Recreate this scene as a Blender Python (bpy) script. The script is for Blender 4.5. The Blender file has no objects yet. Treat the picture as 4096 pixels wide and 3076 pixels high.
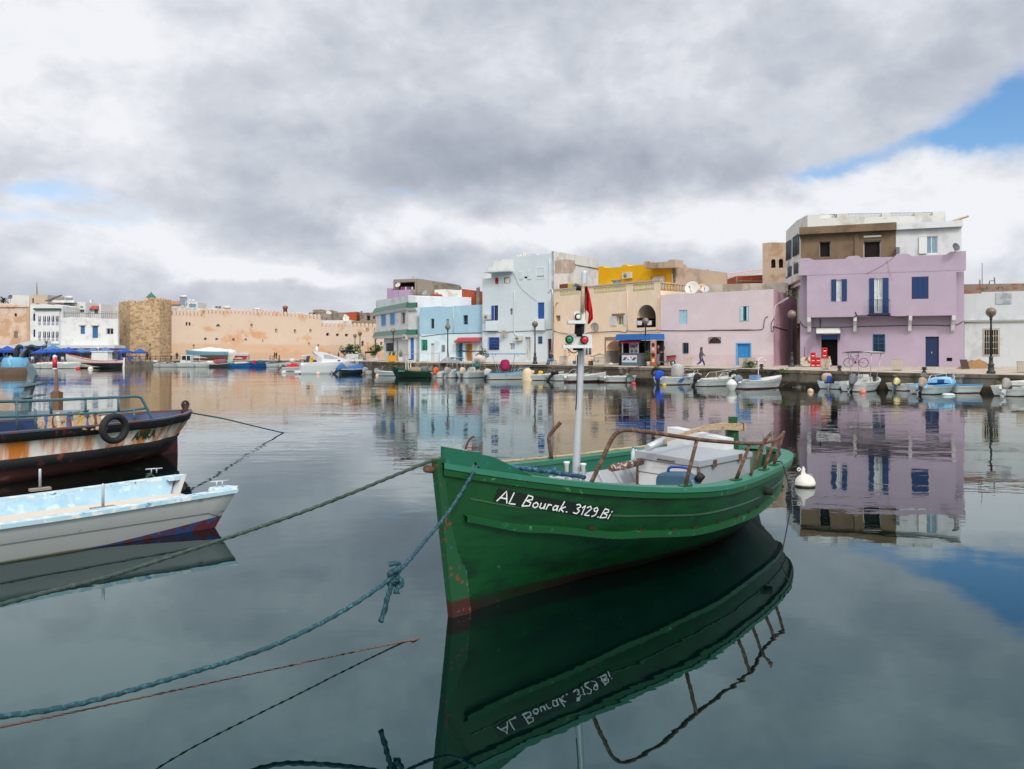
import bpy, bmesh, math, random
from mathutils import Vector as V, Matrix as Mx
R=math.radians
random.seed(7)
SC=bpy.context.scene
COL=SC.collection
# ---------------------------------------------------------------- camera model (photo measured at 4096 px wide)
F,YH,H=3200.0,1413.0,2.5
def P(px,py,D): return V(((px-2048)*D/F, D, H-(py-YH)*D/F))
def W(px,py,z=0.0):
    D=(H-z)*F/(py-YH); return P(px,py,D)
cam=bpy.data.cameras.new('camera'); camo=bpy.data.objects.new('camera',cam); COL.objects.link(camo)
camo.location=(0,0,H); camo.rotation_euler=(R(90),0,0)
cam.sensor_fit='HORIZONTAL'; cam.sensor_width=36; cam.lens=36*F/4096; cam.shift_y=-(1538-YH)/4096
cam.clip_start=.1; cam.clip_end=3000
SC.camera=camo
SC.view_settings.view_transform='Standard'; SC.view_settings.look='None'; SC.view_settings.gamma=1; SC.view_settings.exposure=0.0
# ---------------------------------------------------------------- materials
def lin(h):
    if not isinstance(h,str): return tuple(h)
    h=h.lstrip('#'); o=[]
    for i in (0,2,4):
        c=int(h[i:i+2],16)/255; o.append(c/12.92 if c<=.04045 else ((c+.055)/1.055)**2.4)
    return tuple(o)
class NT:
    def __init__(s,tree): s.t=tree; s.n=tree.nodes; s.l=tree.links
    def new(s,ty,**k):
        n=s.n.new(ty)
        for a,b in k.items(): setattr(n,a,b)
        return n
    def put(s,v,sock):
        if hasattr(v,'is_output'): s.l.new(v,sock)
        else: sock.default_value=v
    def m(s,op,a,b=None,c=None,clamp=False):
        n=s.new('ShaderNodeMath',operation=op); n.use_clamp=clamp
        s.put(a,n.inputs[0])
        if b is not None: s.put(b,n.inputs[1])
        if c is not None: s.put(c,n.inputs[2])
        return n.outputs[0]
    def vm(s,op,a,b=None):
        n=s.new('ShaderNodeVectorMath',operation=op); s.put(a,n.inputs[0])
        if b is not None: s.put(b,n.inputs[1])
        return n.outputs[0]
    def noise(s,vec,scale,detail=3,rough=.55,dist=0):
        n=s.new('ShaderNodeTexNoise'); s.l.new(vec,n.inputs['Vector'])
        n.inputs['Scale'].default_value=scale; n.inputs['Detail'].default_value=detail
        n.inputs['Roughness'].default_value=rough; n.inputs['Distortion'].default_value=dist
        return n.outputs['Fac']
    def ss(s,x,a,b,lo=0,hi=1):
        n=s.new('ShaderNodeMapRange',interpolation_type='SMOOTHSTEP')
        s.put(x,n.inputs['Value']); n.inputs['From Min'].default_value=a; n.inputs['From Max'].default_value=b
        n.inputs['To Min'].default_value=lo; n.inputs['To Max'].default_value=hi
        return n.outputs[0]
    def mix(s,f,a,b):
        n=s.new('ShaderNodeMix',data_type='RGBA'); s.put(f,n.inputs[0]); 
        for v,i in ((a,6),(b,7)):
            if hasattr(v,'is_output'): s.l.new(v,n.inputs[i])
            else: n.inputs[i].default_value=(*lin(v),1)
        return n.outputs[2]
MC={}
def M(name,col,rough=.6,metal=0,var=.10,sc=2.5,col2=None,thr=.62,soft=.05,sc2=2.0,stretch=(1,1,1),bump=0,bsc=25,spec=.5,zsplit=None,streak=0,streakcol='#4a463c',detail2=5,zs=.02,col3=None,thr3=.6,sc3=6):
    if name in MC: return MC[name]
    m=bpy.data.materials.new(name); m.use_nodes=True; MC[name]=m
    g=NT(m.node_tree); bs=g.n['Principled BSDF']
    bs.inputs['Roughness'].default_value=rough; bs.inputs['Metallic'].default_value=metal
    bs.inputs['Specular IOR Level'].default_value=spec
    geo=g.new('ShaderNodeNewGeometry'); pos=geo.outputs['Position']
    c=lin(col)
    n1=g.noise(pos,sc,4,.6)
    f=g.m('MULTIPLY_ADD',n1,2*var,1-var)
    cc=g.vm('SCALE',c); cn=cc.node; g.l.new(f,cn.inputs['Scale']); out=cc
    if zsplit:  # list of (z, colour) below z use colour
        sep=g.new('ShaderNodeSeparateXYZ'); g.l.new(pos,sep.inputs[0])
        wob=g.m('MULTIPLY_ADD',n1,.05*zs/.02,sep.outputs['Z'])
        for z,cl in zsplit:
            out=g.mix(g.ss(wob,z-zs+.025*zs/.02,z+zs+.025*zs/.02,1,0),out,cl)
    mp=None
    if col2 is not None:
        mp=g.vm('MULTIPLY',pos,V(stretch))
        n2=g.noise(mp,sc2,detail2,.62,.3)
        out=g.mix(g.ss(n2,thr-soft,thr+soft),out,col2)
    if col3 is not None:
        n3=g.noise(g.vm('ADD',pos,V((13.1,4.7,9.2))),sc3,5,.6)
        out=g.mix(g.ss(n3,thr3-.04,thr3+.04),out,col3)
    if streak:
        st=g.vm('MULTIPLY',pos,V((1.7,1.7,.22)))
        n3=g.noise(st,1.0,4,.6)
        out=g.mix(g.m('MULTIPLY',g.ss(n3,.56,.86),streak),out,streakcol)
    g.l.new(out,bs.inputs['Base Color'])
    if bump:
        b=g.new('ShaderNodeBump'); b.inputs['Strength'].default_value=min(1,bump); b.inputs['Distance'].default_value=.02
        g.l.new(g.noise(pos,bsc,4,.6),b.inputs['Height']); g.l.new(b.outputs[0],bs.inputs['Normal'])
    return m
def plaster(name,col,streak=.25,patch=None,thr=.64,**k):
    return M(name,col,rough=.9,var=.085,sc=.9,col2=patch,thr=thr-.05,sc2=.55,soft=.09,streak=streak,bump=.35,bsc=9,spec=.2,**k)
def paint(name,col,rough=.45,**k): return M(name,col,rough=rough,var=k.pop('var',.08),**k)
# ---------------------------------------------------------------- mesh builder
class MB:
    def __init__(s): s.v=[]; s.f=[]; s.mi=[]; s.sm=[]
    def add(s,vs,fs,m=0,sm=False):
        b=len(s.v); s.v+= [V(a) for a in vs]
        for f in fs: s.f.append([b+i for i in f]); s.mi.append(m); s.sm.append(sm)
        return s
    def box(s,a,b,m=0):
        x0,y0,z0=a; x1,y1,z1=b
        return s.add([(x0,y0,z0),(x1,y0,z0),(x1,y1,z0),(x0,y1,z0),(x0,y0,z1),(x1,y0,z1),(x1,y1,z1),(x0,y1,z1)],
            [(3,2,1,0),(4,5,6,7),(0,1,5,4),(1,2,6,5),(2,3,7,6),(3,0,4,7)],m)
    def hexa(s,p,m=0): # 8 points bottom4, top4
        return s.add(p,[(3,2,1,0),(4,5,6,7),(0,1,5,4),(1,2,6,5),(2,3,7,6),(3,0,4,7)],m)
    def obox(s,c,u,v,w,m=0): # centre and three half vectors
        c=V(c);u=V(u);v=V(v);w=V(w)
        return s.hexa([c-u-v-w,c+u-v-w,c+u+v-w,c-u+v-w,c-u-v+w,c+u-v+w,c+u+v+w,c-u+v+w],m)
    def tube(s,pts,r,n=8,m=0,closed=False,lobes=0,twist=0,caps=True):
        pts=[V(p) for p in pts]; k=len(pts)
        rr=r if isinstance(r,(list,tuple)) else [r]*k
        up=V((0,0,1)); vs=[]; fs=[]; N=None; acc=0
        for i,p in enumerate(pts):
            a=pts[(i-1)%k] if (i>0 or closed) else p; b=pts[(i+1)%k] if (i<k-1 or closed) else p
            t=(b-a); t=t.normalized() if t.length>1e-9 else V((0,0,1))
            if N is None:
                N=t.cross(up); 
                if N.length<.05: N=t.cross(V((0,1,0)))
                N.normalize()
            else:
                N=N-t*N.dot(t); N.normalize()
            B=t.cross(N)
            if i: acc+=(p-pts[i-1]).length
            for j in range(n):
                an=2*math.pi*j/n
                q=rr[i]*(1+(.16*math.cos(lobes*an) if lobes else 0))
                an+=acc*twist
                vs.append(p+N*(q*math.cos(an))+B*(q*math.sin(an)))
        for i in range(k if closed else k-1):
            for j in range(n):
                a=i*n+j; b=i*n+(j+1)%n; c=((i+1)%k)*n+(j+1)%n; d=((i+1)%k)*n+j
                fs.append((a,b,c,d))
        s.add(vs,fs,m,True)
        if caps and not closed:
            b=len(s.v)-len(vs)
            s.f.append([b+j for j in range(n)][::-1]); s.mi.append(m); s.sm.append(False)
            s.f.append([b+(k-1)*n+j for j in range(n)]); s.mi.append(m); s.sm.append(False)
        return s
    def lathe(s,prof,c=(0,0,0),n=16,m=0,sm=True,axis=None):
        c=V(c); vs=[];fs=[]
        q=V((0,0,1)).rotation_difference(V(axis)) if axis is not None else None
        for r,z in prof:
            for j in range(n):
                a=2*math.pi*j/n; p=V((r*math.cos(a),r*math.sin(a),z))
                if q: p=q@p
                vs.append(c+p)
        for i in range(len(prof)-1):
            for j in range(n): fs.append((i*n+j,i*n+(j+1)%n,(i+1)*n+(j+1)%n,(i+1)*n+j))
        k=len(prof)-1
        fs.append(tuple(range(n))[::-1]); fs.append(tuple(k*n+j for j in range(n)))
        return s.add(vs,fs,m,sm)
    def ball(s,c,r,n=12,m=0,k=None,jit=0,rnd=None):
        r=(r,r,r) if not isinstance(r,(tuple,list)) else r
        h=max(4,n//2); vs=[];fs=[]; c=V(c)
        for i in range(h+1):
            th=math.pi*i/h
            for j in range(n):
                a=2*math.pi*j/n; q=1+(jit*((rnd or random).random()-.5) if jit and 0<i<h else 0)
                vs.append(c+V((r[0]*q*math.sin(th)*math.cos(a),r[1]*q*math.sin(th)*math.sin(a),-r[2]*q*math.cos(th))))
        for i in range(h):
            for j in range(n): fs.append((i*n+j,i*n+(j+1)%n,(i+1)*n+(j+1)%n,(i+1)*n+j))
        return s.add(vs,fs,m,True)
    def prism(s,poly,vec,m=0):
        n=len(poly); vec=V(vec); p=[V(a) for a in poly]
        return s.add(p+[a+vec for a in p],[tuple(range(n))[::-1],tuple(range(n,2*n))]+[(i,(i+1)%n,n+(i+1)%n,n+i) for i in range(n)],m)
    def sheet(s,grid,m=0,sm=True,closed=False): # list of rows
        a=len(grid[0]); vs=[p for r in grid for p in r]; fs=[]
        for i in range(len(grid)-1):
            for j in range(a if closed else a-1): fs.append((i*a+j,i*a+(j+1)%a,(i+1)*a+(j+1)%a,(i+1)*a+j))
        return s.add(vs,fs,m,sm)
    def build(s,name,mats,parent=None,local=False,label=None,fix=True):
        if not isinstance(mats,(list,tuple)): mats=[mats]
        me=bpy.data.meshes.new(name)
        vs=s.v
        if parent is not None and not local:
            iv=rootmx(parent).inverted(); vs=[iv@v for v in vs]
        me.from_pydata([tuple(v) for v in vs],[],s.f)
        for mt in mats: me.materials.append(mt)
        me.polygons.foreach_set('material_index',s.mi); me.polygons.foreach_set('use_smooth',s.sm)
        if fix:
            bm=bmesh.new(); bm.from_mesh(me); bmesh.ops.remove_doubles(bm,verts=bm.verts,dist=1e-5) if len(s.v)<20000 else None
            bmesh.ops.recalc_face_normals(bm,faces=bm.faces); bm.to_mesh(me); bm.free()
        me.update()
        o=bpy.data.objects.new(name,me); COL.objects.link(o)
        if parent is not None: o.parent=parent
        if label: o['label']=label
        return o
RM={}
def rootmx(o):
    while o.parent is not None: o=o.parent
    return RM[o.name]
def setup(o,loc,rot=0):
    o.location=loc; o.rotation_euler=(0,0,rot)
    RM[o.name]=Mx.Translation(V(loc))@Mx.Rotation(rot,4,'Z')
def tag(o,label,cat,group=None,kind=None):
    if label: o['label']=label
    if cat: o['category']=cat
    if group: o['group']=group
    if kind: o['kind']=kind
    return o
def thing(name,label,cat,loc=(0,0,0),rot=0,group=None):
    o=bpy.data.objects.new(name,None); COL.objects.link(o); o.empty_display_size=.2
    setup(o,loc,rot); return tag(o,label,cat,group)
def single(mb,name,mats,label,cat,loc=None,rot=0,group=None,local=True,kind=None):
    """one-mesh thing; local=True: verts are relative to loc; else world"""
    if loc is None:
        c=V((sum(v.x for v in mb.v),sum(v.y for v in mb.v),0))/len(mb.v); c.z=min(v.z for v in mb.v)
        mb.v=[v-c for v in mb.v]; loc=c
    elif not local:
        iv=(Mx.Translation(V(loc))@Mx.Rotation(rot,4,'Z')).inverted(); mb.v=[iv@v for v in mb.v]
    o=mb.build(name,mats); setup(o,loc,rot); return tag(o,label,cat,group,kind)
def struct(mb,name,mats):
    o=mb.build(name,mats); RM[o.name]=Mx(); o['kind']='structure'; return o
def dup(root,loc,rot=0,label=None,group=None):
    r=root.copy(); COL.objects.link(r); setup(r,loc,rot)
    if label: r['label']=label
    if group: r['group']=group
    for ch in list(root.children):
        c=ch.copy(); COL.objects.link(c); c.parent=r
        for g in list(ch.children):
            d=g.copy(); COL.objects.link(d); d.parent=c
    return r
def spline(pts,n=6):
    pts=[V(p) for p in pts]; o=[]
    for i in range(len(pts)-1):
        p0=pts[max(i-1,0)];p1=pts[i];p2=pts[i+1];p3=pts[min(i+2,len(pts)-1)]
        for k in range(n):
            t=k/n
            o.append(.5*((2*p1)+(p2-p0)*t+(2*p0-5*p1+4*p2-p3)*t*t+(3*p1-p0-3*p2+p3)*t**3))
    o.append(pts[-1]); return o
def arcpts(c,r,a0,a1,n,ax=V((1,0,0)),ay=V((0,0,1))):
    c=V(c); return [c+ax*(r*math.cos(a0+(a1-a0)*i/n))+ay*(r*math.sin(a0+(a1-a0)*i/n)) for i in range(n+1)]
# ---------------------------------------------------------------- stroke lettering
GL={'A':[[(0,0),(.45,1),(.8,0)],[(.18,.35),(.66,.35)]],'L':[[(.1,1),(0,0),(.5,.05)]],
'B':[[(.2,1),(0,0)],[(.2,1),(.6,.95),(.65,.7),(.15,.52),(.6,.42),(.6,.12),(0,0)]],
'o':[[(.25,.5),(.05,.35),(.05,.12),(.25,0),(.45,.12),(.45,.36),(.25,.5)]],'u':[[(.05,.5),(.05,.1),(.2,0),(.38,.1),(.42,.5)],[(.42,.5),(.45,0)]],
'r':[[(.08,.5),(.03,0)],[(.05,.32),(.2,.5),(.36,.45)]],'a':[[(.42,.42),(.2,.5),(.03,.25),(.12,0),(.35,.1),(.44,.5)],[(.42,.3),(.47,0)]],
'k':[[(.2,1),(.02,0)],[(.45,.5),(.08,.25),(.42,0)]],'.':[[(.05,.02),(.12,.06)]],
'3':[[(.05,.9),(.3,1),(.5,.8),(.2,.55),(.5,.35),(.35,.03),(0,.08)]],'1':[[(.0,.7),(.22,1),(.16,0)]],
'2':[[(.05,.8),(.3,1),(.5,.8),(.05,.08),(.1,.02),(.5,.05)]],'9':[[(.48,.7),(.2,.55),(.05,.8),(.3,1),(.48,.8),(.4,.2),(.1,0)]],
'i':[[(.1,.5),(.03,0)],[(.16,.75),(.2,.85)]],'M':[[(0,0),(.1,1),(.4,.35),(.75,1),(.85,0)]],'I':[[(.08,1),(.08,0)]],
'R':[[(.05,0),(.05,1),(.5,.9),(.5,.6),(.05,.5),(.6,0)]],'U':[[(0,1),(.02,.15),(.3,0),(.6,.15),(.62,1)]],'0':[[(.25,1),(.06,.8),(0,.5),(.06,.2),(.25,0),(.44,.2),(.5,.5),(.44,.8),(.25,1)]],
'5':[[(.5,1),(.08,1),(.05,.55),(.4,.55),(.45,.2),(.05,0)]],'P':[[(0,0),(0,1),(.5,.85),(.45,.55),(0,.5)]]}
def text_strokes(txt,gap=.16,space=.4,wid=None):
    o=[];x=0
    for ch in txt:
        if ch==' ': x+=space; continue
        g=GL[ch]; w=max(p[0] for s in g for p in s)
        for s in g: o.append([(x+p[0],p[1]) for p in s])
        x+=w+gap
    return o,x-gap
def letter_mesh(mb,strokes,fn,width,m=0,th=.004):
    """strokes in a plane (a,b); fn(a,b)->(point,normal)"""
    for s in strokes:
        pts=[];nr=[]
        for i in range(len(s)-1):
            k=3
            for j in range(k): 
                t=j/k; a=(s[i][0]*(1-t)+s[i+1][0]*t,s[i][1]*(1-t)+s[i+1][1]*t); p,n=fn(*a); pts.append(p);nr.append(n)
        p,n=fn(*s[-1]); pts.append(p); nr.append(n)
        vs=[];fs=[]
        for i,p in enumerate(pts):
            a=pts[max(i-1,0)];b=pts[min(i+1,len(pts)-1)]
            t=(b-a).normalized(); w=t.cross(nr[i]).normalized()*width*.5; q=p+nr[i]*th
            if i==0: q=q-t*width*.3
            if i==len(pts)-1: q=q+t*width*.3
            vs+= [q-w,q+w]
        for i in range(len(pts)-1): fs.append((2*i,2*i+1,2*i+3,2*i+2))
        mb.add(vs,fs,m)
# ---------------------------------------------------------------- sky and light
SUN_AZ,SUN_EL=R(158),R(42)      # azimuth from +Y clockwise: behind the camera, to the right
world=bpy.data.worlds.new('World'); SC.world=world; world.use_nodes=True
def make_world():
    g=NT(world.node_tree); g.n.clear()
    out=g.new('ShaderNodeOutputWorld')
    tc=g.new('ShaderNodeTexCoord'); d=tc.outputs['Generated']
    sep=g.new('ShaderNodeSeparateXYZ'); g.l.new(d,sep.inputs[0]); x,y,z=sep.outputs
    az=g.m('ARCTAN2',x,y); el=g.m('ARCSINE',z)
    # cloud noise space
    zz=g.m('ADD',g.m('MAXIMUM',z,0.0),.16)
    cmb=g.new('ShaderNodeCombineXYZ'); g.l.new(g.m('DIVIDE',x,zz),cmb.inputs[0]); g.l.new(g.m('DIVIDE',y,zz),cmb.inputs[1]); cmb.inputs[2].default_value=3.7
    cp=cmb.outputs[0]
    cm2=g.new('ShaderNodeCombineXYZ'); g.l.new(az,cm2.inputs[0]); g.l.new(g.m('MULTIPLY',el,1.45),cm2.inputs[1]); cm2.inputs[2].default_value=1.3
    ap=cm2.outputs[0]
    nA=g.noise(cp,.75,6,.55,.25); nB=g.noise(ap,7.5,8,.56,.25); nC=g.noise(ap,3.0,4,.5,.4); nD=g.noise(ap,22,5,.6,.2)
    du=g.m('MULTIPLY_ADD',g.m('SUBTRACT',nB,.5),.16,az); du=g.m('MULTIPLY_ADD',g.m('SUBTRACT',nC,.5),.10,du)
    dv=g.m('MULTIPLY_ADD',g.m('SUBTRACT',g.noise(g.vm('ADD',ap,V((5,2,0))),7,7,.56,.2),.5),.10,el)
    def uv(px,py):
        X=(px*1.8517-2048)/F; Y=(YH-py*1.8517)/F; return math.atan(X),math.atan(Y*math.cos(math.atan(X)))
    def blob(px,py,sx,sy,raw=False):
        u0,v0=uv(px,py); u,v=(az,el) if raw else (du,dv)
        a=g.m('DIVIDE',g.m('SUBTRACT',u,u0),sx*1.8517/F); b=g.m('DIVIDE',g.m('SUBTRACT',v,v0),sy*1.8517/F)
        return g.m('EXPONENT',g.m('MULTIPLY',g.m('MULTIPLY_ADD',a,a,g.m('MULTIPLY',b,b)),-1.0))
    def total(lst,base):
        t=base
        for (px,py,sx,sy,am) in lst: t=g.m('MULTIPLY_ADD',blob(px,py,sx,sy),am,t)
        return t
    B=g.m('MULTIPLY_ADD',g.m('SUBTRACT',nA,.5),.28,.66)
    B=g.m('MULTIPLY_ADD',g.m('SUBTRACT',g.ss(nB,.36,.64),.5),.15,B); B=g.m('MULTIPLY_ADD',g.m('SUBTRACT',nB,.5),.40,B)
    B=g.m('MULTIPLY_ADD',g.m('SUBTRACT',nD,.5),.36,B)
    B=total([(1250,360,470,70,-.38),(1000,270,420,90,-.10),(620,490,150,40,-.20),(150,250,190,75,.24),(190,95,330,110,.16),(60,20,300,90,.12),
             (700,120,500,90,.05),(350,390,280,40,.10),(1560,130,420,90,.06),(1930,420,330,70,.28),(1400,490,400,45,.30),(2150,480,240,150,.18),(900,480,160,40,.15),
             (600,592,190,24,.42),(300,555,430,48,.36),(1000,505,480,38,.16),(880,575,180,50,-.26),(120,470,220,60,.12),(1950,190,240,60,-.06),(1300,60,260,60,.05),(700,660,1700,50,.0)],B)
    ramp=g.new('ShaderNodeValToRGB'); g.l.new(B,ramp.inputs[0]); e=ramp.color_ramp.elements
    e[0].position=.0; e[0].color=(.29,.325,.40,1); e[1].position=1.0; e[1].color=(.88,.90,.94,1)
    for p,c in ((.22,(.37,.41,.485)),(.5,(.50,.54,.615)),(.75,(.66,.69,.75))):
        k=e.new(p); k.color=(*c,1)
    # unseen sky behind viewer boosted high, dimmed low, added to light the fronts
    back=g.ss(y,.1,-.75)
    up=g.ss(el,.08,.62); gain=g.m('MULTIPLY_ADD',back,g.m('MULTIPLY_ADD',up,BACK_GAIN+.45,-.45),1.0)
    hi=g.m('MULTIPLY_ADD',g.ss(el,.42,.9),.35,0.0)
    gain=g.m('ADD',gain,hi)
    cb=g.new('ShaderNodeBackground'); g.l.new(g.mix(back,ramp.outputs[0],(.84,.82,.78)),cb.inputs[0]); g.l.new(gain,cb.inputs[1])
    sk=g.new('ShaderNodeTexSky',sky_type='NISHITA'); sk.sun_disc=False; sk.sun_elevation=SUN_EL; sk.sun_rotation=SUN_AZ; sk.air_density=1.0; sk.dust_density=.6; sk.ozone_density=2.5
    hs=g.new('ShaderNodeHueSaturation'); hs.inputs['Saturation'].default_value=1.2; g.l.new(sk.outputs[0],hs.inputs['Color'])
    sb=g.new('ShaderNodeBackground'); g.l.new(hs.outputs[0],sb.inputs[0]); sb.inputs[1].default_value=.15
    Q=g.m('MULTIPLY_ADD',g.m('SUBTRACT',nB,.5),1.3,0.0)
    Q=total([(2205,245,110,60,1.25),(2080,298,105,24,.62),(1870,338,130,18,.5),(2190,170,60,60,.35),(865,415,80,15,.55),(60,412,190,24,.44),(90,490,240,20,.44),(300,470,140,16,.2),(1700,360,120,14,.2),(2000,-330,420,80,.9),(600,-420,300,60,.5)],Q)
    fac=g.ss(Q,.14,1.0)
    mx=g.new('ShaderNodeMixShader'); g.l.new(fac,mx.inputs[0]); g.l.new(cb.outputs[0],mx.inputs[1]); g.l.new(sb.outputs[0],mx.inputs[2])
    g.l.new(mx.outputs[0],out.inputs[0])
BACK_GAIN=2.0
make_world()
world.cycles.sampling_method='MANUAL'; world.cycles.sample_map_resolution=512
sl=bpy.data.lights.new('sun','SUN'); sl.energy=1.5; sl.angle=R(10); sl.color=(1,.97,.93)
so=bpy.data.objects.new('sun',sl); COL.objects.link(so)
sd=V((math.sin(SUN_AZ)*math.cos(SUN_EL),math.cos(SUN_AZ)*math.cos(SUN_EL),math.sin(SUN_EL)))
so.rotation_euler=sd.to_track_quat('Z','Y').to_euler(); so.location=(0,-20,40)
# ---------------------------------------------------------------- water
def make_water():
    m=bpy.data.materials.new('harbour water'); m.use_nodes=True; g=NT(m.node_tree); bs=g.n['Principled BSDF']
    bs.inputs['Base Color'].default_value=(.0004,.0045,.004,1); bs.inputs['Specular Tint'].default_value=(.42,.87,.92,1); bs.inputs['Roughness'].default_value=.015; bs.inputs['IOR'].default_value=2.3
    geo=g.new('ShaderNodeNewGeometry'); pos=geo.outputs['Position']
    n1=g.noise(g.vm('MULTIPLY',pos,V((.75,1.25,1))),1.3,3,.5,.2)
    n2=g.noise(g.vm('MULTIPLY',pos,V((.8,1.2,1))),4.5,2,.5,.3)
    n3=g.noise(pos,.28,2,.5)
    patch=g.noise(g.vm('MULTIPLY',pos,V((.5,1.5,1))),.13,3,.55,.4)
    sep=g.new('ShaderNodeSeparateXYZ'); g.l.new(pos,sep.inputs[0])
    far=g.ss(sep.outputs['Y'],7,26,.18,1.0)
    amp=g.m('MULTIPLY',g.ss(patch,.42,.62,.35,1.0),far)
    h=g.m('MULTIPLY_ADD',n1,1.0,g.m('MULTIPLY',n2,.22))
    h=g.m('MULTIPLY',h,amp)
    h=g.m('MULTIPLY_ADD',n3,1.2,h)
    b=g.new('ShaderNodeBump'); b.inputs['Strength'].default_value=1; b.inputs['Distance'].default_value=.0115
    g.l.new(h,b.inputs['Height']); g.l.new(b.outputs[0],bs.inputs['Normal'])
    mb=MB(); mb.add([(-500,-60,0),(500,-60,0),(500,600,0),(-500,600,0)],[(0,1,2,3)])
    struct(mb,'water',m)
make_water()
# ================================================================ green fishing boat
TH=.885; GL_L=7.85; ST=V((-.69,7.45,0)); GD=V((math.cos(TH),math.sin(TH),0)); GN=V((math.sin(TH),-math.cos(TH),0)); GK=.045
def interp(tab,x):
    if x<=tab[0][0]: return tab[0][1]
    for (a,b),(c,d) in zip(tab,tab[1:]):
        if x<=c:
            t=(x-a)/(c-a); t=t*t*(3-2*t)*.5+t*.5; return b+(d-b)*t
    return tab[-1][1]
def g_b(s):
    u=(.45-s)/.45 if s<.45 else (s-.45)/.55
    return 1.20*((1-u**1.6) if s<.45 else max(0,1-u**1.8)**.47)+.035
def g_z(s): return .97+(.50)*((.58-s)/.58)**2 if s<.58 else .97-.06*((s-.58)/.42)**2
WLT=[(0,.02),(.1,.07),(.26,.22),(.38,.42),(.5,.56),(.6,.6),(.7,.55),(.8,.36),(.9,.12),(1,.03)]
ZRT=[(0,.98),(.1,.80),(.25,.62),(.4,.51),(.6,.46),(.8,.50),(1,.62)]
def g_w(s): return interp(WLT,s)
def g_zr(s): return interp(ZRT,s)
def g_br(s): return max(.03,g_b(s)*(.90-.10*max(0,(s-.6)/.4))) 
def g_x(s,z):   # along position: stem rakes, stern tucks under
    zz=max(0,min(1,z/g_z(s)))
    f=max(0,1-s/.25); a=max(0,(s-.75)/.25)
    return s*GL_L+.22*(1-zz)*f-.75*(1-zz)**1.3*a
def g_pt(s,perp,z,side=1):
    p=ST+GD*g_x(s,z)+GN*(perp*side); p.z=z-GK*perp*side; return p
def g_sec(s):
    b,zg,br,zr,w=g_b(s),g_z(s),g_br(s),g_zr(s),g_w(s)
    mid=(w+(br-w)*.42,zr*.36); mid2=(w+(br-w)*.80,zr*.74)
    up=((br+b)*.5+.025*min(1,b),(zr+zg)*.5)
    return [(.015,-.4),(w*.6,-.2),(w,.0),mid,mid2,(br,zr),up,(b,zg-.07),(b,zg)]
def g_in_b(s,z):
    sec=g_sec(s)
    for (a,b),(c,d) in zip(sec,sec[1:]):
        if b<=z<=d: return a+(c-a)*(z-b)/(d-b)
    return sec[-1][0]
def g_surf(s,q,off=0):   # q 0 = lower rail, 1 = sheer
    b,zg,br,zr=g_b(s),g_z(s),g_br(s),g_zr(s)
    c=.025*min(1,b)*4*q*(1-q)
    return g_pt(s,br+(b-br)*q+c+off,zr+(zg-zr)*q)
def proj(p): return (2048+F*p.x/p.y, YH+(H-p.z)*F/p.y)
def g_find(px,py):
    best=None; s0,q0,ds,dq=.5,.5,.5,.8
    for it in range(5):
        for i in range(-8,9):
            for j in range(-8,9):
                s=min(.98,max(.005,s0+ds*i/8)); q=min(1.3,max(-.3,q0+dq*j/8)); a=proj(g_surf(s,q)); e=(a[0]-px)**2+(a[1]-py)**2
                if best is None or e<best[0]: best=(e,s,q)
        _,s0,q0=best; ds*=.3; dq*=.3
    return best[1],best[2]
def g_s(px,side=1):
    return min((abs(proj(g_pt(i/400,g_b(i/400),g_z(i/400),side))[0]-px),i/400) for i in range(0,(300 if side==1 else 360)))[1]
M_green=M('green boat paint','#06421a',rough=.40,var=.22,sc=3.2,col2='#042c11',thr=.56,soft=.12,sc2=1.5,stretch=(1,1,3.2),bump=.22,bsc=5,zsplit=[(.135,'#26110c')],zs=.02,streak=.5,streakcol='#1a2a14',col3='#2a6543',thr3=.69,sc3=9)
M_greenrail=M('sunbleached green rail','#2a6f58',rough=.5,var=.15,col2='#6f9b86',thr=.68,sc2=8,col3='#7d4a38',thr3=.72,sc3=16)
M_greentrim=M('green trim paint','#0a4a21',rough=.42,var=.12,col2='#3f8a5a',thr=.66,sc2=9,col3='#6e4a2a',thr3=.73,sc3=20)
M_darkteal=M('dark green bulwark paint','#0f5a45',rough=.5,var=.15,col2='#2a7f86',thr=.66,sc2=14,col3='#8d5140',thr3=.73,sc3=18)
M_stem=M('chipped stem paint','#0f4a28',rough=.6,col2='#7a3a24',thr=.62,soft=.02,sc2=11,col3='#2a6a94',thr3=.65,sc3=13,zsplit=[(.16,'#3c1a12')])
M_inner=M('pale grey inner paint','#a7acb2',rough=.6,var=.12,sc=5,col2='#6f6a64',thr=.66,sc2=7)
M_plank=M('worn grey deck planks','#b3a9a6',rough=.75,var=.16,sc=9,stretch=(1,1,1),col2='#8d7f7a',thr=.6,sc2=6)
M_rust=M('rusty pipe','#573b2c',rough=.75,var=.2,sc=14,col2='#775c48',thr=.55,sc2=18,col3='#4a3026',thr3=.58,sc3=9,bump=.3,bsc=60)
M_greypaint=M('grey box paint','#9aa0a6',rough=.5,var=.08,sc=4,col2='#7d6a58',thr=.68,sc2=6,streak=.4)
M_whitebox=M('worn white box paint','#cfd2d4',rough=.55,var=.06,sc=4,col2='#9a7a58',thr=.74,sc2=8)
M_alu=M('galvanised mast tube','#b9bfc6',rough=.42,metal=.25,var=.1,sc=8,col2='#8c949c',thr=.62,sc2=10,stretch=(1,1,.3))
M_black=M('black tape rubber','#0d0e10',rough=.6)
M_whitepaint=M('chipped white paint','#d4d6d6',rough=.5,var=.06,col2='#8b8a86',thr=.68,sc2=14)
M_redflag=M('red flag cloth','#c20a12',rough=.8,var=.1)
M_white=M('white lettering paint','#e4e6e4',rough=.6,var=.05)
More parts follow.
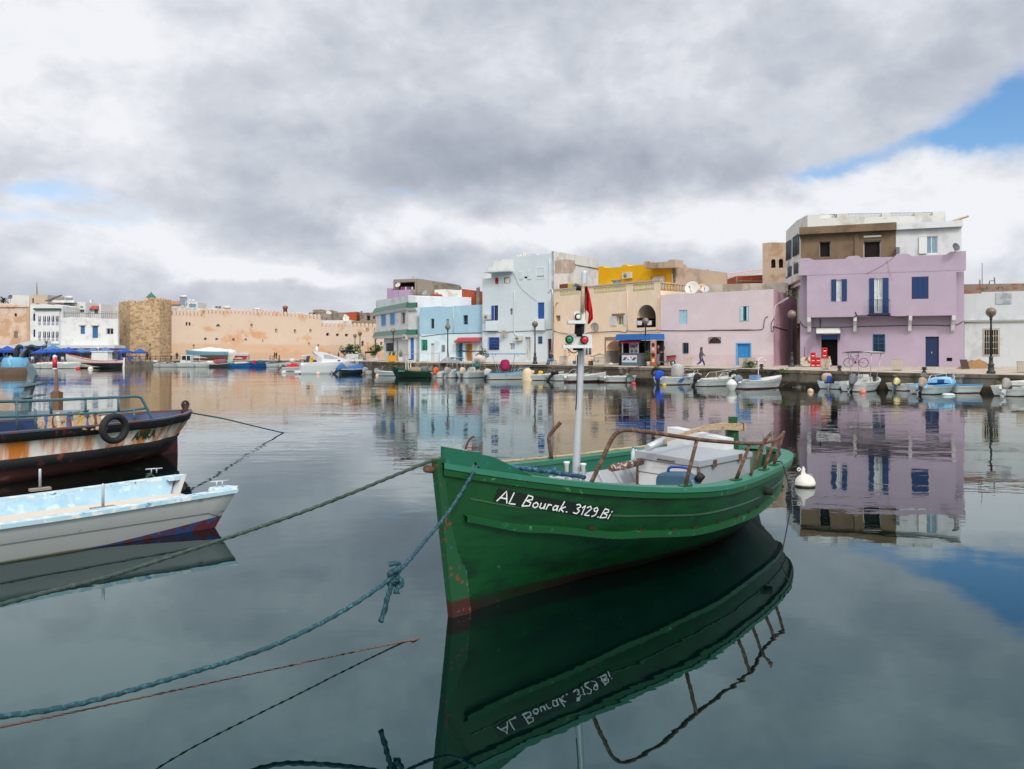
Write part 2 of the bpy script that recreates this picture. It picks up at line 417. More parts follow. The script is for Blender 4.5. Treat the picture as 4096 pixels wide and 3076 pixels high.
M_wood=M('bleached bare wood','#b39b7d',rough=.8,var=.15,sc=6,col2='#8e7558',thr=.58,sc2=5,stretch=(1,1,6))
gb=thing('fishing_boat','green wooden fishing boat with a name in white letters on its bow','boat',ST+V((0,0,0)))
def build_green():
    NS=56
    ss=[(i/NS)**1.15 if i<NS/2 else None for i in range(NS+1)]
    ss=[.5*(1-math.cos(math.pi*i/NS)) for i in range(NS+1)]; ss[0]=.0
    for side,nm in ((1,0),(-1,0)): pass
    mb=MB()
    for side in (1,-1):
        rows=[]
        for s in ss: rows.append([g_pt(s,p,z,side) for p,z in g_sec(s)])
        mb.sheet(rows,0)
    mb.build('hull',[M_green],gb)
    # stem timber
    mb=MB(); rows=[]
    for i in range(13):
        z=-.3+(1.52+.3)*i/12; x=.22*(1-max(0,min(1,z/1.47)))
        rows.append([ST+GD*(x-.05)+GN*a+V((0,0,z)) for a in (-.035,.035)]+[ST+GD*(x+.16)+GN*a+V((0,0,z)) for a in (.075,-.075)])
    mb.sheet(rows,0,False,True); mb.add(rows[-1],[(0,1,2,3)]); mb.build('stem',[M_stem],gb)
    # cap rail, both sides (one closed band)
    def band(name,mat,prof,s0=0,s1=1,n=60,sides=(1,-1)):
        mb=MB()
        for side in sides:
            rows=[]
            for i in range(n+1):
                s=s0+(s1-s0)*(.5*(1-math.cos(math.pi*i/n)))
                rows.append([g_pt(s,max(.012,p),z,side) for p,z in prof(s)])
            mb.sheet(rows,0,False,True)
        return mb.build(name,[mat],gb)
    band('cap_rail',M_greenrail,lambda s:[(g_b(s)+.045,g_z(s)-.035),(g_b(s)+.045,g_z(s)+.02),(g_b(s)-.15,g_z(s)+.02),(g_b(s)-.15,g_z(s)-.035)])
    band('sheer_strake',M_greentrim,lambda s:[(g_b(s)+.03,g_z(s)-.10),(g_b(s)+.034,g_z(s)-.04),(g_b(s)-.01,g_z(s)-.04),(g_b(s)-.01,g_z(s)-.10)])
    band('rub_rail',M_greentrim,lambda s:[(g_br(s)+.055,g_zr(s)-.035),(g_br(s)+.06,g_zr(s)+.02),(g_br(s)-.02,g_zr(s)+.045),(g_br(s)-.02,g_zr(s)-.035)],.02,.985)
    for q in (.40,.78):
        def pr(s,q=q):
            b,zg,br,zr=g_b(s),g_z(s),g_br(s),g_zr(s); c=.025*min(1,b)*4*q*(1-q); p=br+(b-br)*q+c; z=zr+(zg-zr)*q
            return [(p+.008,z-.006),(p+.002,z+.012),(p-.02,z+.02),(p-.02,z-.012)]
        band('plank_edge',M_green,pr,.03,.98)
    mb=MB()  # inner ceiling planking
    for side in (1,-1):
        rows=[]
        for i in range(41):
            s=.02+.955*i/40; b=g_b(s)
            rows.append([g_pt(s,max(.01,b-.13),g_z(s)-.01,side),g_pt(s,max(.01,b-.16),g_z(s)-.2,side)])
        mb.sheet(rows,0)
        rows=[]
        for i in range(41):
            s=.02+.955*i/40; b=g_b(s)
            rows.append([g_pt(s,max(.01,b-.16),g_z(s)-.2,side),g_pt(s,max(.006,min(b*.72-.1,g_in_b(s,.40)-.05)),.40,side)])
        mb.sheet(rows,1)
    mb.build('inner_planking',[M_darkteal,M_inner],gb)
    for side in (1,-1):
        for k in range(16):
            mb=MB(); s=.16+.048*k; b=g_b(s)
            a=g_pt(s,b-.15,g_z(s)-.18,side); c=g_pt(s,max(.02,min(b*.72-.09,g_in_b(s,.42)-.06)),.42,side); u=GD*.03
            v=GN*(-.035*side); mb.hexa([c-u,c+u,c+u+v,c-u+v,a-u,a+u,a+u+v,a-u+v])
            mb.build('rib',[M_inner],gb)
    mb=MB()   # deck boards
    for k in range(-7,8):
        rows=[]
        a0,a1=k*.155-.072,k*.155+.072
        for i in range(25):
            s=.13+.80*i/24; lim=max(.02,min(g_b(s)*.8-.1,g_in_b(s,.54)-.05))
            lo,hi=max(-lim,a0),min(lim,a1)
            if hi-lo<.02: 
                if len(rows)>1: mb.sheet(rows,0,False)
                rows=[]; continue
            rows.append([ST+GD*(s*GL_L)+GN*lo+V((0,0,.56-GK*lo)),ST+GD*(s*GL_L)+GN*hi+V((0,0,.56-GK*hi))])
        if len(rows)>1: mb.sheet(rows,0,False)
    mb.build('deck',[M_plank],gb)
    mb=MB(); rows=[]
    for i in range(21):
        s=.1+.84*i/20; lim=max(.02,min(g_b(s)*.8-.08,g_in_b(s,.53)-.05)); rows.append([ST+GD*(s*GL_L)+GN*a+V((0,0,.55-GK*a)) for a in (-lim,lim)])
    mb.sheet(rows,0,False); mb.build('deck_bed',[M('red seam lining','#8a4038',rough=.8)],gb)
    # foredeck
    mb=MB(); rows=[]
    for i in range(9):
        s=.012+.105*i/8; lim=max(.01,g_b(s)-.1); rows.append([g_pt(s,a,g_z(s)-.05) for a in (-lim,0,lim)])
    mb.sheet(rows,0,False); mb.build('foredeck',[M_darkteal],gb)
    # bulwark boards at the bow with the fairlead notch
    s1,s2,s3,s4=.004,g_s(1890),g_s(1921),g_s(2128)
    def board(sa,sb,h,side,cut0=0,cut1=0):
        n=10; r=[]
        for i in range(n+1):
            t=i/n; s=sa+(sb-sa)*t; hh=h(t); b=g_b(s)
            s_t=s+cut0*(1-t)+cut1*t
            lo=g_pt(s,b-.01,g_z(s)+.02,side); lo2=g_pt(s,max(.005,b-.06),g_z(s)+.02,side)
            hi=g_pt(s_t,g_b(s_t)+.0,g_z(s_t)+.02+hh,side); hi2=g_pt(s_t,max(.005,g_b(s_t)-.05),g_z(s_t)+.02+hh,side)
            r.append([lo,hi,hi2,lo2])
        mb=MB(); mb.sheet(r,0,False,True); mb.add(r[0],[(0,1,2,3)]); mb.add(r[-1],[(0,1,2,3)]); mb.build('bulwark',[M_darkteal],gb)
    board(s1,s2,lambda t:.15,1,0,.012); board(s3,s4,lambda t:.135*(1 if t<.35 else (1-t)/.65),1,-.012,0)
    mb=MB(); mb.lathe([(.03,-.03),(.034,.0),(.034,.05),(.024,.07),(.0,.07)],ST+GD*-.05-GN*.04+V((0,0,1.42)),12,0,axis=(-.9,-.4,.15)); mb.build('bow_roller',[M_rust],gb)
    # name board and lettering
    cor=[(1993,1953),(2456,2037),(2440,2079),(1974,2004)]
    ip=[g_find(*c) for c in cor]
    def bil(a,b):
        s=(ip[0][0]*(1-a)+ip[1][0]*a)*b+(ip[3][0]*(1-a)+ip[2][0]*a)*(1-b); q=(ip[0][1]*(1-a)+ip[1][1]*a)*b+(ip[3][1]*(1-a)+ip[2][1]*a)*(1-b); return s,q
    def fn(a,b,o=0):
        s,q=bil(a,b); p=g_surf(s,q); n=(g_surf(s+.004,q)-g_surf(s-.004,q)).cross(g_surf(s,q+.02)-g_surf(s,q-.02)).normalized()
        if n.dot(GN)<0: n=-n
        return p+n*.008,n
    mb=MB(); mb.sheet([[fn(i/16,j/3)[0] for j in range(4)] for i in range(17)],0); nb=mb.build('name_board',[M('black name board paint','#061510',rough=.5)],gb)
    st,w=text_strokes('AL Bourak. 3129.Bi',gap=.17,space=.42)
    st=[[((p[0]/w)*.965+.02,.08+p[1]*.86) for p in s] for s in st]
    mb=MB(); letter_mesh(mb,st,fn,.0125); l=mb.build('lettering',[M_white],nb,fix=False)
    # scuppers above the lower rail
    for px,py in ((2365,2112),(2563,2128),(2690,2131),(2775,2122),(2868,2107),(2942,2085),(2990,2066),(3022,2048)):
        s,q=g_find(px,py); p=g_surf(s,max(q,.07)); a=(g_surf(s+.01,.1)-g_surf(s,.1)).normalized(); mb=MB(); mb.obox(p+V((0,0,.0)),a*.045,GN*.014,V((0,0,.02)))
        mb.build('scupper',[M('dark rusty scupper','#2a130e',rough=.8)],gb)
    # exhaust pipe stub near the stern
    s,q=g_find(3060,1965); p=g_surf(s,q); mb=MB(); mb.lathe([(.05,-.05),(.05,.09),(.04,.09),(.035,.05)],p,12,0,axis=tuple(GN+GD*.5)); mb.build('exhaust_pipe',[M('sooty pipe','#15130f',rough=.8)],gb)
    # stern rail, near side
    def on(px,side=1,dz=0): 
        s=g_s(px,side); return g_pt(s,g_b(s)-.06,g_z(s)+.02,side)
    def up(base,px,py): return P(px,py,base.y)
    bA=on(2388); bB=on(2761); bC=on(2962); bD=on(3073)
    sE=min(.93,g_s(3073)+.07); bE=g_pt(sE,g_b(sE)-.06,g_z(sE)+.02)
    T=lambda b,px,py: P(px,py,b.y)
    rail=MB(); path=[bA,T(bA,2412,1830),T(bA,2445,1760),T(bA,2468,1732),T(bA,2494,1721),P(2540,1722,bA.y+.06),P(2640,1735,(bA.y*.6+bB.y*.4)),T(bB,2788,1757),P(2900,1768,(bB.y+bC.y)/2),T(bC,3000,1774),P(3045,1773,bC.y*.5+bD.y*.5),T(bD,3090,1764),P(3118,1750,bD.y*.5+bE.y*.5),T(bE,3136,1728)]
    rail.tube(spline(path,6),.0225,8); rl=rail.build('stern_rail',[M_rust],gb)
    for b,(px,py) in ((bB,(2788,1758)),(bC,(3000,1776)),(bD,(3098,1764)),(bE,(3134,1732))):
        mb=MB(); t=T(b,px,py); t.y=b.y; mb.tube([b,b+(t-b)*.3,t],[.024,.022,.021],8); mb.obox(b+V((0,0,.006)),GD*.09,GN*.045,V((0,0,.012)),1); mb.build('post',[M_rust,M_greentrim],rl)
    b=on(3019); mb=MB(); mb.tube(spline([b,T(b,3030,1830),T(b,3040,1795),T(b,3060,1762),T(b,3086,1732)],5),.021,8); mb.build('stanchion',[M_rust],gb)
    sF=g_s(2192,-1); b=g_pt(sF,g_b(sF)-.06,g_z(sF)+.02,-1); mb=MB(); mb.tube(spline([b,T(b,2196,1760),T(b,2203,1735),T(b,2222,1712),T(b,2243,1689)],5),.026,8); mb.build('stanchion',[M_rust],gb)
    # far side wooden rubbing strip
    mb=MB(); mb.tube([g_pt(.1+.8*i/30,g_b(.1+.8*i/30)+.01,g_z(.1+.8*i/30)+.03,-1) for i in range(31)],.02,6); mb.build('rubbing_strip',[M_wood],gb)
    # mast with lights
    D=9.1; mt=MB(); mt.tube([P(2302,1960,D),P(2304,1890,D),P(2338,1092,D+.05),P(2339,1084,D+.05)],[.046,.044,.034,.031],14); mast=mt.build('mast',[M_alu],gb)
    mb=MB(); mb.tube([P(2329,1250,D-.06),P(2333,1132,D-.06)],.02,6); mb.build('mast_splint',[M_wood],mast)
    for a,b,c,d,r in ((2324,1162,2325.5,1145,.058),(2316,1346,2319,1296,.055),(2311,1402,2312,1388,.056)):
        mb=MB(); mb.tube([P(a,b,D),P(c,d,D)],r,12); mb.build('tape_band',[M_black],mast)
    def lampbox(name,x0,x1,y0,y1,shelf,lights,split=None):
        mb=MB(); a=P(x0,y1,D-.04); b=P(x1,y0,D-.04)
        pr=[V((a.x,a.y,a.z))]
        w=b.x-a.x; h=b.z-a.z; pts=[V((a.x,a.y,a.z)),V((b.x,a.y,a.z))]+[V((b.x-.03+.03*math.cos(t),a.y,b.z-.03+.03*math.sin(t))) for t in (0,.5,1.0,1.57)]+[V((a.x+.03+.03*math.cos(t),a.y,b.z-.03+.03*math.sin(t))) for t in (1.57,2.1,2.6,3.14)]
        mb.prism(pts,(0,.09,0))
        s0,s1=shelf; q=P(s0,y1,D-.12); q2=P(s1,y1,D-.12)
        mb.box((q.x,D-.22,q.z-.035),(q2.x,D+.05,q.z)); bx=mb.build(name,[M_whitepaint],mast)
        for (px,py,r,mt_) in lights:
            c=P(px,py,D-.06); rr=r*D/F
            mb=MB(); mb.lathe([(rr*1.28,-.01),(rr*1.28,.04),(rr*1.0,.05),(rr*.98,.07)],c,14,1,axis=(-.05,-1,0)); mb.ball(c+V((0,-.06,0)),(rr,rr*.55,rr),14,0); mb.build('lamp_lens',[mt_,M('black lamp housing','#17191a',rough=.5)],bx)
    M_gl=M('green lamp glass','#0a7a45',rough=.15); M_rl=M('red lamp glass','#c4101a',rough=.15); M_wl=M('pale lamp glass','#cfcdb4',rough=.15)
    lampbox('white_light_box',2295,2341,1245,1283,(2271,2340),[(2312,1268,11,M_wl)])
    lampbox('side_light_box',2264,2368,1336,1380,(2251,2366),[(2277,1358,13,M_gl),(2337,1360,13,M_rl)])
    mb=MB(); mb.tube(spline([P(2262,1376,D-.1),P(2275,1400,D-.06),P(2295,1412,D-.03),P(2311,1404,D)],6),.006,6); mb.tube([P(2310,1420,D-.055),P(2306,1600,D-.055),P(2303,1640,D-.055)],.006,6); mb.build('lamp_cable',[M_black],mast)
    # flag, limp and folded
    pl=[(2347,1144),(2356,1172),(2363,1204),(2369,1230),(2371,1255),(2372,1272),(2365,1284),(2353,1298),(2351,1290),(2355,1252),(2348,1243),(2343,1240)]
    fr=MB(); rows=[]
    L_=[(2346,1144),(2345,1170),(2344,1200),(2343,1238),(2355,1253),(2353,1275),(2351,1296)]; R_=[(2348,1144),(2357,1174),(2364,1205),(2370,1238),(2372,1258),(2372,1276),(2356,1297)]
    for (a,b),(c,d) in zip(L_,R_):
        rows.append([P(a+(c-a)*k/6,b+(d-b)*k/6,D+.02+.05*math.sin(k*1.7+b*.03)) for k in range(7)])
    fr.sheet(rows,0); fl=fr.build('flag',[M_redflag],mast); so=fl.modifiers.new('solid','SOLIDIFY'); so.thickness=.004
    # mooring bitts beside the mast
    for px,py0,py1 in ((2267,1898,1866),(2333,1905,1873)):
        mb=MB(); mb.lathe([(.022,-.2),(.022,.11),(.036,.13),(.036,.145),(.0,.15)],P(px,py0,9.0),12); mb.build('mooring_bitt',[M_whitepaint],gb)
    # engine box
    def bp(al,pe,z): 
        p=ST+GD*al+GN*pe; p.z=z-GK*pe; return p
    a0,a1,p0,p1=4.55,6.25,-.52,.40
    mb=MB(); mb.hexa([bp(a0,p0,.5),bp(a0,p1,.5),bp(a1,p1,.5),bp(a1,p0,.5),bp(a0,p0,1.02),bp(a0,p1,1.02),bp(a1,p1,.98),bp(a1,p0,.98)]); eb=mb.build('engine_box',[M_greypaint],gb)
    mb=MB(); mb.hexa([bp(a0-.04,p0-.04,1.0),bp(a0-.04,p1+.03,1.0),bp(a1+.03,p1+.03,.965),bp(a1+.03,p0-.04,.965),bp(a0-.04,p0-.04,1.10),bp(a0-.04,p1+.03,1.08),bp(a1+.03,p1+.03,1.035),bp(a1+.03,p0-.04,1.05)]); mb.build('lid',[M_greypaint],eb)
    for k in (.25,.75): mb=MB(); q=bp(a0+(a1-a0)*k,p1+.035,1.0); mb.obox(q,GD*.05,GN*.008,V((0,0,.05))); mb.build('hinge',[M_rust],eb)
    mb=MB(); mb.tube([bp(a0-.045,-.18,1.03),bp(a0-.08,-.18,1.03),bp(a0-.08,.06,1.03),bp(a0-.045,.06,1.03)],.012,6); mb.build('handle',[M_rust],eb)
    mb=MB(); mb.hexa([bp(a0-.015,p0,.82),bp(a0-.015,p1,.82),bp(a0+.01,p1,.82),bp(a0+.01,p0,.82),bp(a0-.015,p0,.985),bp(a0-.015,p1,.985),bp(a0+.01,p1,.985),bp(a0+.01,p0,.985)])
    mb.hexa([bp(a0-.01,p0,.52),bp(a0-.01,p1,.52),bp(a0+.01,p1,.52),bp(a0+.01,p0,.52),bp(a0-.01,p0,.80),bp(a0-.01,p1,.80),bp(a0+.01,p1,.80),bp(a0+.01,p0,.80)]); mb.build('front_panel',[M_whitebox],eb)
    mb=MB(); mb.tube([bp(a0-.02,p1+.01,.5),bp(a0-.02,p1+.01,.99)],.022,6); mb.build('corner_strip',[M_rust],eb); mb=MB(); mb.tube([bp(a0-.02,p0-.01,.5),bp(a0-.02,p0-.01,.99)],.018,6); mb.build('corner_strip',[M_rust],eb)
    mb=MB(); mb.hexa([bp(6.0,-.85,.7),bp(6.0,.1,.7),bp(6.35,.1,.7),bp(6.35,-.85,.7),bp(6.0,-.85,1.30),bp(6.0,.1,1.22),bp(6.35,.1,1.2),bp(6.35,-.85,1.28)]); mb.build('stern_locker',[M_whitebox],gb)
    # rudder head and tiller
    pd=proj(bp(7.7,0,1))
    rD=13.0; c=P(2935,1790,rD); mb=MB()
    def quad(px0,px1,py0,py1,d0,d1,m=0):
        a=P(px0,py1,d0);b=P(px1,py0,d0); mb.box((a.x,d0,a.z),(b.x,d1,b.z),m)
    quad(2909,2955,1721,1860,rD,rD+.12); quad(2921,2950,1668,1700,rD,rD+.12); quad(2915,2952,1695,1725,rD,rD+.12); quad(2888,2912,1750,1765,rD,rD+.1); ru=mb.build('rudder_head',[M_greentrim],gb)
    mb=MB(); tl=[(2982,1708,14,rD+.25),(2935,1707,14,rD-.0),(2890,1704,13,rD-.3),(2840,1709,11,rD-.7),(2780,1722,9,rD-1.15),(2730,1738,8,rD-1.5),(2690,1752,7,rD-1.8),(2655,1763,6,rD-2.0)]
    rows=[]
    for px,py,r,dd in tl:
        r*=.95; q=P(px,py,dd-.08); rr=r*dd/F; rows.append([q+V((0,-.04,rr)),q+V((0,.04,rr)),q+V((0,.04,-rr)),q+V((0,-.04,-rr))])
    mb.sheet(rows,0,False,True); mb.add(rows[0],[(0,1,2,3)]); mb.add(rows[-1],[(0,1,2,3)]); ti=mb.build('tiller',[M_wood],gb)
    mb=MB(); mb.tube([P(2660,1757,rD-2.0),P(2590,1792,rD-2.35)],[.045,.05],12); mb.build('tiller_grip',[M_alu],ti)
    for px in (2926,2973):
        mb=MB()
        dd=rD+(px-2935)*.005; a=P(px-4,1723,dd-.13); b=P(px+4,1692,dd-.13); mb.box((a.x,a.y,a.z),(b.x,b.y+.1,b.z))
        mb.build('iron_strap',[M_rust],ti)
    mb=MB(); mb.hexa([bp(6.95,-.03,-.4),bp(6.95,.03,-.4),bp(7.2,.03,-.4),bp(7.2,-.03,-.4),bp(7.7,-.03,.8),bp(7.7,.03,.8),bp(7.86,.03,.8),bp(7.86,-.03,.8)]); mb.build('rudder',[M_green],gb)
build_green()
def g_in(al,pe,z):
    p=ST+GD*al+GN*pe; p.z=z-GK*pe; return p
# loose gear in the green boat
M_can=M('blue grey plastic','#35586e',rough=.35,var=.15,sc=4)
def jerrycan():
    t=thing('jerrycan','blue grey plastic jerrycan lying against the engine box','jerrycan',g_in(4.22,.28,.6),TH)
    mb=MB(); 
    prof=[(-.30,.0),(-.30,.26),(-.24,.33),(.12,.36),(.24,.30),(.30,.18),(.30,0)]
    mb.prism([(.0-.11,y,z) for y,z in [(-a,b) for a,b in prof]],(.22,0,0)); o=mb.build('body',[M_can],t,local=True)
    bv=o.modifiers.new('b','BEVEL'); bv.width=.05; bv.segments=3
    mb=MB(); mb.tube(spline([(0,.16,.34),(0,.12,.40),(0,-.10,.41),(0,-.15,.36)],4),.018,6); mb.build('handle',[M('blue handle plastic','#163a9a',rough=.4)],t,local=True)
    mb=MB(); mb.lathe([(.055,0),(.055,.09),(.0,.09)],(0,-.27,.27),12,0,axis=(0,-.6,.8)); mb.build('cap',[M_black],t,local=True)
jerrycan()
mb=MB(); mb.tube([P(2444,1872,10.6),P(2500,1862,10.9),P(2566,1846,11.2)],[.05,.055,.05],8); single(mb,'wooden_beam',[M('flaking brown beam','#5d4334',rough=.8,col2='#b9b2ab',thr=.58,sc2=16)],'short flaking brown beam lying across the green boat','beam')
for px,py,col,lb in ((2533,1835,'#3f8f7f','clear plastic bottle with a green label tucked inside the green boat'),(2544,1838,'#3f78c0','clear plastic bottle with a blue cap tucked inside the green boat')):
    t=thing('plastic_bottle',lb,'bottle',P(px,py+18,11.6)); mb=MB(); mb.lathe([(.03,0),(.034,.02),(.034,.15),(.013,.21),(.013,.22)],(0,0,0),10); mb.build('body',[M('clear bottle plastic','#b9cdd2',rough=.2)],t,local=True)
    mb=MB(); mb.lathe([(.016,.22),(.016,.25),(.0,.25)],(0,0,0),8); mb.build('cap',[M('cap'+col,col,rough=.4)],t,local=True)
# grapnel anchor with its white rope, behind the bow
t=thing('grapnel_anchor','rusty grapnel hook wrapped in white rope on the bow of the green boat','anchor',P(1862,1860,7.95))
mb=MB(); mb.tube(spline([P(1855,1850,7.95),P(1862,1800,7.95),P(1872,1768,7.95),P(1885,1752,7.95),P(1898,1745,7.95)],5),[.012]*20+[.004],6); mb.build('hook',[M_rust],t)
mb=MB()
for k in range(7): mb.tube([P(1856+k*1.2,1800,7.94+.005*(k%3)),P(1838+k*7,1832,7.94+.02*(k%2))],.008,5)
mb.build('rope_wrap',[M('white rope fibre','#cbc4b8',rough=.9)],t)
t=MB()
# ---------------------------------------------------------------- ropes
M_teal=M('teal mooring rope fibre','#1c404b',rough=.9,var=.25,sc=60,col2='#3a6a72',thr=.58,soft=.1,sc2=40,col3='#18383f',thr3=.6,sc3=5)
M_greyrope=M('grey green rope fibre','#35443d',rough=.9,var=.25,sc=60,col2='#4c5a52',thr=.58,soft=.1,sc2=40,col3='#2a352f',thr3=.6,sc3=5)
M_brown=M('brown cord fibre','#6b5040',rough=.9,var=.08,sc=8)
M_navy=M('navy rope fibre','#23415f',rough=.9,var=.3,sc=30,col2='#3f6f8a',thr=.55,sc2=22)
def rope(name,label,pts,r,mat,lobes=3,twist=None,n=9,sub=14,extra=None):
    mb=MB(); pp=spline([P(*p) for p in pts],sub); mb.tube(pp,r,n,0,lobes=lobes,twist=twist or .55/r*.6)
    if extra: extra(mb)
    return single(mb,name,[mat],label,'rope')
def knot(mb):
    k=P(1577,2290,6.25)
    pts=[]
    for i in range(40):
        a=i*.55; pts.append(k+V((.035*math.cos(a*1.3),-.02+.035*math.sin(a*1.7),-.10+.16*i/40+.03*math.sin(a))))
    mb.tube(spline(pts,2),.019,7,lobes=3,twist=14)
    mb.tube(spline([P(1572,2320,6.22),P(1560,2360,6.2),P(1545,2410,6.2),P(1524,2488,6.2)],6),[.020+.004*math.sin(i*1.9) for i in range(19)],8,lobes=3,twist=10)
    mb.tube(spline([P(1585,2312,6.2),P(1604,2318,6.2),P(1606,2340,6.2),P(1590,2352,6.2),P(1583,2368,6.2)],5),.02,7)
    for q in range(6): mb.tube([P(1584,2350,6.2),P(1574+q*5,2374+3*(q%2),6.2)],.004,4)
rope('mooring_rope','teal mooring rope knotted halfway, running from the green bow to the near left',
 [(1917,1850,7.62),(1890,1895,7.5),(1800,2040,7.15),(1700,2165,6.7),(1590,2290,6.25),(1450,2395,6.05),(1290,2490,5.88),(1110,2575,5.7),(950,2634,5.5),(800,2680,5.3),(500,2768,4.95),(250,2830,4.7),(0,2866,4.5),(-300,2890,4.2)],.016,M_teal,extra=knot)
rope('mooring_rope','dark grey green rope slanting from the green bow past the white boat stern',
 [(1752,1842,7.5),(1714,1848,7.42),(1600,1893,7.3),(1400,1975,7.05),(1200,2052,6.8),(980,2128,6.5),(776,2195,6.2),(600,2253,5.95),(434,2306,5.7),(200,2366,5.4),(0,2418,5.1),(-300,2490,4.7)],.0155,M_greyrope)
a=W(1672,2556); rope('mooring_line','thin brown line dipping into the water left of the green bow',[(-300,2950,4.0),(0,2908,4.35),(600,2783,5.25),(1200,2654,6.15),(1600,2569,6.9),(1672,2556,a.y),(1830,2500,7.7)],.0085,M_brown,lobes=0,n=6)
a=W(1136,1731); rope('mooring_line','teal line from the rusty boat stern slanting into the water',[(745,1645,20.3),(780,1654,20.6),(900,1676,21.9),(1020,1705,23.6),(1136,1732,a.y),(1200,1746,a.y+1)],.02,M_teal,lobes=0,n=6)
a=W(3118,2250); rope('mooring_line','thin dark line hanging from the green stern into the water',[(3108,1846,11.4),(3128,1852,11.3),(3145,1905,11.0),(3165,1990,10.6),(3152,2090,10.1),(3130,2200,a.y+.2),(3118,2252,a.y)],.008,M_black,lobes=0,n=6)
def coil(mb): pass
rope('rope_coil','blue rope lying along the foredeck of the green boat up to the mast',[(1990,1862,8.2),(2060,1870,8.3),(2140,1880,8.45),(2200,1886,8.6),(2215,1878,8.6),(2225,1892,8.6),(2280,1900,8.75),(2340,1909,8.85)],.024,M_navy)
# ---------------------------------------------------------------- white mooring buoy
M_buoy=M('weathered white buoy','#d6d1c8',rough=.55,var=.06,sc=6,zsplit=[(.03,'#4a3d24')],zs=.012,col2='#a79f90',thr=.68,sc2=9)
def buoy_big():
    c=W(3222,1945); t=thing('mooring_buoy','round white mooring buoy with ring handles floating behind the green stern','buoy',c)
    mb=MB(); pr=[(.02,-.16),(.12,-.12),(.17,-.03),(.185,.045),(.187,.055),(.184,.065),(.165,.14),(.155,.146),(.14,.175),(.085,.212),(.04,.232)]
    mb.lathe(pr,(0,0,0),24,0,axis=(-.12,0,1)); mb.build('float',[M_buoy],t,local=True)
    mb=MB(); mb.prism([(-.09,-.02,.20),(.01,-.02,.20),(-.02,-.02,.30),(-.07,-.02,.30)],(0,.04,0))
    for dx in (-.085,.0): mb.tube([(-.04+dx+.028*math.cos(a*.785),0,.315+.028*math.sin(a*.785)) for a in range(8)],.011,6,closed=True)
    mb.prism([(-.055,-.015,.30),(-.03,-.015,.30),(-.03,-.015,.37),(-.055,-.015,.37)],(0,.03,0)); mb.build('ring_handle',[M('white cast plastic','#dcd9d2',rough=.5)],t,local=True)
    mb=MB(); mb.lathe([(.03,0),(.03,.04),(.0,.045)],(.075,-.02,.195),10,0,axis=(.4,-.2,.9)); mb.build('cap',[M('brown cap','#a08377',rough=.6)],t,local=True)
buoy_big()
# ================================================================ rusty boat at the left
AX=V((.5,.866,0)); AN=V((.866,-.5,0)); AS=V((-8.25,20.45,0))
M_amira=M('rust streaked hull','#c4bfb6',rough=.6,var=.07,sc=5,col2='#a9610f',thr=.49,soft=.12,sc2=1.3,stretch=(2.6,2.6,.2),bump=.2,bsc=8,col3='#8a5a2a',thr3=.70,sc3=2.6,streak=.7,streakcol='#6e3a10')
M_band=M('black band paint','#0b0c0e',rough=.7,var=.2,col2='#5a2a17',thr=.64,sc2=5)
M_redbottom=M('brown red bottom paint','#4a2019',rough=.65,var=.2,sc=3,col2='#6f4a3a',thr=.6,sc2=3,streak=.4,streakcol='#1d1510')
M_blueA=M('blue inner paint','#0c2c58',rough=.55,var=.2,sc=6,col2='#081a33',thr=.6,sc2=4)
M_bluegrey=M('blue grey rail cap','#5f7389',rough=.55,var=.15,sc=6)
M_railA=M('blue green rail pipe','#3b6670',rough=.55,var=.15,sc=10,col2='#8a4c28',thr=.63,sc2=9)
M_tyre=M('black tyre rubber','#141517',rough=.75,var=.2,sc=20)
AL_=9.5
ABT=[(0,.06),(.03,.42),(.08,.80),(.2,1.25),(.38,1.5),(.55,1.5),(.8,1.0),(1,.05)]
AWT=[(0,.03),(.06,.06),(.115,.18),(.25,.72),(.4,1.12),(.56,1.34),(.8,.8),(1,.02)]
def a_pt(s,pe,z,side=1,inn=0):
    tuck=max(0,1-s/.2)*.75*(1-max(0,min(1,z/.95)))
    p=AS-AX*(s*AL_+tuck)+AN*(pe*side); p.z=z; return p
def a_z(s): return .97+.06*max(0,1-s/.15)+.35*max(0,(s-.6)/.4)
def a_prof(s):
    b=interp(ABT,s); w=interp(AWT,s); zg=a_z(s); k=zg-.97
    L=lambda t:w+(b-w)*t
    return [(.02,-.35),(w*.6,-.2),(w,0),(L(.5),.14),(L(.68),.27+k*.6),(L(.70)+.03,.29+k*.6),(L(.80)+.03,.46+k*.8),(L(.80),.48+k*.8),(L(.93),.68+k),(b,.80+k),(b+.03,.81+k),(b+.04,zg)]
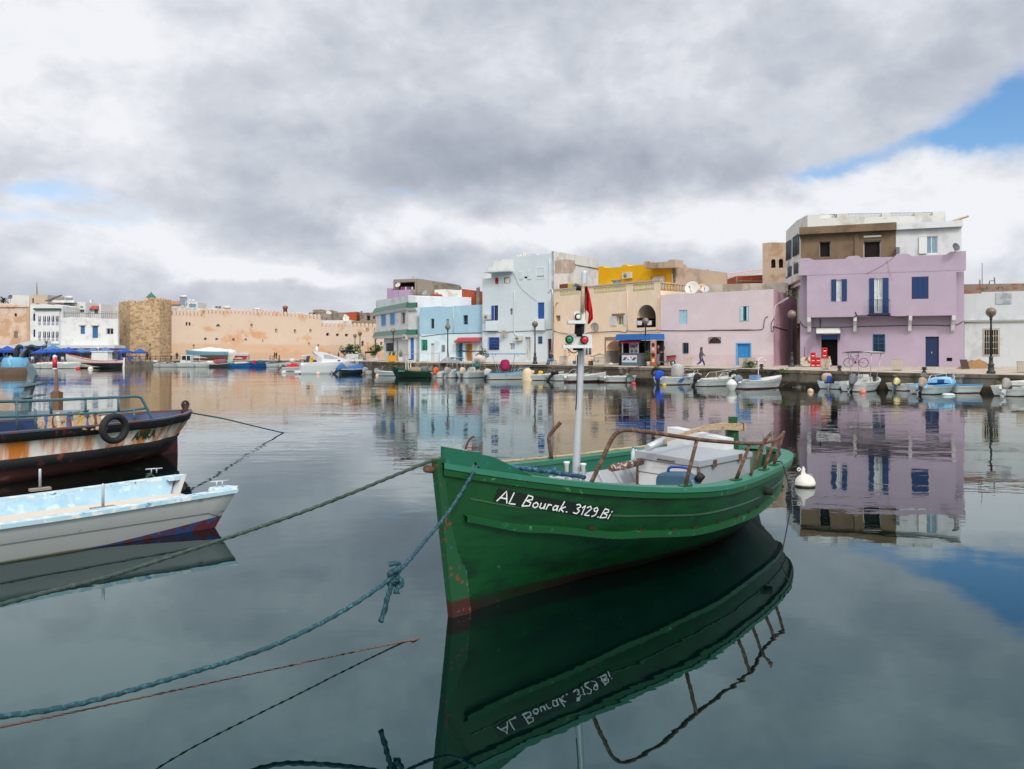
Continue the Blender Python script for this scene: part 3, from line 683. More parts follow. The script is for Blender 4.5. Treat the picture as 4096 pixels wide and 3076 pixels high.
def build_amira():
    t=thing('fishing_boat','rust streaked white and black fishing boat with a tyre on its side','boat',AS)
    n=44; ss=[.5*(1-math.cos(math.pi*i/n)) for i in range(n+1)]
    mats=[M_redbottom,M_band,M_amira]
    idx=[0,0,0,0,1,1,1,2,2,1,1]
    mb=MB()
    for side in (1,-1):
        rows=[[a_pt(s,p,z,side) for p,z in a_prof(s)] for s in ss]
        for j in range(len(idx)):
            mb.sheet([[r[j],r[j+1]] for r in rows],idx[j],True)
    mb.build('hull',mats,t)
    mb=MB()
    for side in (1,-1):
        rows=[]
        for s in ss:
            b=interp(ABT,s)+.04; i=max(.01,b-.16); z=a_z(s); rows.append([a_pt(s,b+.01,z,side),a_pt(s,b+.01,z+.035,side),a_pt(s,i,z+.035,side),a_pt(s,i,z-.02,side)])
        mb.sheet(rows,0,False,True)
    mb.build('cap_rail',[M('rail cap weathered','#3d4a5c',rough=.6,var=.2,sc=5,col2='#6b3c28',thr=.52,sc2=2.2)],t)
    mb=MB()
    for side in (1,-1):
        mb.sheet([[a_pt(s,max(.01,interp(ABT,s)-.11),a_z(s),side),a_pt(s,max(.01,interp(ABT,s)-.2),.55,side)] for s in ss],0)
    mb.sheet([[a_pt(s,-max(.01,interp(ABT,s)-.15),.62),a_pt(s,max(.01,interp(ABT,s)-.15),.62)] for s in ss],0,False)
    mb.build('inner_planking',[M_blueA],t)
    # stern post, rudder
    mb=MB(); c=a_pt(0,0,1.03); mb.lathe([(.10,-.05),(.10,.03),(.06,.08),(.05,.16),(.03,.2)],c-AX*.12,10); mb.tube(arcpts(c-AX*.12+V((0,0,.16)),.09,0,6.3,12,ax=AX),.03,6); mb.build('stern_post',[M('dark rope bound post','#3b2a24',rough=.85)],t)
    mb=MB(); c0=AS+AX*-.9
    mb.hexa([c0+AN*-.03+V((0,0,-.4)),c0+AN*.03+V((0,0,-.4)),c0+AX*.55+AN*.03+V((0,0,-.4)),c0+AX*.55+AN*-.03+V((0,0,-.4)),c0+AN*-.03+AX*.0+V((0,0,.6)),c0+AN*.03+AX*.0+V((0,0,.6)),c0+AX*.52+AN*.03+V((0,0,.68)),c0+AX*.52+AN*-.03+V((0,0,.68))]); mb.build('rudder',[M('maroon rudder paint','#4a1620',rough=.6,var=.15,col2='#6a2a20',thr=.6,sc2=5)],t)
    # lettering
    st,w=text_strokes('AMIRA',gap=.2)
    def find(px,py):
        best=None
        for i in range(300):
            s=.01+.5*i/300
            for j in range(20):
                q=j/19; pr=a_prof(s); a=pr[7];b=pr[9]; p=a_pt(s,a[0]+(b[0]-a[0])*q,a[1]+(b[1]-a[1])*q); x=proj(p); e=(x[0]-px)**2+(x[1]-py)**2
                if best is None or e<best[0]: best=(e,s,q)
        return best[1:]
    ip=[find(540,1727),find(620,1716),find(614,1745),find(528,1761)]
    def surf(s,q):
        pr=a_prof(s); a=pr[7];b=pr[9]; return a_pt(s,a[0]+(b[0]-a[0])*q,a[1]+(b[1]-a[1])*q)
    def fn(a,b):
        s=(ip[0][0]*(1-a)+ip[1][0]*a)*b+(ip[3][0]*(1-a)+ip[2][0]*a)*(1-b); q=(ip[0][1]*(1-a)+ip[1][1]*a)*b+(ip[3][1]*(1-a)+ip[2][1]*a)*(1-b)
        n=(surf(s+.01,q)-surf(s,q)).cross(surf(s,q+.05)-surf(s,q)).normalized()
        if n.dot(AN)<0: n=-n
        return surf(s,q)+n*.012,n
    st=[[(p[0]/w+.04*p[1],p[1]) for p in s] for s in st]
    mb=MB(); letter_mesh(mb,st,fn,.036); mb.build('lettering',[M('dark green lettering paint','#0f3a24',rough=.6)],t,fix=False)
    # guard rail
    def on(px,py,D): return P(px,py,D)
    def Dr(px): return 15.7+(px/610)*2.6
    pts=[(-400,1606),(0,1606),(206,1600),(466,1589),(535,1585),(552,1587),(565,1592),(580,1620),(596,1650),(612,1679)]
    mb=MB(); mb.tube(spline([P(x,y,Dr(x)) for x,y in pts],4),.032,8); mb.tube(spline([P(x,y,Dr(x)) for x,y in ((-400,1672),(0,1667),(412,1650),(583,1633))],4),.026,8); rl=mb.build('guard_rail',[M_railA],t)
    for a,b,c,d in ((65,1606,70,1730),(201,1601,205,1655),(342,1594,343,1650),(472,1589,474,1648),(287,1661,289,1712),(534,1637,540,1690),(141,1637,143,1730)):
        mb=MB(); mb.tube([P(a,b,Dr(a)),P(c,d,Dr(a))],.026,6); mb.build('post',[M_railA],rl)
build_amira()
# tyre fender
def tyre():
    c=P(457,1714,16.55); mb=MB(); ax=AX; az=V((0,0,1)); 
    ring=[]
    for i in range(28):
        a=i/28*2*math.pi; d=ax*math.cos(a)+az*math.sin(a); row=[]
        for j in range(10):
            b=j/10*2*math.pi; rr=.255+.068*math.cos(b); row.append(c+d*rr+AN*(.085*math.sin(b)*(1 if abs(math.sin(b))<.8 else .95)))
        ring.append(row)
    ring.append(ring[0]); mb.sheet(ring,0,True,True)
    o=single(mb,'tyre_fender',[M_tyre],'black car tyre hung as a fender on the rusty boat','tyre',loc=c,local=False)
tyre()
def blanket():
    mb=MB(); rows=[]; rnd=random.Random(3)
    for i in range(29):
        row=[]
        for j in range(11):
            px=150+(i/28)*275; top=1690-36*math.sin(math.pi*min(1,(i/28)*.62+.18))+5*math.sin(i*1.3)
            py=top+(j/10)*(1722-top if True else 0)
            D=17.4-(j/10)*.9+.10*math.sin(i*.9+j*.7)+.05*math.sin(i*2.1-j)
            row.append(P(px,py,D))
        rows.append(row)
    cs=[0,0,0,1,0,0,2,0,3,0,0,0,1,2,0,0,0,4,0,0,1,0,0,2,0,0,3,0]
    for i in range(28): mb.sheet(rows[i:i+2],cs[i])
    m=M('striped blanket cloth','#a08a70',rough=.9,var=.2,sc=6,col2='#8a7358',thr=.60,sc2=6)
    o=single(mb,'striped_blanket',[m,paint('blanket blue','#2c4f8a',rough=.9),paint('blanket brown','#5a3527',rough=.9),paint('blanket pale','#b9ad9c',rough=.9),paint('blanket yellow','#b08a2a',rough=.9)],'crumpled tan striped blanket heaped along the rusty boat rail','blanket'); q=o.modifiers.new('s','SOLIDIFY'); q.thickness=.03
blanket()
# grey boat behind with raised outboard leg
M_greyboat=M('grey boat paint','#5d7078',rough=.5,var=.12,sc=5,col2='#7a8c94',thr=.6,sc2=4)
def grey_boat():
    D=22.5; t=thing('motorboat','grey motorboat with its outboard leg tilted up, moored behind the rusty boat','boat',P(60,1770,D))
    mb=MB(); a=[(-420,1668),(258,1656),(252,1672),(228,1694),(110,1700),(-420,1745)]
    mb.prism([P(x,y,D) for x,y in a],(-.2,1.7,0)); mb.prism([P(x,y,D+.05) for x,y in ((-420,1745),(110,1700),(228,1694),(200,1770),(-420,1850))],(-.2,1.6,0)); mb.build('hull',[M_greyboat],t)
    mb=MB(); mb.prism([P(x,y,D-.4) for x,y in ((-420,1640),(68,1645),(70,1740),(-420,1740))],(0,.5,0)); mb.build('cabin',[M_greyboat],t)
    mb=MB(); lg=[(80,1650),(112,1650),(118,1580),(132,1530),(140,1500),(126,1470),(112,1452),(104,1462),(112,1492),(104,1525),(86,1590)]
    mb.prism([P(x,y,D+.3) for x,y in lg],(0,.16,0)); leg=mb.build('outboard_leg',[M_greyboat],t)
    for x0,y0,x1,y1 in ((54,1594,155,1581),(70,1548,170,1530)):
        mb=MB(); p=P(x0,y0,D+.2);q=P(x1,y1,D+.2); mb.obox((p+q)/2+V((0,.15,0)),(q-p)/2,V((0,.2,0)),V((0,0,.03))); mb.build('fin_plate',[M_greyboat],leg)
grey_boat()
# ================================================================ white open boat at the left
def white_boat():
    S=W(890,2108); AXW=V((.683,.73,0)).normalized(); ANW=V((AXW.y,-AXW.x,0)); Bm=1.95
    S=S-AXW*.10
    M_wh=M('white fibreglass hull','#b9b7b6',rough=.4,var=.05,sc=2,col2='#9c9996',thr=.66,sc2=3,zsplit=[(.02,'#6b6a50')],zs=.012,streak=.1)
    M_lb=M('faded light blue inside','#9dbccb',rough=.6,var=.10,sc=5,col2='#88afc6',thr=.57,soft=.14,sc2=3.5,col3='#b2cad3',thr3=.60,sc3=5)
    M_sand=M('cream boat floor','#cdbfae',rough=.7,var=.07,sc=4)
    M_rim=M('scuffed blue white rim','#a9c6d3',rough=.55,var=.1,sc=6,col2='#4f86b0',thr=.62,soft=.03,sc2=7,col3='#d8dcda',thr3=.55,sc3=8)
    t=thing('rowing_boat','open white boat with a scuffed light blue inside and a notched stern','boat',S)
    L=6.0
    def hb(s): return Bm/2*(.97 if s<.55 else .97*(1-((s-.55)/.45)**2.2))   # s 0 stern, 1 bow
    def wp(s,pe,z): # pe from -1..1 of half breadth ; centre line lies Bm/2 left of near side
        rake=.27*(z/.5)*(1-min(1,s*6)) 
        p=S-AXW*(s*L-rake)-ANW*(.93*Bm/2)+ANW*pe; p.z=z; return p
    def zg(s): return .525-.05*math.sin(math.pi*min(1,s*1.2))+.25*max(0,(s-.6)/.4)**2
    n=30; ss=[i/n for i in range(n+1)]
    prof=lambda s:[(0,-.25),(hb(s)*.6,-.2),(hb(s)*.88,-.04),(hb(s)*.93,.0),(hb(s)*.965,.22),(hb(s)*.985,.24),(hb(s)*1.04,zg(s)-.05),(hb(s)*1.06,zg(s))]
    mb=MB()
    for sd in (1,-1): mb.sheet([[wp(s,p*sd,z) for p,z in prof(s)] for s in ss],0,True)
    # transom with motor notch
    b=[wp(0,p,z) for p,z in prof(0)]; c=[wp(0,-p,z) for p,z in prof(0)]
    hbm=hb(0)
    poly=[wp(0,p,z) for p,z in prof(0)]+[wp(0,.62*hbm,zg(0)),wp(0,.52*hbm,.30),wp(0,-.62*hbm,.30),wp(0,-.72*hbm,zg(0)+.02)]+[wp(0,-p,z) for p,z in prof(0)][::-1][:-1]
    mb.prism(poly,AXW*-.06); mb.build('hull',[M_wh],t)
    mb=MB()
    for sd in (1,-1):
        rows=[]
        for s in ss: o=hb(s)*1.07+.015; i=max(.02,hb(s)*1.0-.11); rows.append([wp(s,o*sd,zg(s)-.04),wp(s,o*sd,zg(s)+.012),wp(s,i*sd,zg(s)+.012),wp(s,i*sd,zg(s)-.04)])
        mb.sheet(rows,0,False,True); mb.add(rows[0],[(0,1,2,3)])
    for a0,a1 in ((.62,1.02),(-1.02,-.72)):
        z=zg(0); mb.hexa([wp(0,a0*hbm,z-.03),wp(0,a1*hbm,z-.03),wp(.03,a1*hbm,z-.03),wp(.03,a0*hbm,z-.03),wp(0,a0*hbm,z+.02),wp(0,a1*hbm,z+.05),wp(.03,a1*hbm,z+.016),wp(.03,a0*hbm,z+.016)])
    mb.build('rim',[M_rim],t)
    mb=MB()
    for sd in (1,-1):
        mb.sheet([[wp(s,(hb(s)*1.0-.10)*sd,zg(s)),wp(s,(hb(s)*.93-.12)*sd,.34),wp(s,(hb(s)*.9-.15)*sd,.28)] for s in [.012]+ss[1:]],0,True)
    mb.build('inner_side',[M_lb],t)
    mb=MB(); mb.sheet([[wp(s,-(hb(s)*.9-.14),.285),wp(s,(hb(s)*.9-.14),.285)] for s in ss[0:]],0,False); mb.build('floor',[M_sand],t)
    mb=MB(); tri=[]
    N=16
    for i in range(N+1):
        k=i/N; s=.0+.30*k; zt=.165*(1-k)**1.4; rows_=[]
        zz=[.0,zt*.5,zt]
        rows_=[wp(s,(hb(s)*(.93+.035*(z/.22))+.006),z+.004) for z in zz]; tri.append(rows_)
    mb.sheet(tri,0,True); mb.build('boot_stripe',[M('red and blue boot paint','#4f1620',rough=.6,var=.15,col2='#1d3566',thr=.52,soft=.05,sc2=5,col3='#7f9fb8',thr3=.72,sc3=10)],t)
    mb=MB(); mb.tube([wp(.035+.9*i/40,hb(.035+.9*i/40)*.972+.004,.235) for i in range(41)]+[],.009,5); mb.tube([wp(.035,hb(.03)*.972+.004,.235),wp(.0,hb(0)*.955+.006,.15)],.009,5); mb.build('moulding_line',[M('moulding crease shade','#6f6e6c',rough=.6)],t)  # dark grey tube paints the shade of the moulded crease
    for px,py in ((412,2028),(160,1952)):
        pass
    for (px,py,h,D,pw) in ((412,2026,.29,10.55,.15),(160,1951,.27,11.95,.14)):
        c=P(px,py,D); mb=MB(); mb.obox(c+V((0,0,-.02)),AXW*pw,ANW*.055,V((0,0,.018)),1); mb.tube([c,c+V((0,0,h)),c+V((0,0,h+.012))],[.019,.019,.012],10); mb.build('thole_pin',[M_alu,M('bare board','#8f8377',rough=.8)],t)
    for px,py,D in ((878,1937,11.75),(616,1886,13.2)):
        c=P(px,py,D); mb=MB(); u=(AXW*.8+ANW*.2).normalized(); mb.tube([c-u*.13+V((0,0,.045)),c+u*.13+V((0,0,.045))],.012,6)
        for k in (-.04,.04): mb.tube([c+u*k-V((0,0,.03)),c+u*k+V((0,0,.05))],.011,6)
        mb.build('cleat',[M_alu],t)
    mb=MB(); c=P(598,1912,12.75); mb.tube(spline([c+V((.04,0,.06)),c+V((-.02,-.05,.02)),c+V((-.06,-.05,-.06)),c+V((-.05,-.06,-.16)),c+V((.02,-.06,-.18)),c+V((.06,-.06,-.1)),c+V((.03,-.05,0))],5),.014,7,lobes=3,twist=20)
    mb.tube(spline([c+V((-.05,0,.02)),c+V((.0,-.03,.07)),c+V((.06,.02,.02)),c+V((.12,-.05,-.04))],5),.016,7)
    single(mb,'rope_loop',[M_greyrope],'short green rope looped over the far cleat of the white boat','rope')
white_boat()
# ---------------------------------------------------------------- red and white beacon on its rusty post
def beacon():
    c=W(227,1652); D=c.y; t=thing('channel_beacon','red and white beacon can on a rusty iron post in the water','beacon',c)
    k=D/F; M_ru=M('rusty beacon post','#6e5646',rough=.8,var=.15,sc=9,col2='#8f5a34',thr=.58,sc2=5)
    def z(py): return P(0,py,D).z
    mb=MB(); mb.box((-.17,-.17,-.4),(.17,.17,z(1568)),0); mb.build('footing',[M('rust stained footing','#6b5138',rough=.8,var=.2,col2='#8a4a20',thr=.56,sc2=4)],t,local=True)
    mb=MB(); mb.lathe([(.17,z(1568)),(.085,z(1562)),(.075,z(1540)),(.055,z(1478))],(-.02,0,0),12); mb.build('post',[M_ru],t,local=True)
    m=M('red beacon paint','#c01822',rough=.4,var=.06,col2='#d9dde0',thr=.64,soft=.02,sc2=3)
    mb=MB(); r=.09; mb.lathe([(r,z(1475)),(r,z(1429))],(-.08,0,0),16,0); mb.build('lamp_body',[m],t,local=True)
    mb=MB(); mb.lathe([(r*.9,z(1479)),(r*1.02,z(1475)),(r*1.02,z(1472))],(-.08,0,0),16); mb.lathe([(r*1.02,z(1430)),(r*1.02,z(1425)),(r*.6,z(1422)),(r*.3,z(1420)),(0,z(1419))],(-.08,0,0),16); mb.build('cap',[M_whitepaint],t,local=True)
beacon()
# ================================================================ buildings
CR={0:(0,0,1),1:(0,1100,.37323),2:(800,1100,.37323),3:(1480,980,.37323),4:(2180,980,.37323),5:(2700,1000,.36166),6:(3100,820,.48162)}
def T(c,*xy):
    ox,oy,s=CR[c]; return [(ox+xy[i]*s,oy+xy[i+1]*s) for i in range(0,len(xy),2)]
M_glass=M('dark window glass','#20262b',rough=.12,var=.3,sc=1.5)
M_paleglass=M('pale blue window glass','#7f9fb0',rough=.15,var=.15)  # even pale blue grey glass colour
M_dark=M('room shade black','#0c0c0d',rough=.9)  # black panel colour stands in for the shade of unlit openings
M_wfr=paint('white window frame','#d9dbd8'); M_conc=plaster('bare concrete','#8b8378',streak=.45,patch='#6d655b',thr=.6)
M_brick=M('hollow red brick','#a1472a',rough=.9,var=.2,sc=9,col2='#7f3a24',thr=.55,sc2=8,stretch=(1,1,3),col3='#b48a74',thr3=.66,sc3=3)
M_cable=paint('black cable','#1c1c1e'); M_pipe=paint('white drain pipe','#cfd2d2')
BLUE='#1c5fb0'; NAVY='#0f3f86'; SKYB='#2f86c4'; TEAL='#1f7f96'
class Fac:
    def __init__(s,L,Rr,off=0):
        s.o=P(*L); s.e=P(*Rr); d=s.e-s.o; s.gz=(s.o.z+s.e.z)/2; d.z=0; s.w=d.length; s.u=d.normalized(); s.n=V((s.u.y,-s.u.x,0)); s.o=s.o.copy(); s.o.z=0; s.o+=s.n*off
    def uz(s,px,py,off=0):
        d=P(px,py,1)-V((0,0,H)); q=s.o+s.n*off-V((0,0,H)); q.z=0
        t=q.dot(s.n)/d.dot(s.n); p=V((0,0,H))+d*t; return ((p-s.o).dot(s.u),p.z)
    def at(s,u,z,off=0):
        p=s.o+s.u*u+s.n*off; p.z=z; return p
    def rect(s,a,b,off=0):
        (x0,y0),(x1,y1)=a,b; ua=s.uz(x0,(y0+y1)/2,off)[0]; ub=s.uz(x1,(y0+y1)/2,off)[0]; xc=(x0+x1)/2
        return (ua,s.uz(xc,y1,off)[1],ub,s.uz(xc,y0,off)[1])
    def side(s,which,length): # facade running back from the right or left end
        g=Fac.__new__(Fac); g.gz=s.gz; g.w=length
        if which=='R': g.o=s.o+s.u*s.w; g.u=-s.n; 
        else: g.o=s.o-s.n*length; g.u=s.n
        g.n=V((g.u.y,-g.u.x,0)); return g
class Bld:
    def __init__(s,name,label,f,cat='house',group=None):
        s.f=f; s.t=thing(name,label,cat,f.at(f.w/2,f.gz),0,group); s.ops=[]
    def op(s,c,x0,y0,x1,y1,kind='glass',col=None,f=None,off=0,**k):
        f=f or s.f; a,b=T(c,x0,y0,x1,y1); r=f.rect(a,b,off); s.ops.append((r,kind,col,f,off,k)); return r
    def wall(s,mats,top=None,zt=None,depth=6,f=None,off=0,u0=0,u1=None,zb=None,part='walls',m=0,rdm=None,back=True):
        f=f or s.f; u1=f.w if u1 is None else u1; zb=f.gz-.6 if zb is None else zb
        if top: tp=[f.uz(x,y,off) for x,y in top]; tp[0]=(u0,tp[0][1]); tp[-1]=(u1,tp[-1][1])
        else: tp=[(u0,zt),(u1,zt)]
        ops=[o for o in s.ops if o[3] is f and o[4]==off and o[0][1]>=zb-.8 and o[0][0]>u0-.01 and o[0][2]<u1+.01]
        zm=min(t[1] for t in tp)-.02
        us=sorted({u0,u1}|{o[0][0] for o in ops}|{o[0][2] for o in ops}); zs=sorted({zb,zm}|{max(zb,o[0][1]) for o in ops}|{min(zm,o[0][3]) for o in ops})
        mb=MB()
        for a,b in zip(us,us[1:]):
            for c,d in zip(zs,zs[1:]):
                um,zc=(a+b)/2,(c+d)/2
                if any(o[0][0]<um<o[0][2] and o[0][1]<zc<o[0][3] for o in ops): continue
                mb.add([f.at(a,c,off),f.at(b,c,off),f.at(b,d,off),f.at(a,d,off)],[(0,1,2,3)],m)
        mb.add([f.at(u0,zm,off),f.at(u1,zm,off)]+[f.at(u,z,off) for u,z in tp[::-1]],[tuple(range(2+len(tp)))],m)
        for r,kind,col,_,_,k in ops:
            a,c,b,d=r; d=min(d,zm); c=max(c,zb); rd=k.get('rd',.2); q=lambda u,z,o=0:f.at(u,z,off-o)
            for (p1,p2) in (((a,c),(b,c)),((b,c),(b,d)),((b,d),(a,d)),((a,d),(a,c))):
                mb.add([q(*p1),q(*p2),q(*p2,rd),q(*p1,rd)],[(0,1,2,3)],k.get('rm',m))
            if k.get('arch'):
                rr=(b-a)/2; zs_=d-rr*k['arch']; n=8
                L=[(a+rr-rr*math.cos(i*math.pi/2/n),zs_+(d-zs_)*math.sin(i*math.pi/2/n)) for i in range(n+1)]
                mb.add([q(a,d)]+[q(*p) for p in L],[tuple(range(n+2))],m)
                mb.add([q(b,d)]+[q(a+b-p[0],p[1]) for p in L],[tuple(range(n+2))],m)
                for X in (L,[(a+b-p[0],p[1]) for p in L]):
                    for p1,p2 in zip(X,X[1:]): mb.add([q(*p1),q(*p2),q(*p2,rd),q(*p1,rd)],[(0,1,2,3)],m)
        if back:   # sides, roof, back
            bk=[f.at(u,z,off-depth) for u,z in tp]; fr=[f.at(u,z,off) for u,z in tp]
            for i in range(len(tp)-1): mb.add([fr[i],fr[i+1],bk[i+1],bk[i]],[(0,1,2,3)],m)
            mb.add([f.at(u0,zb,off),fr[0],bk[0],f.at(u0,zb,off-depth)],[(0,1,2,3)],m)
            mb.add([f.at(u1,zb,off),fr[-1],bk[-1],f.at(u1,zb,off-depth)],[(0,1,2,3)],m)
            mb.add([f.at(u0,zb,off-depth)]+bk+[f.at(u1,zb,off-depth)],[tuple(range(len(bk)+2))],m)
        w=mb.build(part,mats,s.t,fix=True)
        for o in ops: s.fill(*o)
        s.ops=[o for o in s.ops if o not in ops]
        return w
    def box(s,part,c,x0,y0,x1,y1,o0,o1,mat,f=None,off=0,parent=None,dz0=0):
        f=f or s.f; a,b=T(c,x0,y0,x1,y1); r=f.rect(a,b,off); mb=MB(); fbox(mb,f,r[0],r[1]+dz0,r[2],r[3],o0,o1); return mb.build(part,mat,parent or s.t)
    def fill(s,r,kind,col,f,off,k):
        a,c,b,d=r; rd=k.get('rd',.2); w=b-a; h=d-c; B=lambda mb,u0,z0,u1,z1,o0,o1,m=0:fbox(mb,f,u0,z0,u1,z1,off+o0,off+o1,m)
        if kind=='open': return
        if kind in('glass','pale','curtain','grille','dark'):
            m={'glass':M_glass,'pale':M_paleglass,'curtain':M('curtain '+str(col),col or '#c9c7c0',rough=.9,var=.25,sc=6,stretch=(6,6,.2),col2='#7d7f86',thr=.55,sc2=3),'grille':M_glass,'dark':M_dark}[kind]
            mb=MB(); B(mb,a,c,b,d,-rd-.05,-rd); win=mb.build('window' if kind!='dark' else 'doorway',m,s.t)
            if kind=='dark' and not k.get('fr'): return
            fr=k.get('fr',col if kind!='curtain' else '#d9dbd8') or '#d9dbd8'; fw=k.get('fw',.07); mb=MB(); o0,o1=-rd,-rd+.05
            B(mb,a,c,a+fw,d,o0,o1);B(mb,b-fw,c,b,d,o0,o1);B(mb,a+fw,c,b-fw,c+fw,o0,o1);B(mb,a+fw,d-fw,b-fw,d,o0,o1)
            nx,nz=k.get('bars',(1,0))
            for i in range(nx): u=a+w*(i+1)/(nx+1); B(mb,u-fw*.4,c+fw,u+fw*.4,d-fw,o0,o1-.005)
            for i in range(nz): z=c+h*(i+1)/(nz+1); B(mb,a+fw,z-fw*.3,b-fw,z+fw*.3,o0+.003,o1-.012)
            mb.build('frame',paint('frame '+fr,fr),win)
            if kind=='grille':
                mb=MB(); n=max(4,int(w/.14)); gm=paint('grille '+k.get('gc','#3a4048'),k.get('gc','#3a4048')); e=k.get('proud',.04)
                for i in range(n+1): u=a+w*i/n; mb.tube([f.at(u,c,off+e),f.at(u,d,off+e)],.016,5)
                for i in range(5): z=c+h*i/4; mb.tube([f.at(a,z,off+e),f.at(b,z,off+e)],.016,5)
                mb.build('window_grille',gm,win)
        elif kind=='shutter':
            mb=MB(); m=paint('shutter '+col,col,rough=.5); n=k.get('leaves',2); ct=k.get('ct',.05)
            for i in range(n):
                u0=a+w*i/n+.01;u1=a+w*(i+1)/n-.01; B(mb,u0,c,u1,d,-rd*.5-.05,-rd*.5); 
                ns=max(5,int(h/.13))
                for j in range(ns): z=c+h*.05+h*.9*j/ns; B(mb,u0+.05,z,u1-.05,z+h*.5/ns,-rd*.5,-rd*.5+.02)
            mb.build('shutter',m,s.t)
        elif kind=='door':
            m=paint('door '+col,col,rough=.5); mb=MB(); n=k.get('leaves',1)
            for i in range(n): B(mb,a+w*i/n+.01,c,a+w*(i+1)/n-.01,d-.02,-rd-.05,-rd)
            dr=mb.build('door',m,s.t); mb=MB(); B(mb,a+w*.45,c+h*.45,a+w*.5,c+h*.5,-rd,-rd+.06); mb.build('handle',M_alu,dr)
        if k.get('sill'):
            mb=MB(); B(mb,a-.06,c-.08,b+.06,c,-.0,.08); mb.build('window_sill',paint('sill '+k['sill'],k['sill']),s.t)
        if k.get('trim'):
            mb=MB(); t=.11; B(mb,a-t,c-t,a,d+t,0,.035);B(mb,b,c-t,b+t,d+t,0,.035);B(mb,a,d,b,d+t,0,.035);B(mb,a,c-t,b,c,0,.035); mb.build('window_surround',paint('trim '+k['trim'],k['trim']),s.t)
    def leaf(s,c,x0,y0,x1,y1,col,f=None,off=0):   # shutter leaf folded open against the wall
        f=f or s.f; a,b=T(c,x0,y0,x1,y1); r=f.rect(a,b,off); mb=MB(); fbox(mb,f,*r,off+.015,off+.055); h=r[3]-r[1]; n=8
        for j in range(n): z=r[1]+h*.06+h*.88*j/n; fbox(mb,f,r[0]+.05,z,r[2]-.05,z+h*.06,off+.055,off+.072)
        return mb.build('shutter',paint('shutter '+col,col,rough=.5),s.t)
    def cable(s,pts,r=.02,mat=None,f=None,off=.05,part='cable'):
        f=f or s.f; q=[f.at(*f.uz(x,y,off),off) for x,y in pts]; mb=MB(); mb.tube(spline(q,4) if len(q)>2 else q,r,5); return mb.build(part,mat or M_cable,s.t)
def fbox(mb,f,u0,z0,u1,z1,o0,o1,m=0):
    mb.hexa([f.at(u0,z0,o1),f.at(u1,z0,o1),f.at(u1,z0,o0),f.at(u0,z0,o0),f.at(u0,z1,o1),f.at(u1,z1,o1),f.at(u1,z1,o0),f.at(u0,z1,o0)],m)
# ---- things fixed to or standing on houses
def ac_unit(c,x0,y0,x1,y1,f,label,off=0):
    a,b=T(c,x0,y0,x1,y1); r=f.rect(a,b,off+.35); t=thing('air_conditioner',label,'air conditioner',f.at((r[0]+r[2])/2,r[1],off+.05))
    mb=MB(); fbox(mb,f,*r,off+.05,off+.38); mb.build('casing',paint('ac casing','#c3c1b8'),t)
    mb=MB(); w=r[2]-r[0]; h=r[3]-r[1]; mb.lathe([(h*.36,0),(h*.36,.02),(h*.08,.025),(h*.06,.03)],f.at(r[0]+w*.38,(r[1]+r[3])/2,off+.38),12,axis=tuple(f.n)); mb.build('fan_grille',paint('ac fan','#77787a'),t)
def dish(px,py,rp,D,label,aim=(-.3,-.7,.45),col='#b9b8b2',rust=True,stand=.5):
    c=P(px,py,D); r=rp*D/F; t=thing('satellite_dish',label,'satellite dish',c-V((0,0,r+stand)))
    m=M('dish '+col,col,rough=.5,var=.08,col2='#8f5a33' if rust else None,thr=.60,soft=.05,sc2=1.6/max(r,.3)); q=V(aim).normalized()
    mb=MB(); mb.lathe([(.01,0),(r*.5,r*.05),(r*.85,r*.16),(r,r*.24),(r*.98,r*.26),(r*.83,r*.19),(r*.48,r*.08),(.01,r*.03)],c-q*r*.1,16,axis=tuple(q)); mb.build('reflector',m,t)
    mb=MB(); mb.tube([c-q*r*.1-V((0,0,r*.7)),c+q*r*.95-V((0,0,r*.25))],.02+r*.02,5); mb.ball(c+q*r*.95-V((0,0,r*.2)),.05+r*.05,6); mb.build('feed_arm',M_conc,t)
    mb=MB(); mb.tube([c-q*r*.12,c-q*r*.25-V((0,0,r*.3)),c-q*r*.25-V((0,0,r+stand))],.03+r*.02,6); mb.build('mount',M_conc,t)
# ---------------------------------------------------------------- quay edge and ground profile
EDGE=[(4500,1510,47.0),(4096,1501,48.5),(3630,1492,53.5),(3235,1482,57.8),(2950,1475,63.2),(2580,1470,67.3),(2226,1461,77),(1946,1456,83),(1700,1451,88.5),(1490,1447,92.5)]
FE=[P(*e) for e in EDGE]
# facades
fA1=Fac((1504,1444,108),(1633,1443,94.6)); fA2=Fac((1633,1443,94.6),(1662,1443,94.0)); fA3=Fac((1662,1443,94.0),(1769,1443,95.4))
fB=Fac((1678,1445,93),(1930,1445,90)); fC=Fac((1930,1446,89.2),(2215,1448,85)); fCs=fC.side('R',12.5)
fD=Fac((2215,1448,84),(2641,1458,72.5)); fDs=fD.side('R',7); fE=Fac((2642,1458,72.4),(3094,1463,67.2)); fEs=fE.side('R',9)
fF=Fac((3201,1464,67),(3856,1467,62.6)); fG=Fac((3857,1468,62.7),(4300,1480,60.0))
M_peel=plaster('white wall','#d3d3d0',streak=.28,patch='#b9b6ae',thr=.63)
M_whiteA=plaster('bright white wall','#d2d3d5',streak=.2,patch='#bfc0c0',thr=.64)
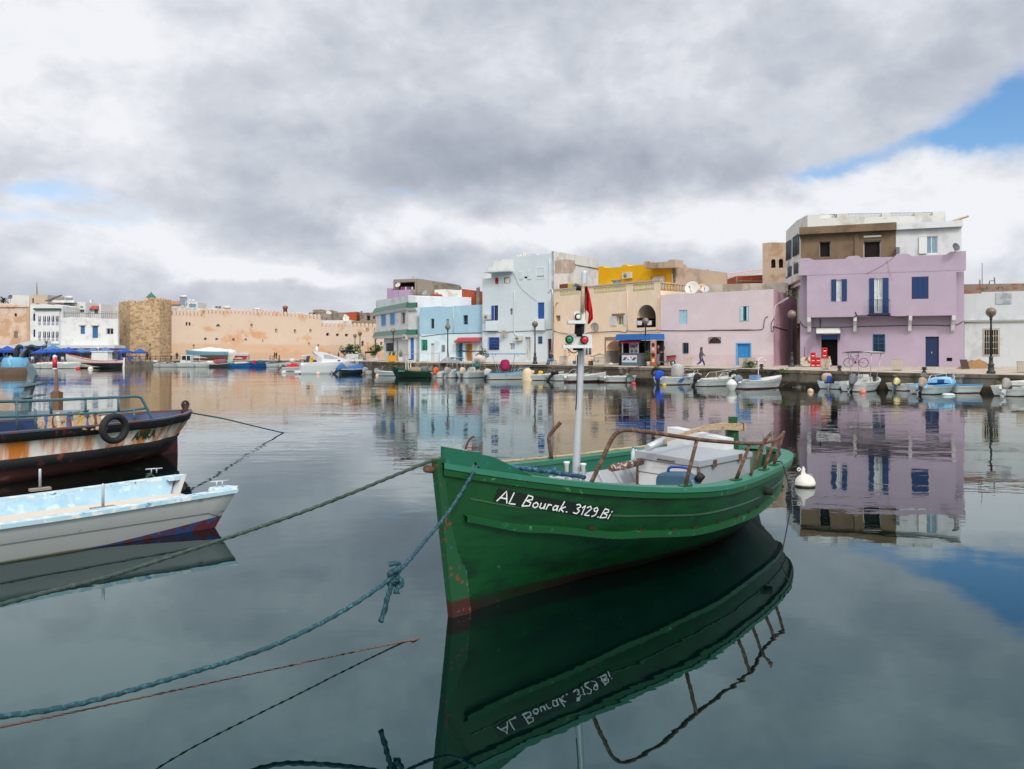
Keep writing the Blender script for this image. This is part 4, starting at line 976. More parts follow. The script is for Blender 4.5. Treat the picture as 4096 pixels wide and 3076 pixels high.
# ---- white house with green tile bands
A=Bld('white_house','white corner house with two bands of green roof tiles',fA1)
for x0,y0,x1,y1 in ((120,745,172,865),(215,732,268,855)):
    A.op(3,x0,y0,x1,y1,'shutter','#2a8fc6',rd=.12,trim='#c9beb0')
A.op(3,335,722,380,845,'glass','#b9b4aa',trim='#c9beb0',bars=(1,0))
z0=fA1.uz(*T(3,240,945)[0])[1]
A.wall(M_whiteA,top=T(3,80,592,408,540),zb=z0,depth=8,part='upper_walls')
u150=fA1.uz(*T(3,150,1100)[0],-.7)[0]
A.op(3,176,1052,248,1138,'grille','#4a5560',off=-.7,gc='#4a5058'); A.op(3,288,1000,325,1243,'door','#1a3f96',off=-.7,arch=1.3,rd=.5)
A.wall(M_whiteA,zt=z0,off=-.7,u0=u150,zb=fA1.gz-.6,depth=8,part='ground_walls')
A.op(3,430,988,470,1240,'door','#1d67b8',f=fA2,arch=1.2,rd=.15)
A.wall(M_whiteA,top=T(3,408,540,487,553),f=fA2,depth=7,part='corner_wall'); A.wall(M_whiteA,top=T(3,487,553,775,566),f=fA3,depth=7,part='side_walls')
M_tile=M('green glazed tiles','#1e5a44',rough=.35,var=.2,sc=4,bump=.4,bsc=9)
for ya,yb,yc,yd in ((672,617,640,640),(930,905,915,918)):
    mb=MB()
    for f,(x0,y0),(x1,y1) in ((fA1,(66,ya),(408,yb)),(fA2,(408,yb),(487,yc*0+yb))):
        a=f.uz(*T(3,x0,y0)[0]); b=f.uz(*T(3,x1,y1)[0]); z=(a[1]+b[1])/2; u0,u1=(-.4,f.w+.1) if f is fA1 else (-.1,f.w+.3)
        mb.hexa([f.at(u0,z-.62,.42),f.at(u1,z-.62,.42),f.at(u1,z-.62,0),f.at(u0,z-.62,0),f.at(u0,z-.02,.1),f.at(u1,z-.02,.1),f.at(u1,z,0),f.at(u0,z,0)],0)
        mb.hexa([f.at(u0,z-.95,.2),f.at(u1,z-.95,.2),f.at(u1,z-.95,0),f.at(u0,z-.95,0),f.at(u0,z-.62,.4),f.at(u1,z-.62,.4),f.at(u1,z-.62,0),f.at(u0,z-.62,0)],1)
    mb.build('tile_band',[M_tile,M_whiteA],A.t)
ac_unit(3,350,960,398,1012,fA2,'white air conditioner on the green banded corner house',0)
A.cable(T(3,492,640,492,950,500,1240),.04,M_pipe,f=fA3,part='drain_pipe')
# ---- lilac and grey house behind it
fLi=Fac((1548,1440,112),(1745,1440,108)); X=Bld('rooftop_house','small lilac and bare grey rooftop house with a laundry loggia',fLi)
X.op(3,268,398,480,478,'dark',rd=1.2); X.wall(M_conc,top=T(3,250,370,497,360),u0=fLi.uz(*T(3,250,450)[0])[0],u1=fLi.uz(*T(3,497,450)[0])[0],zb=fLi.uz(*T(3,300,570)[0])[1]-4,depth=6,part='loggia_walls')
ug=fLi.uz(*T(3,497,450)[0])[0]; X.wall(M_conc,top=T(3,497,358,600,372,710,397),u0=ug,u1=fLi.uz(*T(3,710,450)[0])[0],zb=fLi.gz,depth=6,off=-.05,part='grey_walls')
X.wall(plaster('lilac wall','#a98fae'),top=T(3,183,462,207,462,212,485,425,478),u0=fLi.uz(*T(3,183,500)[0],.5)[0],u1=fLi.uz(*T(3,426,500)[0],.5)[0],off=.5,zb=fLi.gz,depth=1.2,part='lilac_parapet')
mb=MB()
for i,(x,cl) in enumerate(((330,0),(352,1),(375,2),(398,0),(420,1),(445,2))):
    r=fLi.rect(*T(3,x,448,x+16,478),-.2); fbox(mb,fLi,*r,-.22,-.19,cl)
single(mb,'laundry_line',[paint('pink laundry','#b03a5c'),paint('blue laundry','#3f5f9a'),paint('pale laundry','#c9c2be')],'line of pink and blue laundry in the grey loggia','laundry',loc=fLi.at(ug*.6,9,-.2),local=False)
dish(1592,1140,11,107,'white satellite dish standing in front of the grey loggia',col='#cfc9c2',stand=1.0); dish(1653,1111,8,110,'small dish peeking over the grey loggia roof',col='#b8a28c',stand=.4); dish(1699,1171,10,104,'grey dish between the grey loggia and the brick house',col='#8f9a98',rust=False,stand=.9)
# ---- white and brick house behind the light blue one
fW=Fac((1738,1445,100),(1925,1445,98)); X=Bld('rooftop_house','white rooftop house with an unplastered red brick end',fW)
u1=fW.uz(*T(3,985,550)[0])[0]; X.wall(M_peel,top=T(3,690,480,800,474,985,486),u1=u1,zb=fW.gz+2,part='white_walls'); X.wall(M_brick,top=T(3,985,470,1168,492),u0=u1,u1=fW.uz(*T(3,1168,550)[0])[0],zb=fW.gz+2,part='brick_wall')
X.box('corner_column',3,1155,460,1178,650,.0,.5,M_conc,f=fW); 
mb=MB()
for x in (955,965,972,1158,1166): mb.tube([fW.at(*fW.uz(*T(3,x,475)[0]),-.2),fW.at(*fW.uz(*T(3,x,445)[0]),-.2)],.03,4)
mb.build('reinforcing_bars',M_rust,X.t)
r=fW.rect(*T(3,680,532,765,562),1.5); mb=MB(); fbox(mb,fW,*r,1.2,2.0); fbox(mb,fW,r[0]+.3,r[3],r[2]-.5,r[3]+.25,1.3,1.9,1); single(mb,'rooftop_clutter',[paint('red tarpaulin','#8f2f24'),M_wood],'red tarpaulin heap on the roof beside the white rooftop house','tarpaulin')
# ---- light blue house
B=Bld('light_blue_house','low light blue house with a red corrugated awning over an orange door',fB)
B.op(3,655,790,688,895,'glass','#30404a',rd=.15); B.op(3,818,795,848,860,'shutter','#8f9596',leaves=1); B.op(3,1000,752,1048,852,'glass','#2f4a63',bars=(1,2),rd=.3)
B.op(3,553,1015,615,1128,'grille','#2f9a84',gc='#3fae98',proud=.06); B.op(3,655,1055,690,1243,'door','#cfc6c4'); B.op(3,770,1072,803,1143,'grille','#a9b0b2',gc='#8f979b')
B.op(3,920,1050,992,1243,'door','#2c93bb',rd=1.0); B.op(3,1022,1060,1095,1243,'door','#c8821d',rd=.6)
M_lb2=plaster('light blue wall','#9abbcd',streak=.10,patch='#a6c4d3',thr=.66,zsplit=[(fB.uz(*T(3,860,955)[0])[1],'#c9d9e0')],zs=.05)
B.wall(M_lb2,top=T(3,530,672,750,655,755,663,893,660,897,653,1205,638),depth=6)
mb=MB(); a=fB.rect(*T(3,912,995,1168,1025),.9)
for i in range(24):
    u0=a[0]+(a[2]-a[0])*i/24; u1=a[0]+(a[2]-a[0])*(i+.62)/24; mb.hexa([fB.at(u0,a[1]-.1,1.0),fB.at(u1,a[1]-.1,1.0),fB.at(u1,a[3],0),fB.at(u0,a[3],0),fB.at(u0,a[1]-.02,1.0),fB.at(u1,a[1]-.02,1.0),fB.at(u1,a[3]+.08,0),fB.at(u0,a[3]+.08,0)])
r=[a[0],a[1]-.13,a[2],a[1]-.1]; mb.hexa([fB.at(a[0],a[1]-.13,1.0),fB.at(a[2],a[1]-.13,1.0),fB.at(a[2],a[3]-.03,0),fB.at(a[0],a[3]-.03,0),fB.at(a[0],a[1]-.07,1.0),fB.at(a[2],a[1]-.07,1.0),fB.at(a[2],a[3]+.02,0),fB.at(a[0],a[3]+.02,0)])
mb.build('corrugated_awning',paint('red corrugated sheet','#b5444e'),B.t)
B.box('wooden_fascia',3,915,1024,1096,1050,.3,.4,M('planed pine board','#b98a4c',rough=.7)); B.box('partition_wall',3,1097,1035,1172,1243,.0,.08,M_whiteA)
B.cable(T(3,530,955,560,978,640,970,760,955,897,947,1000,945,1120,940,1205,942),.024); B.cable(T(3,893,665,893,945),.03,M_pipe,part='drain_pipe')
# ---- tall pale house
C=Bld('tall_pale_house','tall pale blue grey house with blue shutters and a peeling white side',fC)
C.op(3,1648,270,1688,365,'glass','#d9dcdc',bars=(0,0)); C.op(3,1785,245,1868,352,'shutter','#c3cbce',trim='#d4d9da'); C.op(3,1345,345,1375,415,'dark',rd=.8); C.op(3,1438,330,1502,408,'dark',rd=.8)
C.op(3,1330,648,1372,810,'glass','#163f80',bars=(1,3),rd=.15); C.op(3,1500,680,1528,750,'door','#a9b1b4',rd=.35); C.op(3,1797,615,1868,790,'shutter','#1656a4',rd=.25)
C.op(3,1272,990,1385,1125,'grille','#183f82',gc='#2c62b8',proud=.12); C.op(3,1497,1052,1552,1130,'curtain','#9fb4d0'); C.op(3,1660,985,1720,1248,'curtain','#cdc8c6',rd=.25); C.op(3,1803,980,1847,1057,'grille','#2c5a86',gc='#3a6a92'); C.op(3,1905,1005,1945,1250,'door','#5a1822',rd=.3)
M_pale=plaster('pale blue grey wall','#c3ccd2',streak=.14,patch='#c6cfd4',thr=.62)
C.wall(M_pale,top=T(3,1205,360,1300,354,1301,300,1534,262,1535,110,1570,107,1575,122,1725,118,1727,92,1780,90,1785,107,1945,85,1947,66,1970,65),depth=12.4)
for x0,y0,x1,y1 in ((1600,280,1640,372),(1690,265,1730,368)): C.leaf(3,x0,y0,x1,y1,'#cdd4d6')
C.leaf(3,1303,650,1330,808,'#16489a')
C.box('roof_canopy',3,1265,283,1535,296,-.5,1.0,M_pale)
for x0,y0,x1,y1 in ((1255,812,1375,920),(1778,792,1885,915)): C.box('balcony_panel',3,x0,y0,x1,y1,0,.35,plaster('white balcony panel','#c9d3d8'))
fC2=Fac((1935,1446,93.5),(2060,1447,91.8)); C.wall(M_peel,f=fC2,top=T(3,1215,335,1245,330,1250,290,1262,288,1265,250,1282,248,1285,210,1318,208,1320,168,1380,175,1402,180,1405,158,1535,150),zb=8,depth=3,part='stepped_parapet')
C.op(4,378,250,405,322,'glass','#d9dbd8',f=fCs); C.op(4,487,268,543,340,'glass','#dcdcda',f=fCs,bars=(1,0)); 
C.wall(M_peel,f=fCs,top=T(4,100,65,598,157),off=.015,depth=.3,part='side_wall',zb=5)
mb=MB(); mb.prism([fCs.at(*fCs.uz(x,y,.02),.02) for x,y in T(4,105,170,210,150,318,165,325,250,300,290,240,300,108,300)],fCs.n*.03); mb.build('rough_plaster_patch',plaster('rough pinkish plaster','#c3b2a6',patch='#a9988c',thr=.55),C.t)
C.cable(T(4,318,210,600,262),.06,M_conc,f=fCs,part='ledge')
C.cable(T(3,1542,500,1548,560,1546,915,1572,965),.06,M_pipe,part='drain_pipe'); C.cable(T(3,1925,150,1925,480,1912,495,1960,525,1952,1150),.06,M_pipe,part='drain_pipe')
C.cable(T(3,1205,925,1400,935,1500,930,1600,925,1800,915,1950,905),.026); C.cable(T(3,1535,300,1600,440,1680,520,1790,605),.012)
ac_unit(3,1215,742,1287,798,fC,'white air conditioner beside the blue shutter of the pale house'); ac_unit(3,1550,972,1622,1025,fC,'white air conditioner low on the pale house above the door')
dish(2014,1334,13,87.5,'rusted grey dish low on the pale house wall',col='#8f8d86',aim=(-.2,-.9,.2),stand=.1); dish(2093,1021,12,92,'dish on top of the pale house roof',col='#c9c2ba',stand=.2)
for x0,y0,x1,y1,cl,lb,o in ((1345,350,1373,415,'#b3122a','red cloth hanging from the pale house terrace',.06),(1452,355,1500,408,'#cfc5bd','pale sheet hanging from the pale house terrace',.05)):
    r=fC.rect(*T(3,x0,y0,x1,y1)); mb=MB(); rows=[[fC.at(r[0]+(r[2]-r[0])*i/6,r[3]-(r[3]-r[1])*j/4,o+.04*math.sin(i*2+j)) for i in range(7)] for j in range(5)]; mb.sheet(rows); single(mb,'hanging_cloth',paint('cloth '+cl,cl,rough=.9),lb,'cloth')
# ---- peach house with terrace
D_=Bld('peach_house','peach house with a balustraded roof terrace and a dark arched loggia',fD)
M_peach=plaster('peach wall','#e9cfb5',streak=.12,patch='#edd8c2',thr=.64)
for x0,y0,x1,y1 in ((160,478,368,540),(525,447,868,508),(940,412,1170,490)): D_.op(4,x0,y0,x1,y1,'open',rd=.22)
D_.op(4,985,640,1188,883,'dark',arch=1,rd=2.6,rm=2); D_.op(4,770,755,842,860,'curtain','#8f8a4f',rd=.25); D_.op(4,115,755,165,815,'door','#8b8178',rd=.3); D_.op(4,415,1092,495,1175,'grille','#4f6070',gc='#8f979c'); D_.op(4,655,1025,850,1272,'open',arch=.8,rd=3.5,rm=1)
D_.wall([M_peach,plaster('tunnel grey','#8f8b86'),plaster('loggia shade brown','#3f362f')],top=T(4,100,488,370,460,885,418,1252,394),depth=.9,back=False)  # dark brown reveal puts the loggia's shade into its colour
fDb=Fac((2215,1448,84),(2641,1458,72.5),-3.8); D_.wall(M_peach,f=fDb,zt=fD.uz(*T(4,700,530)[0])[1],depth=3.0,part='rear_walls'); zt_=fD.uz(*T(4,700,530)[0])[1]; D_.wall(M_peach,f=fDs,off=.02,u0=.01,u1=3.9,zt=zt_,depth=.25,part='side_wall')
mb=MB(); fbox(mb,fD,.1,zt_-.12,fD.w-.1,zt_-.02,-3.8,-.25); mb.build('terrace_floor',M_conc,D_.t)
mb=MB(); za=fD.uz(*T(4,1252,394)[0])[1]; fbox(mb,fDs,.1,za-.12,3.9,za,-.2,.05)
for i in range(9): mb.lathe([(.07,zt_),(.11,zt_+.35*(za-zt_)),(.06,zt_+.7*(za-zt_)),(.08,za-.1)],fDs.at(.4+i*.4,0,-.08),6)
mb.build('side_balustrade',plaster('weathered coping','#b9ab96'),D_.t)
mb=MB()
for x0,y0,x1,y1,n in ((160,478,368,540,13),(525,447,868,508,20),(940,412,1170,490,14)):
    r=fD.rect(*T(4,x0,y0,x1,y1))
    for i in range(n):
        u=r[0]+(r[2]-r[0])*(i+.5)/n; h=r[3]-r[1]; mb.lathe([(.07,0),(.05,h*.15),(.11,h*.35),(.06,h*.7),(.05,h*.85),(.08,h)],fD.at(u,r[1],-.1),6)
bal=mb.build('balusters',paint('cream baluster','#d8cfa8'),D_.t); bal['kind']='thing'
mb=MB(); a=fD.uz(*T(4,105,478)[0]); fbox(mb,fD,0,fD.uz(*T(4,100,488)[0])[1],fD.w+.05,fD.uz(*T(4,100,488)[0])[1]+.14,-.28,.08); mb.build('handrail',plaster('weathered coping','#b9ab96'),D_.t)
for x0,y0,x1,y1 in ((707,757,767,866),(845,752,872,860)): D_.leaf(4,x0,y0,x1,y1,'#d3d4d3')
D_.box('window_hood',4,725,735,855,752,0,.15,paint('brown hood','#8a6a5a'))
mt=M('brown wall tiles','#9a7a68',rough=.5,var=.15,sc=14,col2='#7d5f50',thr=.52,sc2=12); r=fD.rect(*T(4,640,985,830,1200)); q=fD.rect(*T(4,655,1025,850,1272)); mb=MB()
fbox(mb,fD,r[0],r[1],q[0]-.02,r[3],0,.02); fbox(mb,fD,q[0]-.02,q[3]+.02,r[2],r[3],0,.02); mb.build('tile_panel',mt,D_.t)
mb=MB(); fbox(mb,fD,q[0],q[1]+.9,q[0]+.04,q[1]+1.15,-3,-.1); fbox(mb,fD,q[0],fD.gz-.3,q[2],q[3],-3.6,-3.5); fbox(mb,fD,q[0],q[1]+.95,q[2],q[1]+1.2,-3.49,-3.45,1); mb.build('passage_back',[plaster('tunnel grey','#8f8b86'),paint('brown stripe','#5a3a30')],D_.t)
D_.cable(T(4,95,920,180,945,330,962,480,940,620,932,780,925,860,938,880,920,1000,928,1090,918,1190,915),.026); D_.cable(T(4,1222,555,1215,800,1210,1060),.06,paint('peach pipe','#d9b78f'),part='drain_pipe'); D_.cable(T(4,140,608,110,650,100,760,95,930),.06,paint('peach pipe','#d9b78f'),part='drain_pipe')
D_.cable(T(4,883,500,883,920),.03,M_peach,part='wall_joint')
st,w=text_strokes('05',gap=.5); r=fD.rect(*T(4,205,1125,270,1190)); mb=MB(); letter_mesh(mb,[[(p[0]/w,p[1]) for p in s] for s in st],lambda a,b:(fD.at(r[0]+(r[2]-r[0])*a,r[1]+(r[3]-r[1])*b,.0),fD.n),.05); mb.build('graffiti',M_black,D_.t,fix=False)
dish(2378,1306,16,78.8,'rusty round dish on the peach wall behind the red flag',col='#77807f',aim=(-.1,-.95,.1),stand=.0)
# terrace gear
r=fD.rect(*T(4,155,418,240,470),-1.2); mb=MB(); fbox(mb,fD,*r,-1.6,-1.2); single(mb,'terrace_cabinet',M('rusty red cabinet','#8a3a22',rough=.7,col2='#6a2a1a',thr=.5),'rust red cabinet behind the peach terrace balusters','cabinet')
r=fD.rect(*T(4,240,415,285,470),-1.2); mb=MB(); fbox(mb,fD,*r,-1.6,-1.25); single(mb,'yellow_screen',paint('yellow panel','#c9b04a'),'yellow panel standing beside the red terrace cabinet','screen')
mb=MB(); rows=[]; a=T(4,285,415,372,455)
for j in range(5): rows.append([fD.at(*(lambda q:(q[0],q[1]))(fD.uz(a[0][0]+(a[1][0]-a[0][0])*i/8,a[0][1]+(a[1][1]-a[0][1])*j/4+3*math.sin(i*1.1),-1)),-1-.1*math.sin(i+j)) for i in range(9)])
mb.sheet(rows); single(mb,'draped_cloth',paint('grey draped cloth','#8d8a88',rough=.9),'grey cloth draped over the peach terrace end','cloth')
mb=MB()
for x0,x1 in ((990,1037),(1095,1142)):
    r=fD.rect(*T(4,x0,812,x1,858),.05); fbox(mb,fD,*r,.03,.06)
single(mb,'white_towels',paint('white towel','#d2d6e0',rough=.9),'white towels drying over the peach loggia rail','laundry')
r=fD.rect(*T(4,985,812,1188,883),.0); mb=MB()
for i in range(15): u=r[0]+(r[2]-r[0])*i/14; mb.tube([fD.at(u,r[1],-.1),fD.at(u,r[3],-.1)],.02,4)
mb.tube([fD.at(r[0],r[3],-.1),fD.at(r[2],r[3],-.1)],.03,5); mb.build('loggia_rail',M_black,D_.t)
# ---- yellow house on the terrace
fY=Fac((2393,1440,86),(2702,1440,78.5)); fYs=fY.side('R',9)
Y=Bld('yellow_house','bright yellow rooftop house with a concrete canopy and a beige side',fY)
Y.op(4,710,372,818,500,'pale','#cfd6d8',bars=(1,0)); Y.op(4,1142,335,1283,480,'shutter','#cfd0cc',trim='#b98a1a')
M_yel=plaster('yellow wall','#d9a413',streak=.2,patch='#e0b62c',thr=.64)
Y.wall(M_yel,top=T(4,575,230,618,228,642,246,812,236,835,212,870,210,892,228,1058,207,1395,185),zb=fY.uz(*T(4,800,560)[0])[1],depth=1)
M_beige=plaster('beige rendered wall','#b9a491',streak=.5,patch='#a08c7a',thr=.6); mb=MB()
tp=[fY.uz(x,y,1.2) for x,y in T(4,1060,178,1112,172,1138,191,1310,178,1332,157,1397,155)]; bt=[fY.uz(x,y,1.2) for x,y in T(4,1060,250,1397,238)]
mb.prism([fY.at(u,z,1.2) for u,z in tp]+[fY.at(tp[-1][0],bt[1][1],1.2),fY.at(tp[0][0],bt[0][1],1.2)],fY.n*-1.25); mb.build('concrete_canopy',M_beige,Y.t)
Y.wall(M_beige,f=fYs,off=.02,depth=.3,top=T(4,1397,158,1470,215,1480,205,1500,208,1530,244,1605,256),zb=fY.gz+2,part='side_wall')
Y.cable(T(4,1362,245,1368,430),.08,M_alu,part='drain_pipe',off=.1)
ac_unit(4,828,293,918,358,fY,'air conditioner on the yellow rooftop wall'); dish(2720,1117,14,81,'rusted dish on the beige side of the yellow house',col='#c9bfae',aim=(.1,-.95,.2),stand=0)
# ---- pink house
E_=Bld('pink_house','low dusty pink house with a bright blue door behind the planters',fE)
M_pink=plaster('dusty pink wall','#c9babf',streak=.08,patch='#cfc1c6',thr=.66,zsplit=[(fE.gz+.9,'#c3b1b5')],zs=.01)
E_.op(4,1440,697,1525,845,'shutter','#9fc4d4',rd=.18); E_.op(5,718,622,815,786,'glass','#1d7f9c',fw=.1); E_.op(4,1480,1050,1538,1160,'grille','#1f6f8f',gc='#1d2a30',bars=(1,0)); E_.op(5,375,965,507,1030,'grille','#3a2c2c',arch=1,gc='#4a3a38'); E_.op(5,690,1040,830,1278,'door','#1e7fc0',rd=.12,leaves=2,trim='#4a9ad0')
E_.wall(M_pink,top=T(4,1240,535)+T(5,0,485,560,462,1095,432),depth=.6)
for x0,y0,x1,y1 in ((722,626,757,784),(793,628,812,784)): E_.leaf(5,x0,y0,x1,y1,'#a9c9d4')
E_.wall(plaster('shaded pink side wall','#b8969f',streak=.5,patch='#a88790',thr=.6),f=fEs,off=.02,u0=.01,depth=.3,top=T(5,1095,432,1160,470,1190,480,1250,515),part='side_wall')  # darker pink puts the alley side's shade into the wall colour
E_.cable(T(4,1195,905,1240,915,1500,918,1800,914,2100,908,2197,910)+T(5,400,885,700,887,930,882,975,865,985,800,1000,750,1030,735),.026); 
st,w=text_strokes('UM',gap=.2); r=fE.rect(*T(4,1236,1085,1282,1120)); mb=MB(); letter_mesh(mb,[[(p[0]/w,p[1]) for p in s] for s in st],lambda a,b:(fE.at(r[0]+(r[2]-r[0])*a,r[1]+(r[3]-r[1])*b,.0),fE.n),.05); mb.build('graffiti',M_black,E_.t,fix=False)
mb=MB(); pts=[fEs.at(*fEs.uz(x,y,.05),.05) for x,y in T(5,1030,735,1100,760,1180,785,1260,795)]
E_.cable(T(5,1100,735,1105,640,1120,610,1165,580),.03,M_pipe,f=fEs,part='lamp_bracket'); a=fEs.at(*fEs.uz(*T(5,1195,560)[0],.3),.3); mb=MB(); mb.obox(a,V((.45,.1,.25)),V((0,.12,0)),V((-.03,0,.06))); mb.build('street_light_head',paint('pale lamp head','#c9c8c4'),E_.t)
E_.cable(T(5,1095,760,1070,800,1062,870,1075,905,1095,880,1085,845,1140,860,1250,890),.035,f=fEs)
fEb=Fac((2790,1440,82),(3152,1440,79)); X=Bld('rear_wall_house','long weathered white parapet house behind the pink house',fEb); X.wall(plaster('weathered white','#bdb7ac',streak=.8,patch='#9a9184',thr=.55),top=T(5,262,385,700,372,1245,363),zb=3,depth=4)
dish(2767,1153,29,72,'large cream dish on the pink house roof',col='#d2cec6',rust=False,aim=(-.5,-.8,.35),stand=.0); dish(2806,1150,17,76,'peach coloured dish half hidden on the pink house roof',col='#c9a888',rust=False,stand=0); dish(2820,1158,16,74.5,'white dish beside the large one on the pink roof',col='#c3c5c6',rust=False,stand=0); dish(2832,1090,13,84,'brown dish on a pole above the pink roof',col='#8a7a6c',aim=(.6,-.7,.3),stand=1.0)
fGr=Fac((2775,1440,92),(2900,1440,92)); X=Bld('rooftop_house','grey and white rooftop hut behind the big cream dish',fGr); X.wall(plaster('grey wall','#9a9b9f'),top=T(5,222,305,385,303,400,330,545,350),zb=5,depth=5)
fBr=Fac((2944,1440,96),(3050,1440,96)); X=Bld('rooftop_house','red brick rooftop room beside the tan tower',fBr); X.wall(M_brick,top=T(5,675,290,965,275),zb=4,depth=5); X.box('concrete_band',5,675,335,965,350,0,.06,M_conc); X.box('corner_column',5,672,285,690,372,0,.08,M_conc)
# ---- tan tower
fT=Fac((3050,1440,92),(3146,1440,91)); X=Bld('tan_tower','tan plaster tower with two small arched windows behind the purple house',fT,'tower')
X.op(5,1063,100,1112,198,'dark',arch=1,rd=.3); X.op(5,1147,97,1196,197,'dark',arch=1,rd=.3)
X.wall(plaster('tan wall','#b5a08c',streak=.5,patch='#a28369',thr=.6),top=[(3062,972),(3080,970),(3146,970)],zb=3,depth=5)
# crane far behind
t=thing('tower_crane','pale orange crane boom far behind the rooftops','crane',P(2850,1413,230)); M_crane=paint('pale orange crane','#d9b3a0')
mb=MB()
for dx in (-.8,.8): mb.tube([P(2853,1413,230)+V((dx,0,-3)),P(2853,1090,230)+V((dx,0,0))],.14,4)
for i in range(9): z=8+i*1.6; mb.tube([P(2853,1413,230)+V((-.8,0,z)),P(2853,1413,230)+V((.8,0,z+1.6))],.09,4)
mb.build('crane_mast',M_crane,t); mb=MB()
a0,a1=P(2850,1119,230),P(3049,1086,230)
for dz in (0,1.1): mb.tube([a0+V((0,0,dz)),a1+V((0,0,dz*.6))],.12,4)
for i in range(14): q=a0.lerp(a1,i/14); q2=a0.lerp(a1,(i+1)/14); mb.tube([q,q2+V((0,0,.9))],.07,4)
mb.build('crane_jib',M_crane,t)
# ---- purple house
Pp=Bld('purple_house','large lilac purple house with an overhanging upper floor and navy shutters',fF)
M_pur=plaster('lilac purple wall','#ac9cae',streak=.06,patch='#b2a2b4',thr=.66); OV=.95
Pp.op(6,385,1080,520,1335,'dark',rd=.7); Pp.op(6,815,1075,912,1228,'grille','#1f6a8c',gc='#1a5a86',bars=(1,1)); Pp.op(6,1250,1093,1362,1345,'door','#0a2450',rd=.15); Pp.op(6,1425,1268,1472,1298,'dark',rd=.15)
zc=fF.uz(*T(6,885,925)[0],OV)[1]; zp=fF.uz(*T(6,885,563)[0],OV)[1]
Pp.wall(M_pur,zt=zp,depth=9,part='ground_walls')
uL=fF.uz(*T(6,265,750)[0],OV)[0]; uR=fF.uz(*T(6,1507,750)[0],OV)[0]
Pp.op(6,510,620,553,797,'curtain','#d9dcdc',off=OV,rd=.15,bars=(1,3)); Pp.op(6,825,610,893,893,'curtain','#cdd2d2',off=OV,rd=.12,bars=(1,4)); Pp.op(6,1135,595,1275,780,'shutter','#0b3468',off=OV,rd=.06,leaves=3)
Pp.wall(M_pur,zt=zp,off=OV,u0=uL,u1=uR,zb=zc,depth=OV-.01,part='upper_walls')
Pp.wall(M_pur,top=T(6,210,443,285,440,330,457,580,447,612,425,690,420,725,440,990,430,1015,407,1105,405,1140,425,1420,412,1455,388,1562,382),off=OV+.02,zb=zp,depth=.45,part='parapet')
for x0,y0,x1,y1 in ((468,618,509,797),(554,616,597,797),(783,608,824,895),(894,605,943,893)): Pp.leaf(6,x0,y0,x1,y1,'#0b3468',off=OV)
mb=MB(); r=fF.rect(*T(6,780,787,955,900),OV+.45); 
for i in range(17): u=r[0]+(r[2]-r[0])*i/16; mb.tube([fF.at(u,r[1],OV+.45),fF.at(u,r[3],OV+.45)],.014,4)
for z in (r[1],r[3]): mb.tube([fF.at(r[0],z,OV),fF.at(r[0],z,OV+.45),fF.at(r[2],z,OV+.45),fF.at(r[2],z,OV)],.018,4)
fbox(mb,fF,r[0]-.05,r[1]-.12,r[2]+.05,r[1]-.02,OV,OV+.5); mb.build('balcony_railing',paint('dark blue iron','#152c56'),Pp.t)
for x0,x1,y0,y1 in ((268,300,935,1016),(651,678,926,1012),(1108,1136,920,1005),(1466,1496,917,1000)):
    r=fF.rect(*T(6,x0,y0,x1,y1),.6); mb=MB(); prof=[(0,zc),(OV,zc),(OV*.95,zc-.35),(OV*.5,zc-.7),(OV*.3,zc-1.15),(0,zc-1.3)]
    mb.prism([fF.at(r[0],z,o) for o,z in prof],fF.u*(r[2]-r[0])); mb.build('corbel',M_whiteA,Pp.t)
Pp.cable(T(6,205,960,240,1010,300,1018,480,1016,650,1012,900,1005,1120,1000,1300,998,1480,1000,1565,965),.026); Pp.cable(T(6,300,938,480,936,660,930,668,888),.04,off=OV+.03); Pp.cable(T(6,668,920,900,918,960,922,1040,935,1110,920),.035,off=OV+.03); Pp.cable(T(6,375,1020,378,945),.03)
Pp.cable(T(6,935,445,950,540,975,620),.016,paint('beige cord','#b9a08c'),off=OV+.08); Pp.cable(T(6,760,570,880,510,990,430),.009,off=OV+.06)
# shop awning
t=thing('shop_awning','white awning with blue and white side flaps over the dark shop door','awning',fF.at(*fF.uz(*T(6,440,1050)[0]),0)); r=fF.rect(*T(6,343,1028,542,1052),.6)
mb=MB(); n=22; rows=[[fF.at(r[0]+(r[2]-r[0])*i/n,r[3]+.12,0) for i in range(n+1)],[fF.at(r[0]+(r[2]-r[0])*i/n,r[1]+.1,.9) for i in range(n+1)],[fF.at(r[0]+(r[2]-r[0])*i/n,r[1]-.12-.05*(i%2),.93) for i in range(n+1)]]; mb.sheet(rows,0,False); mb.build('canopy',paint('white awning cloth','#cfd0cd',rough=.9),t)
for k in (0,1):
    u=r[0] if k==0 else r[2]; mb=MB()
    for j in range(4): a=j/4;b=(j+1)/4; mb.add([fF.at(u,r[3]+.1,.9*a),fF.at(u,r[3]+.1,.9*b),fF.at(u,r[1]-.6-.8*b,.9*b),fF.at(u,r[1]-.6-.8*a,.9*a)],[(0,1,2,3)],j%2)
    mb.build('side_flap',[paint('blue awning cloth','#1b3f9a',rough=.9),paint('white awning cloth','#cfd0cd',rough=.9)],t)
Pp.box('blue_lintel',6,388,1080,520,1116,-.3,.02,paint('blue shutter box','#1f5aa0'))
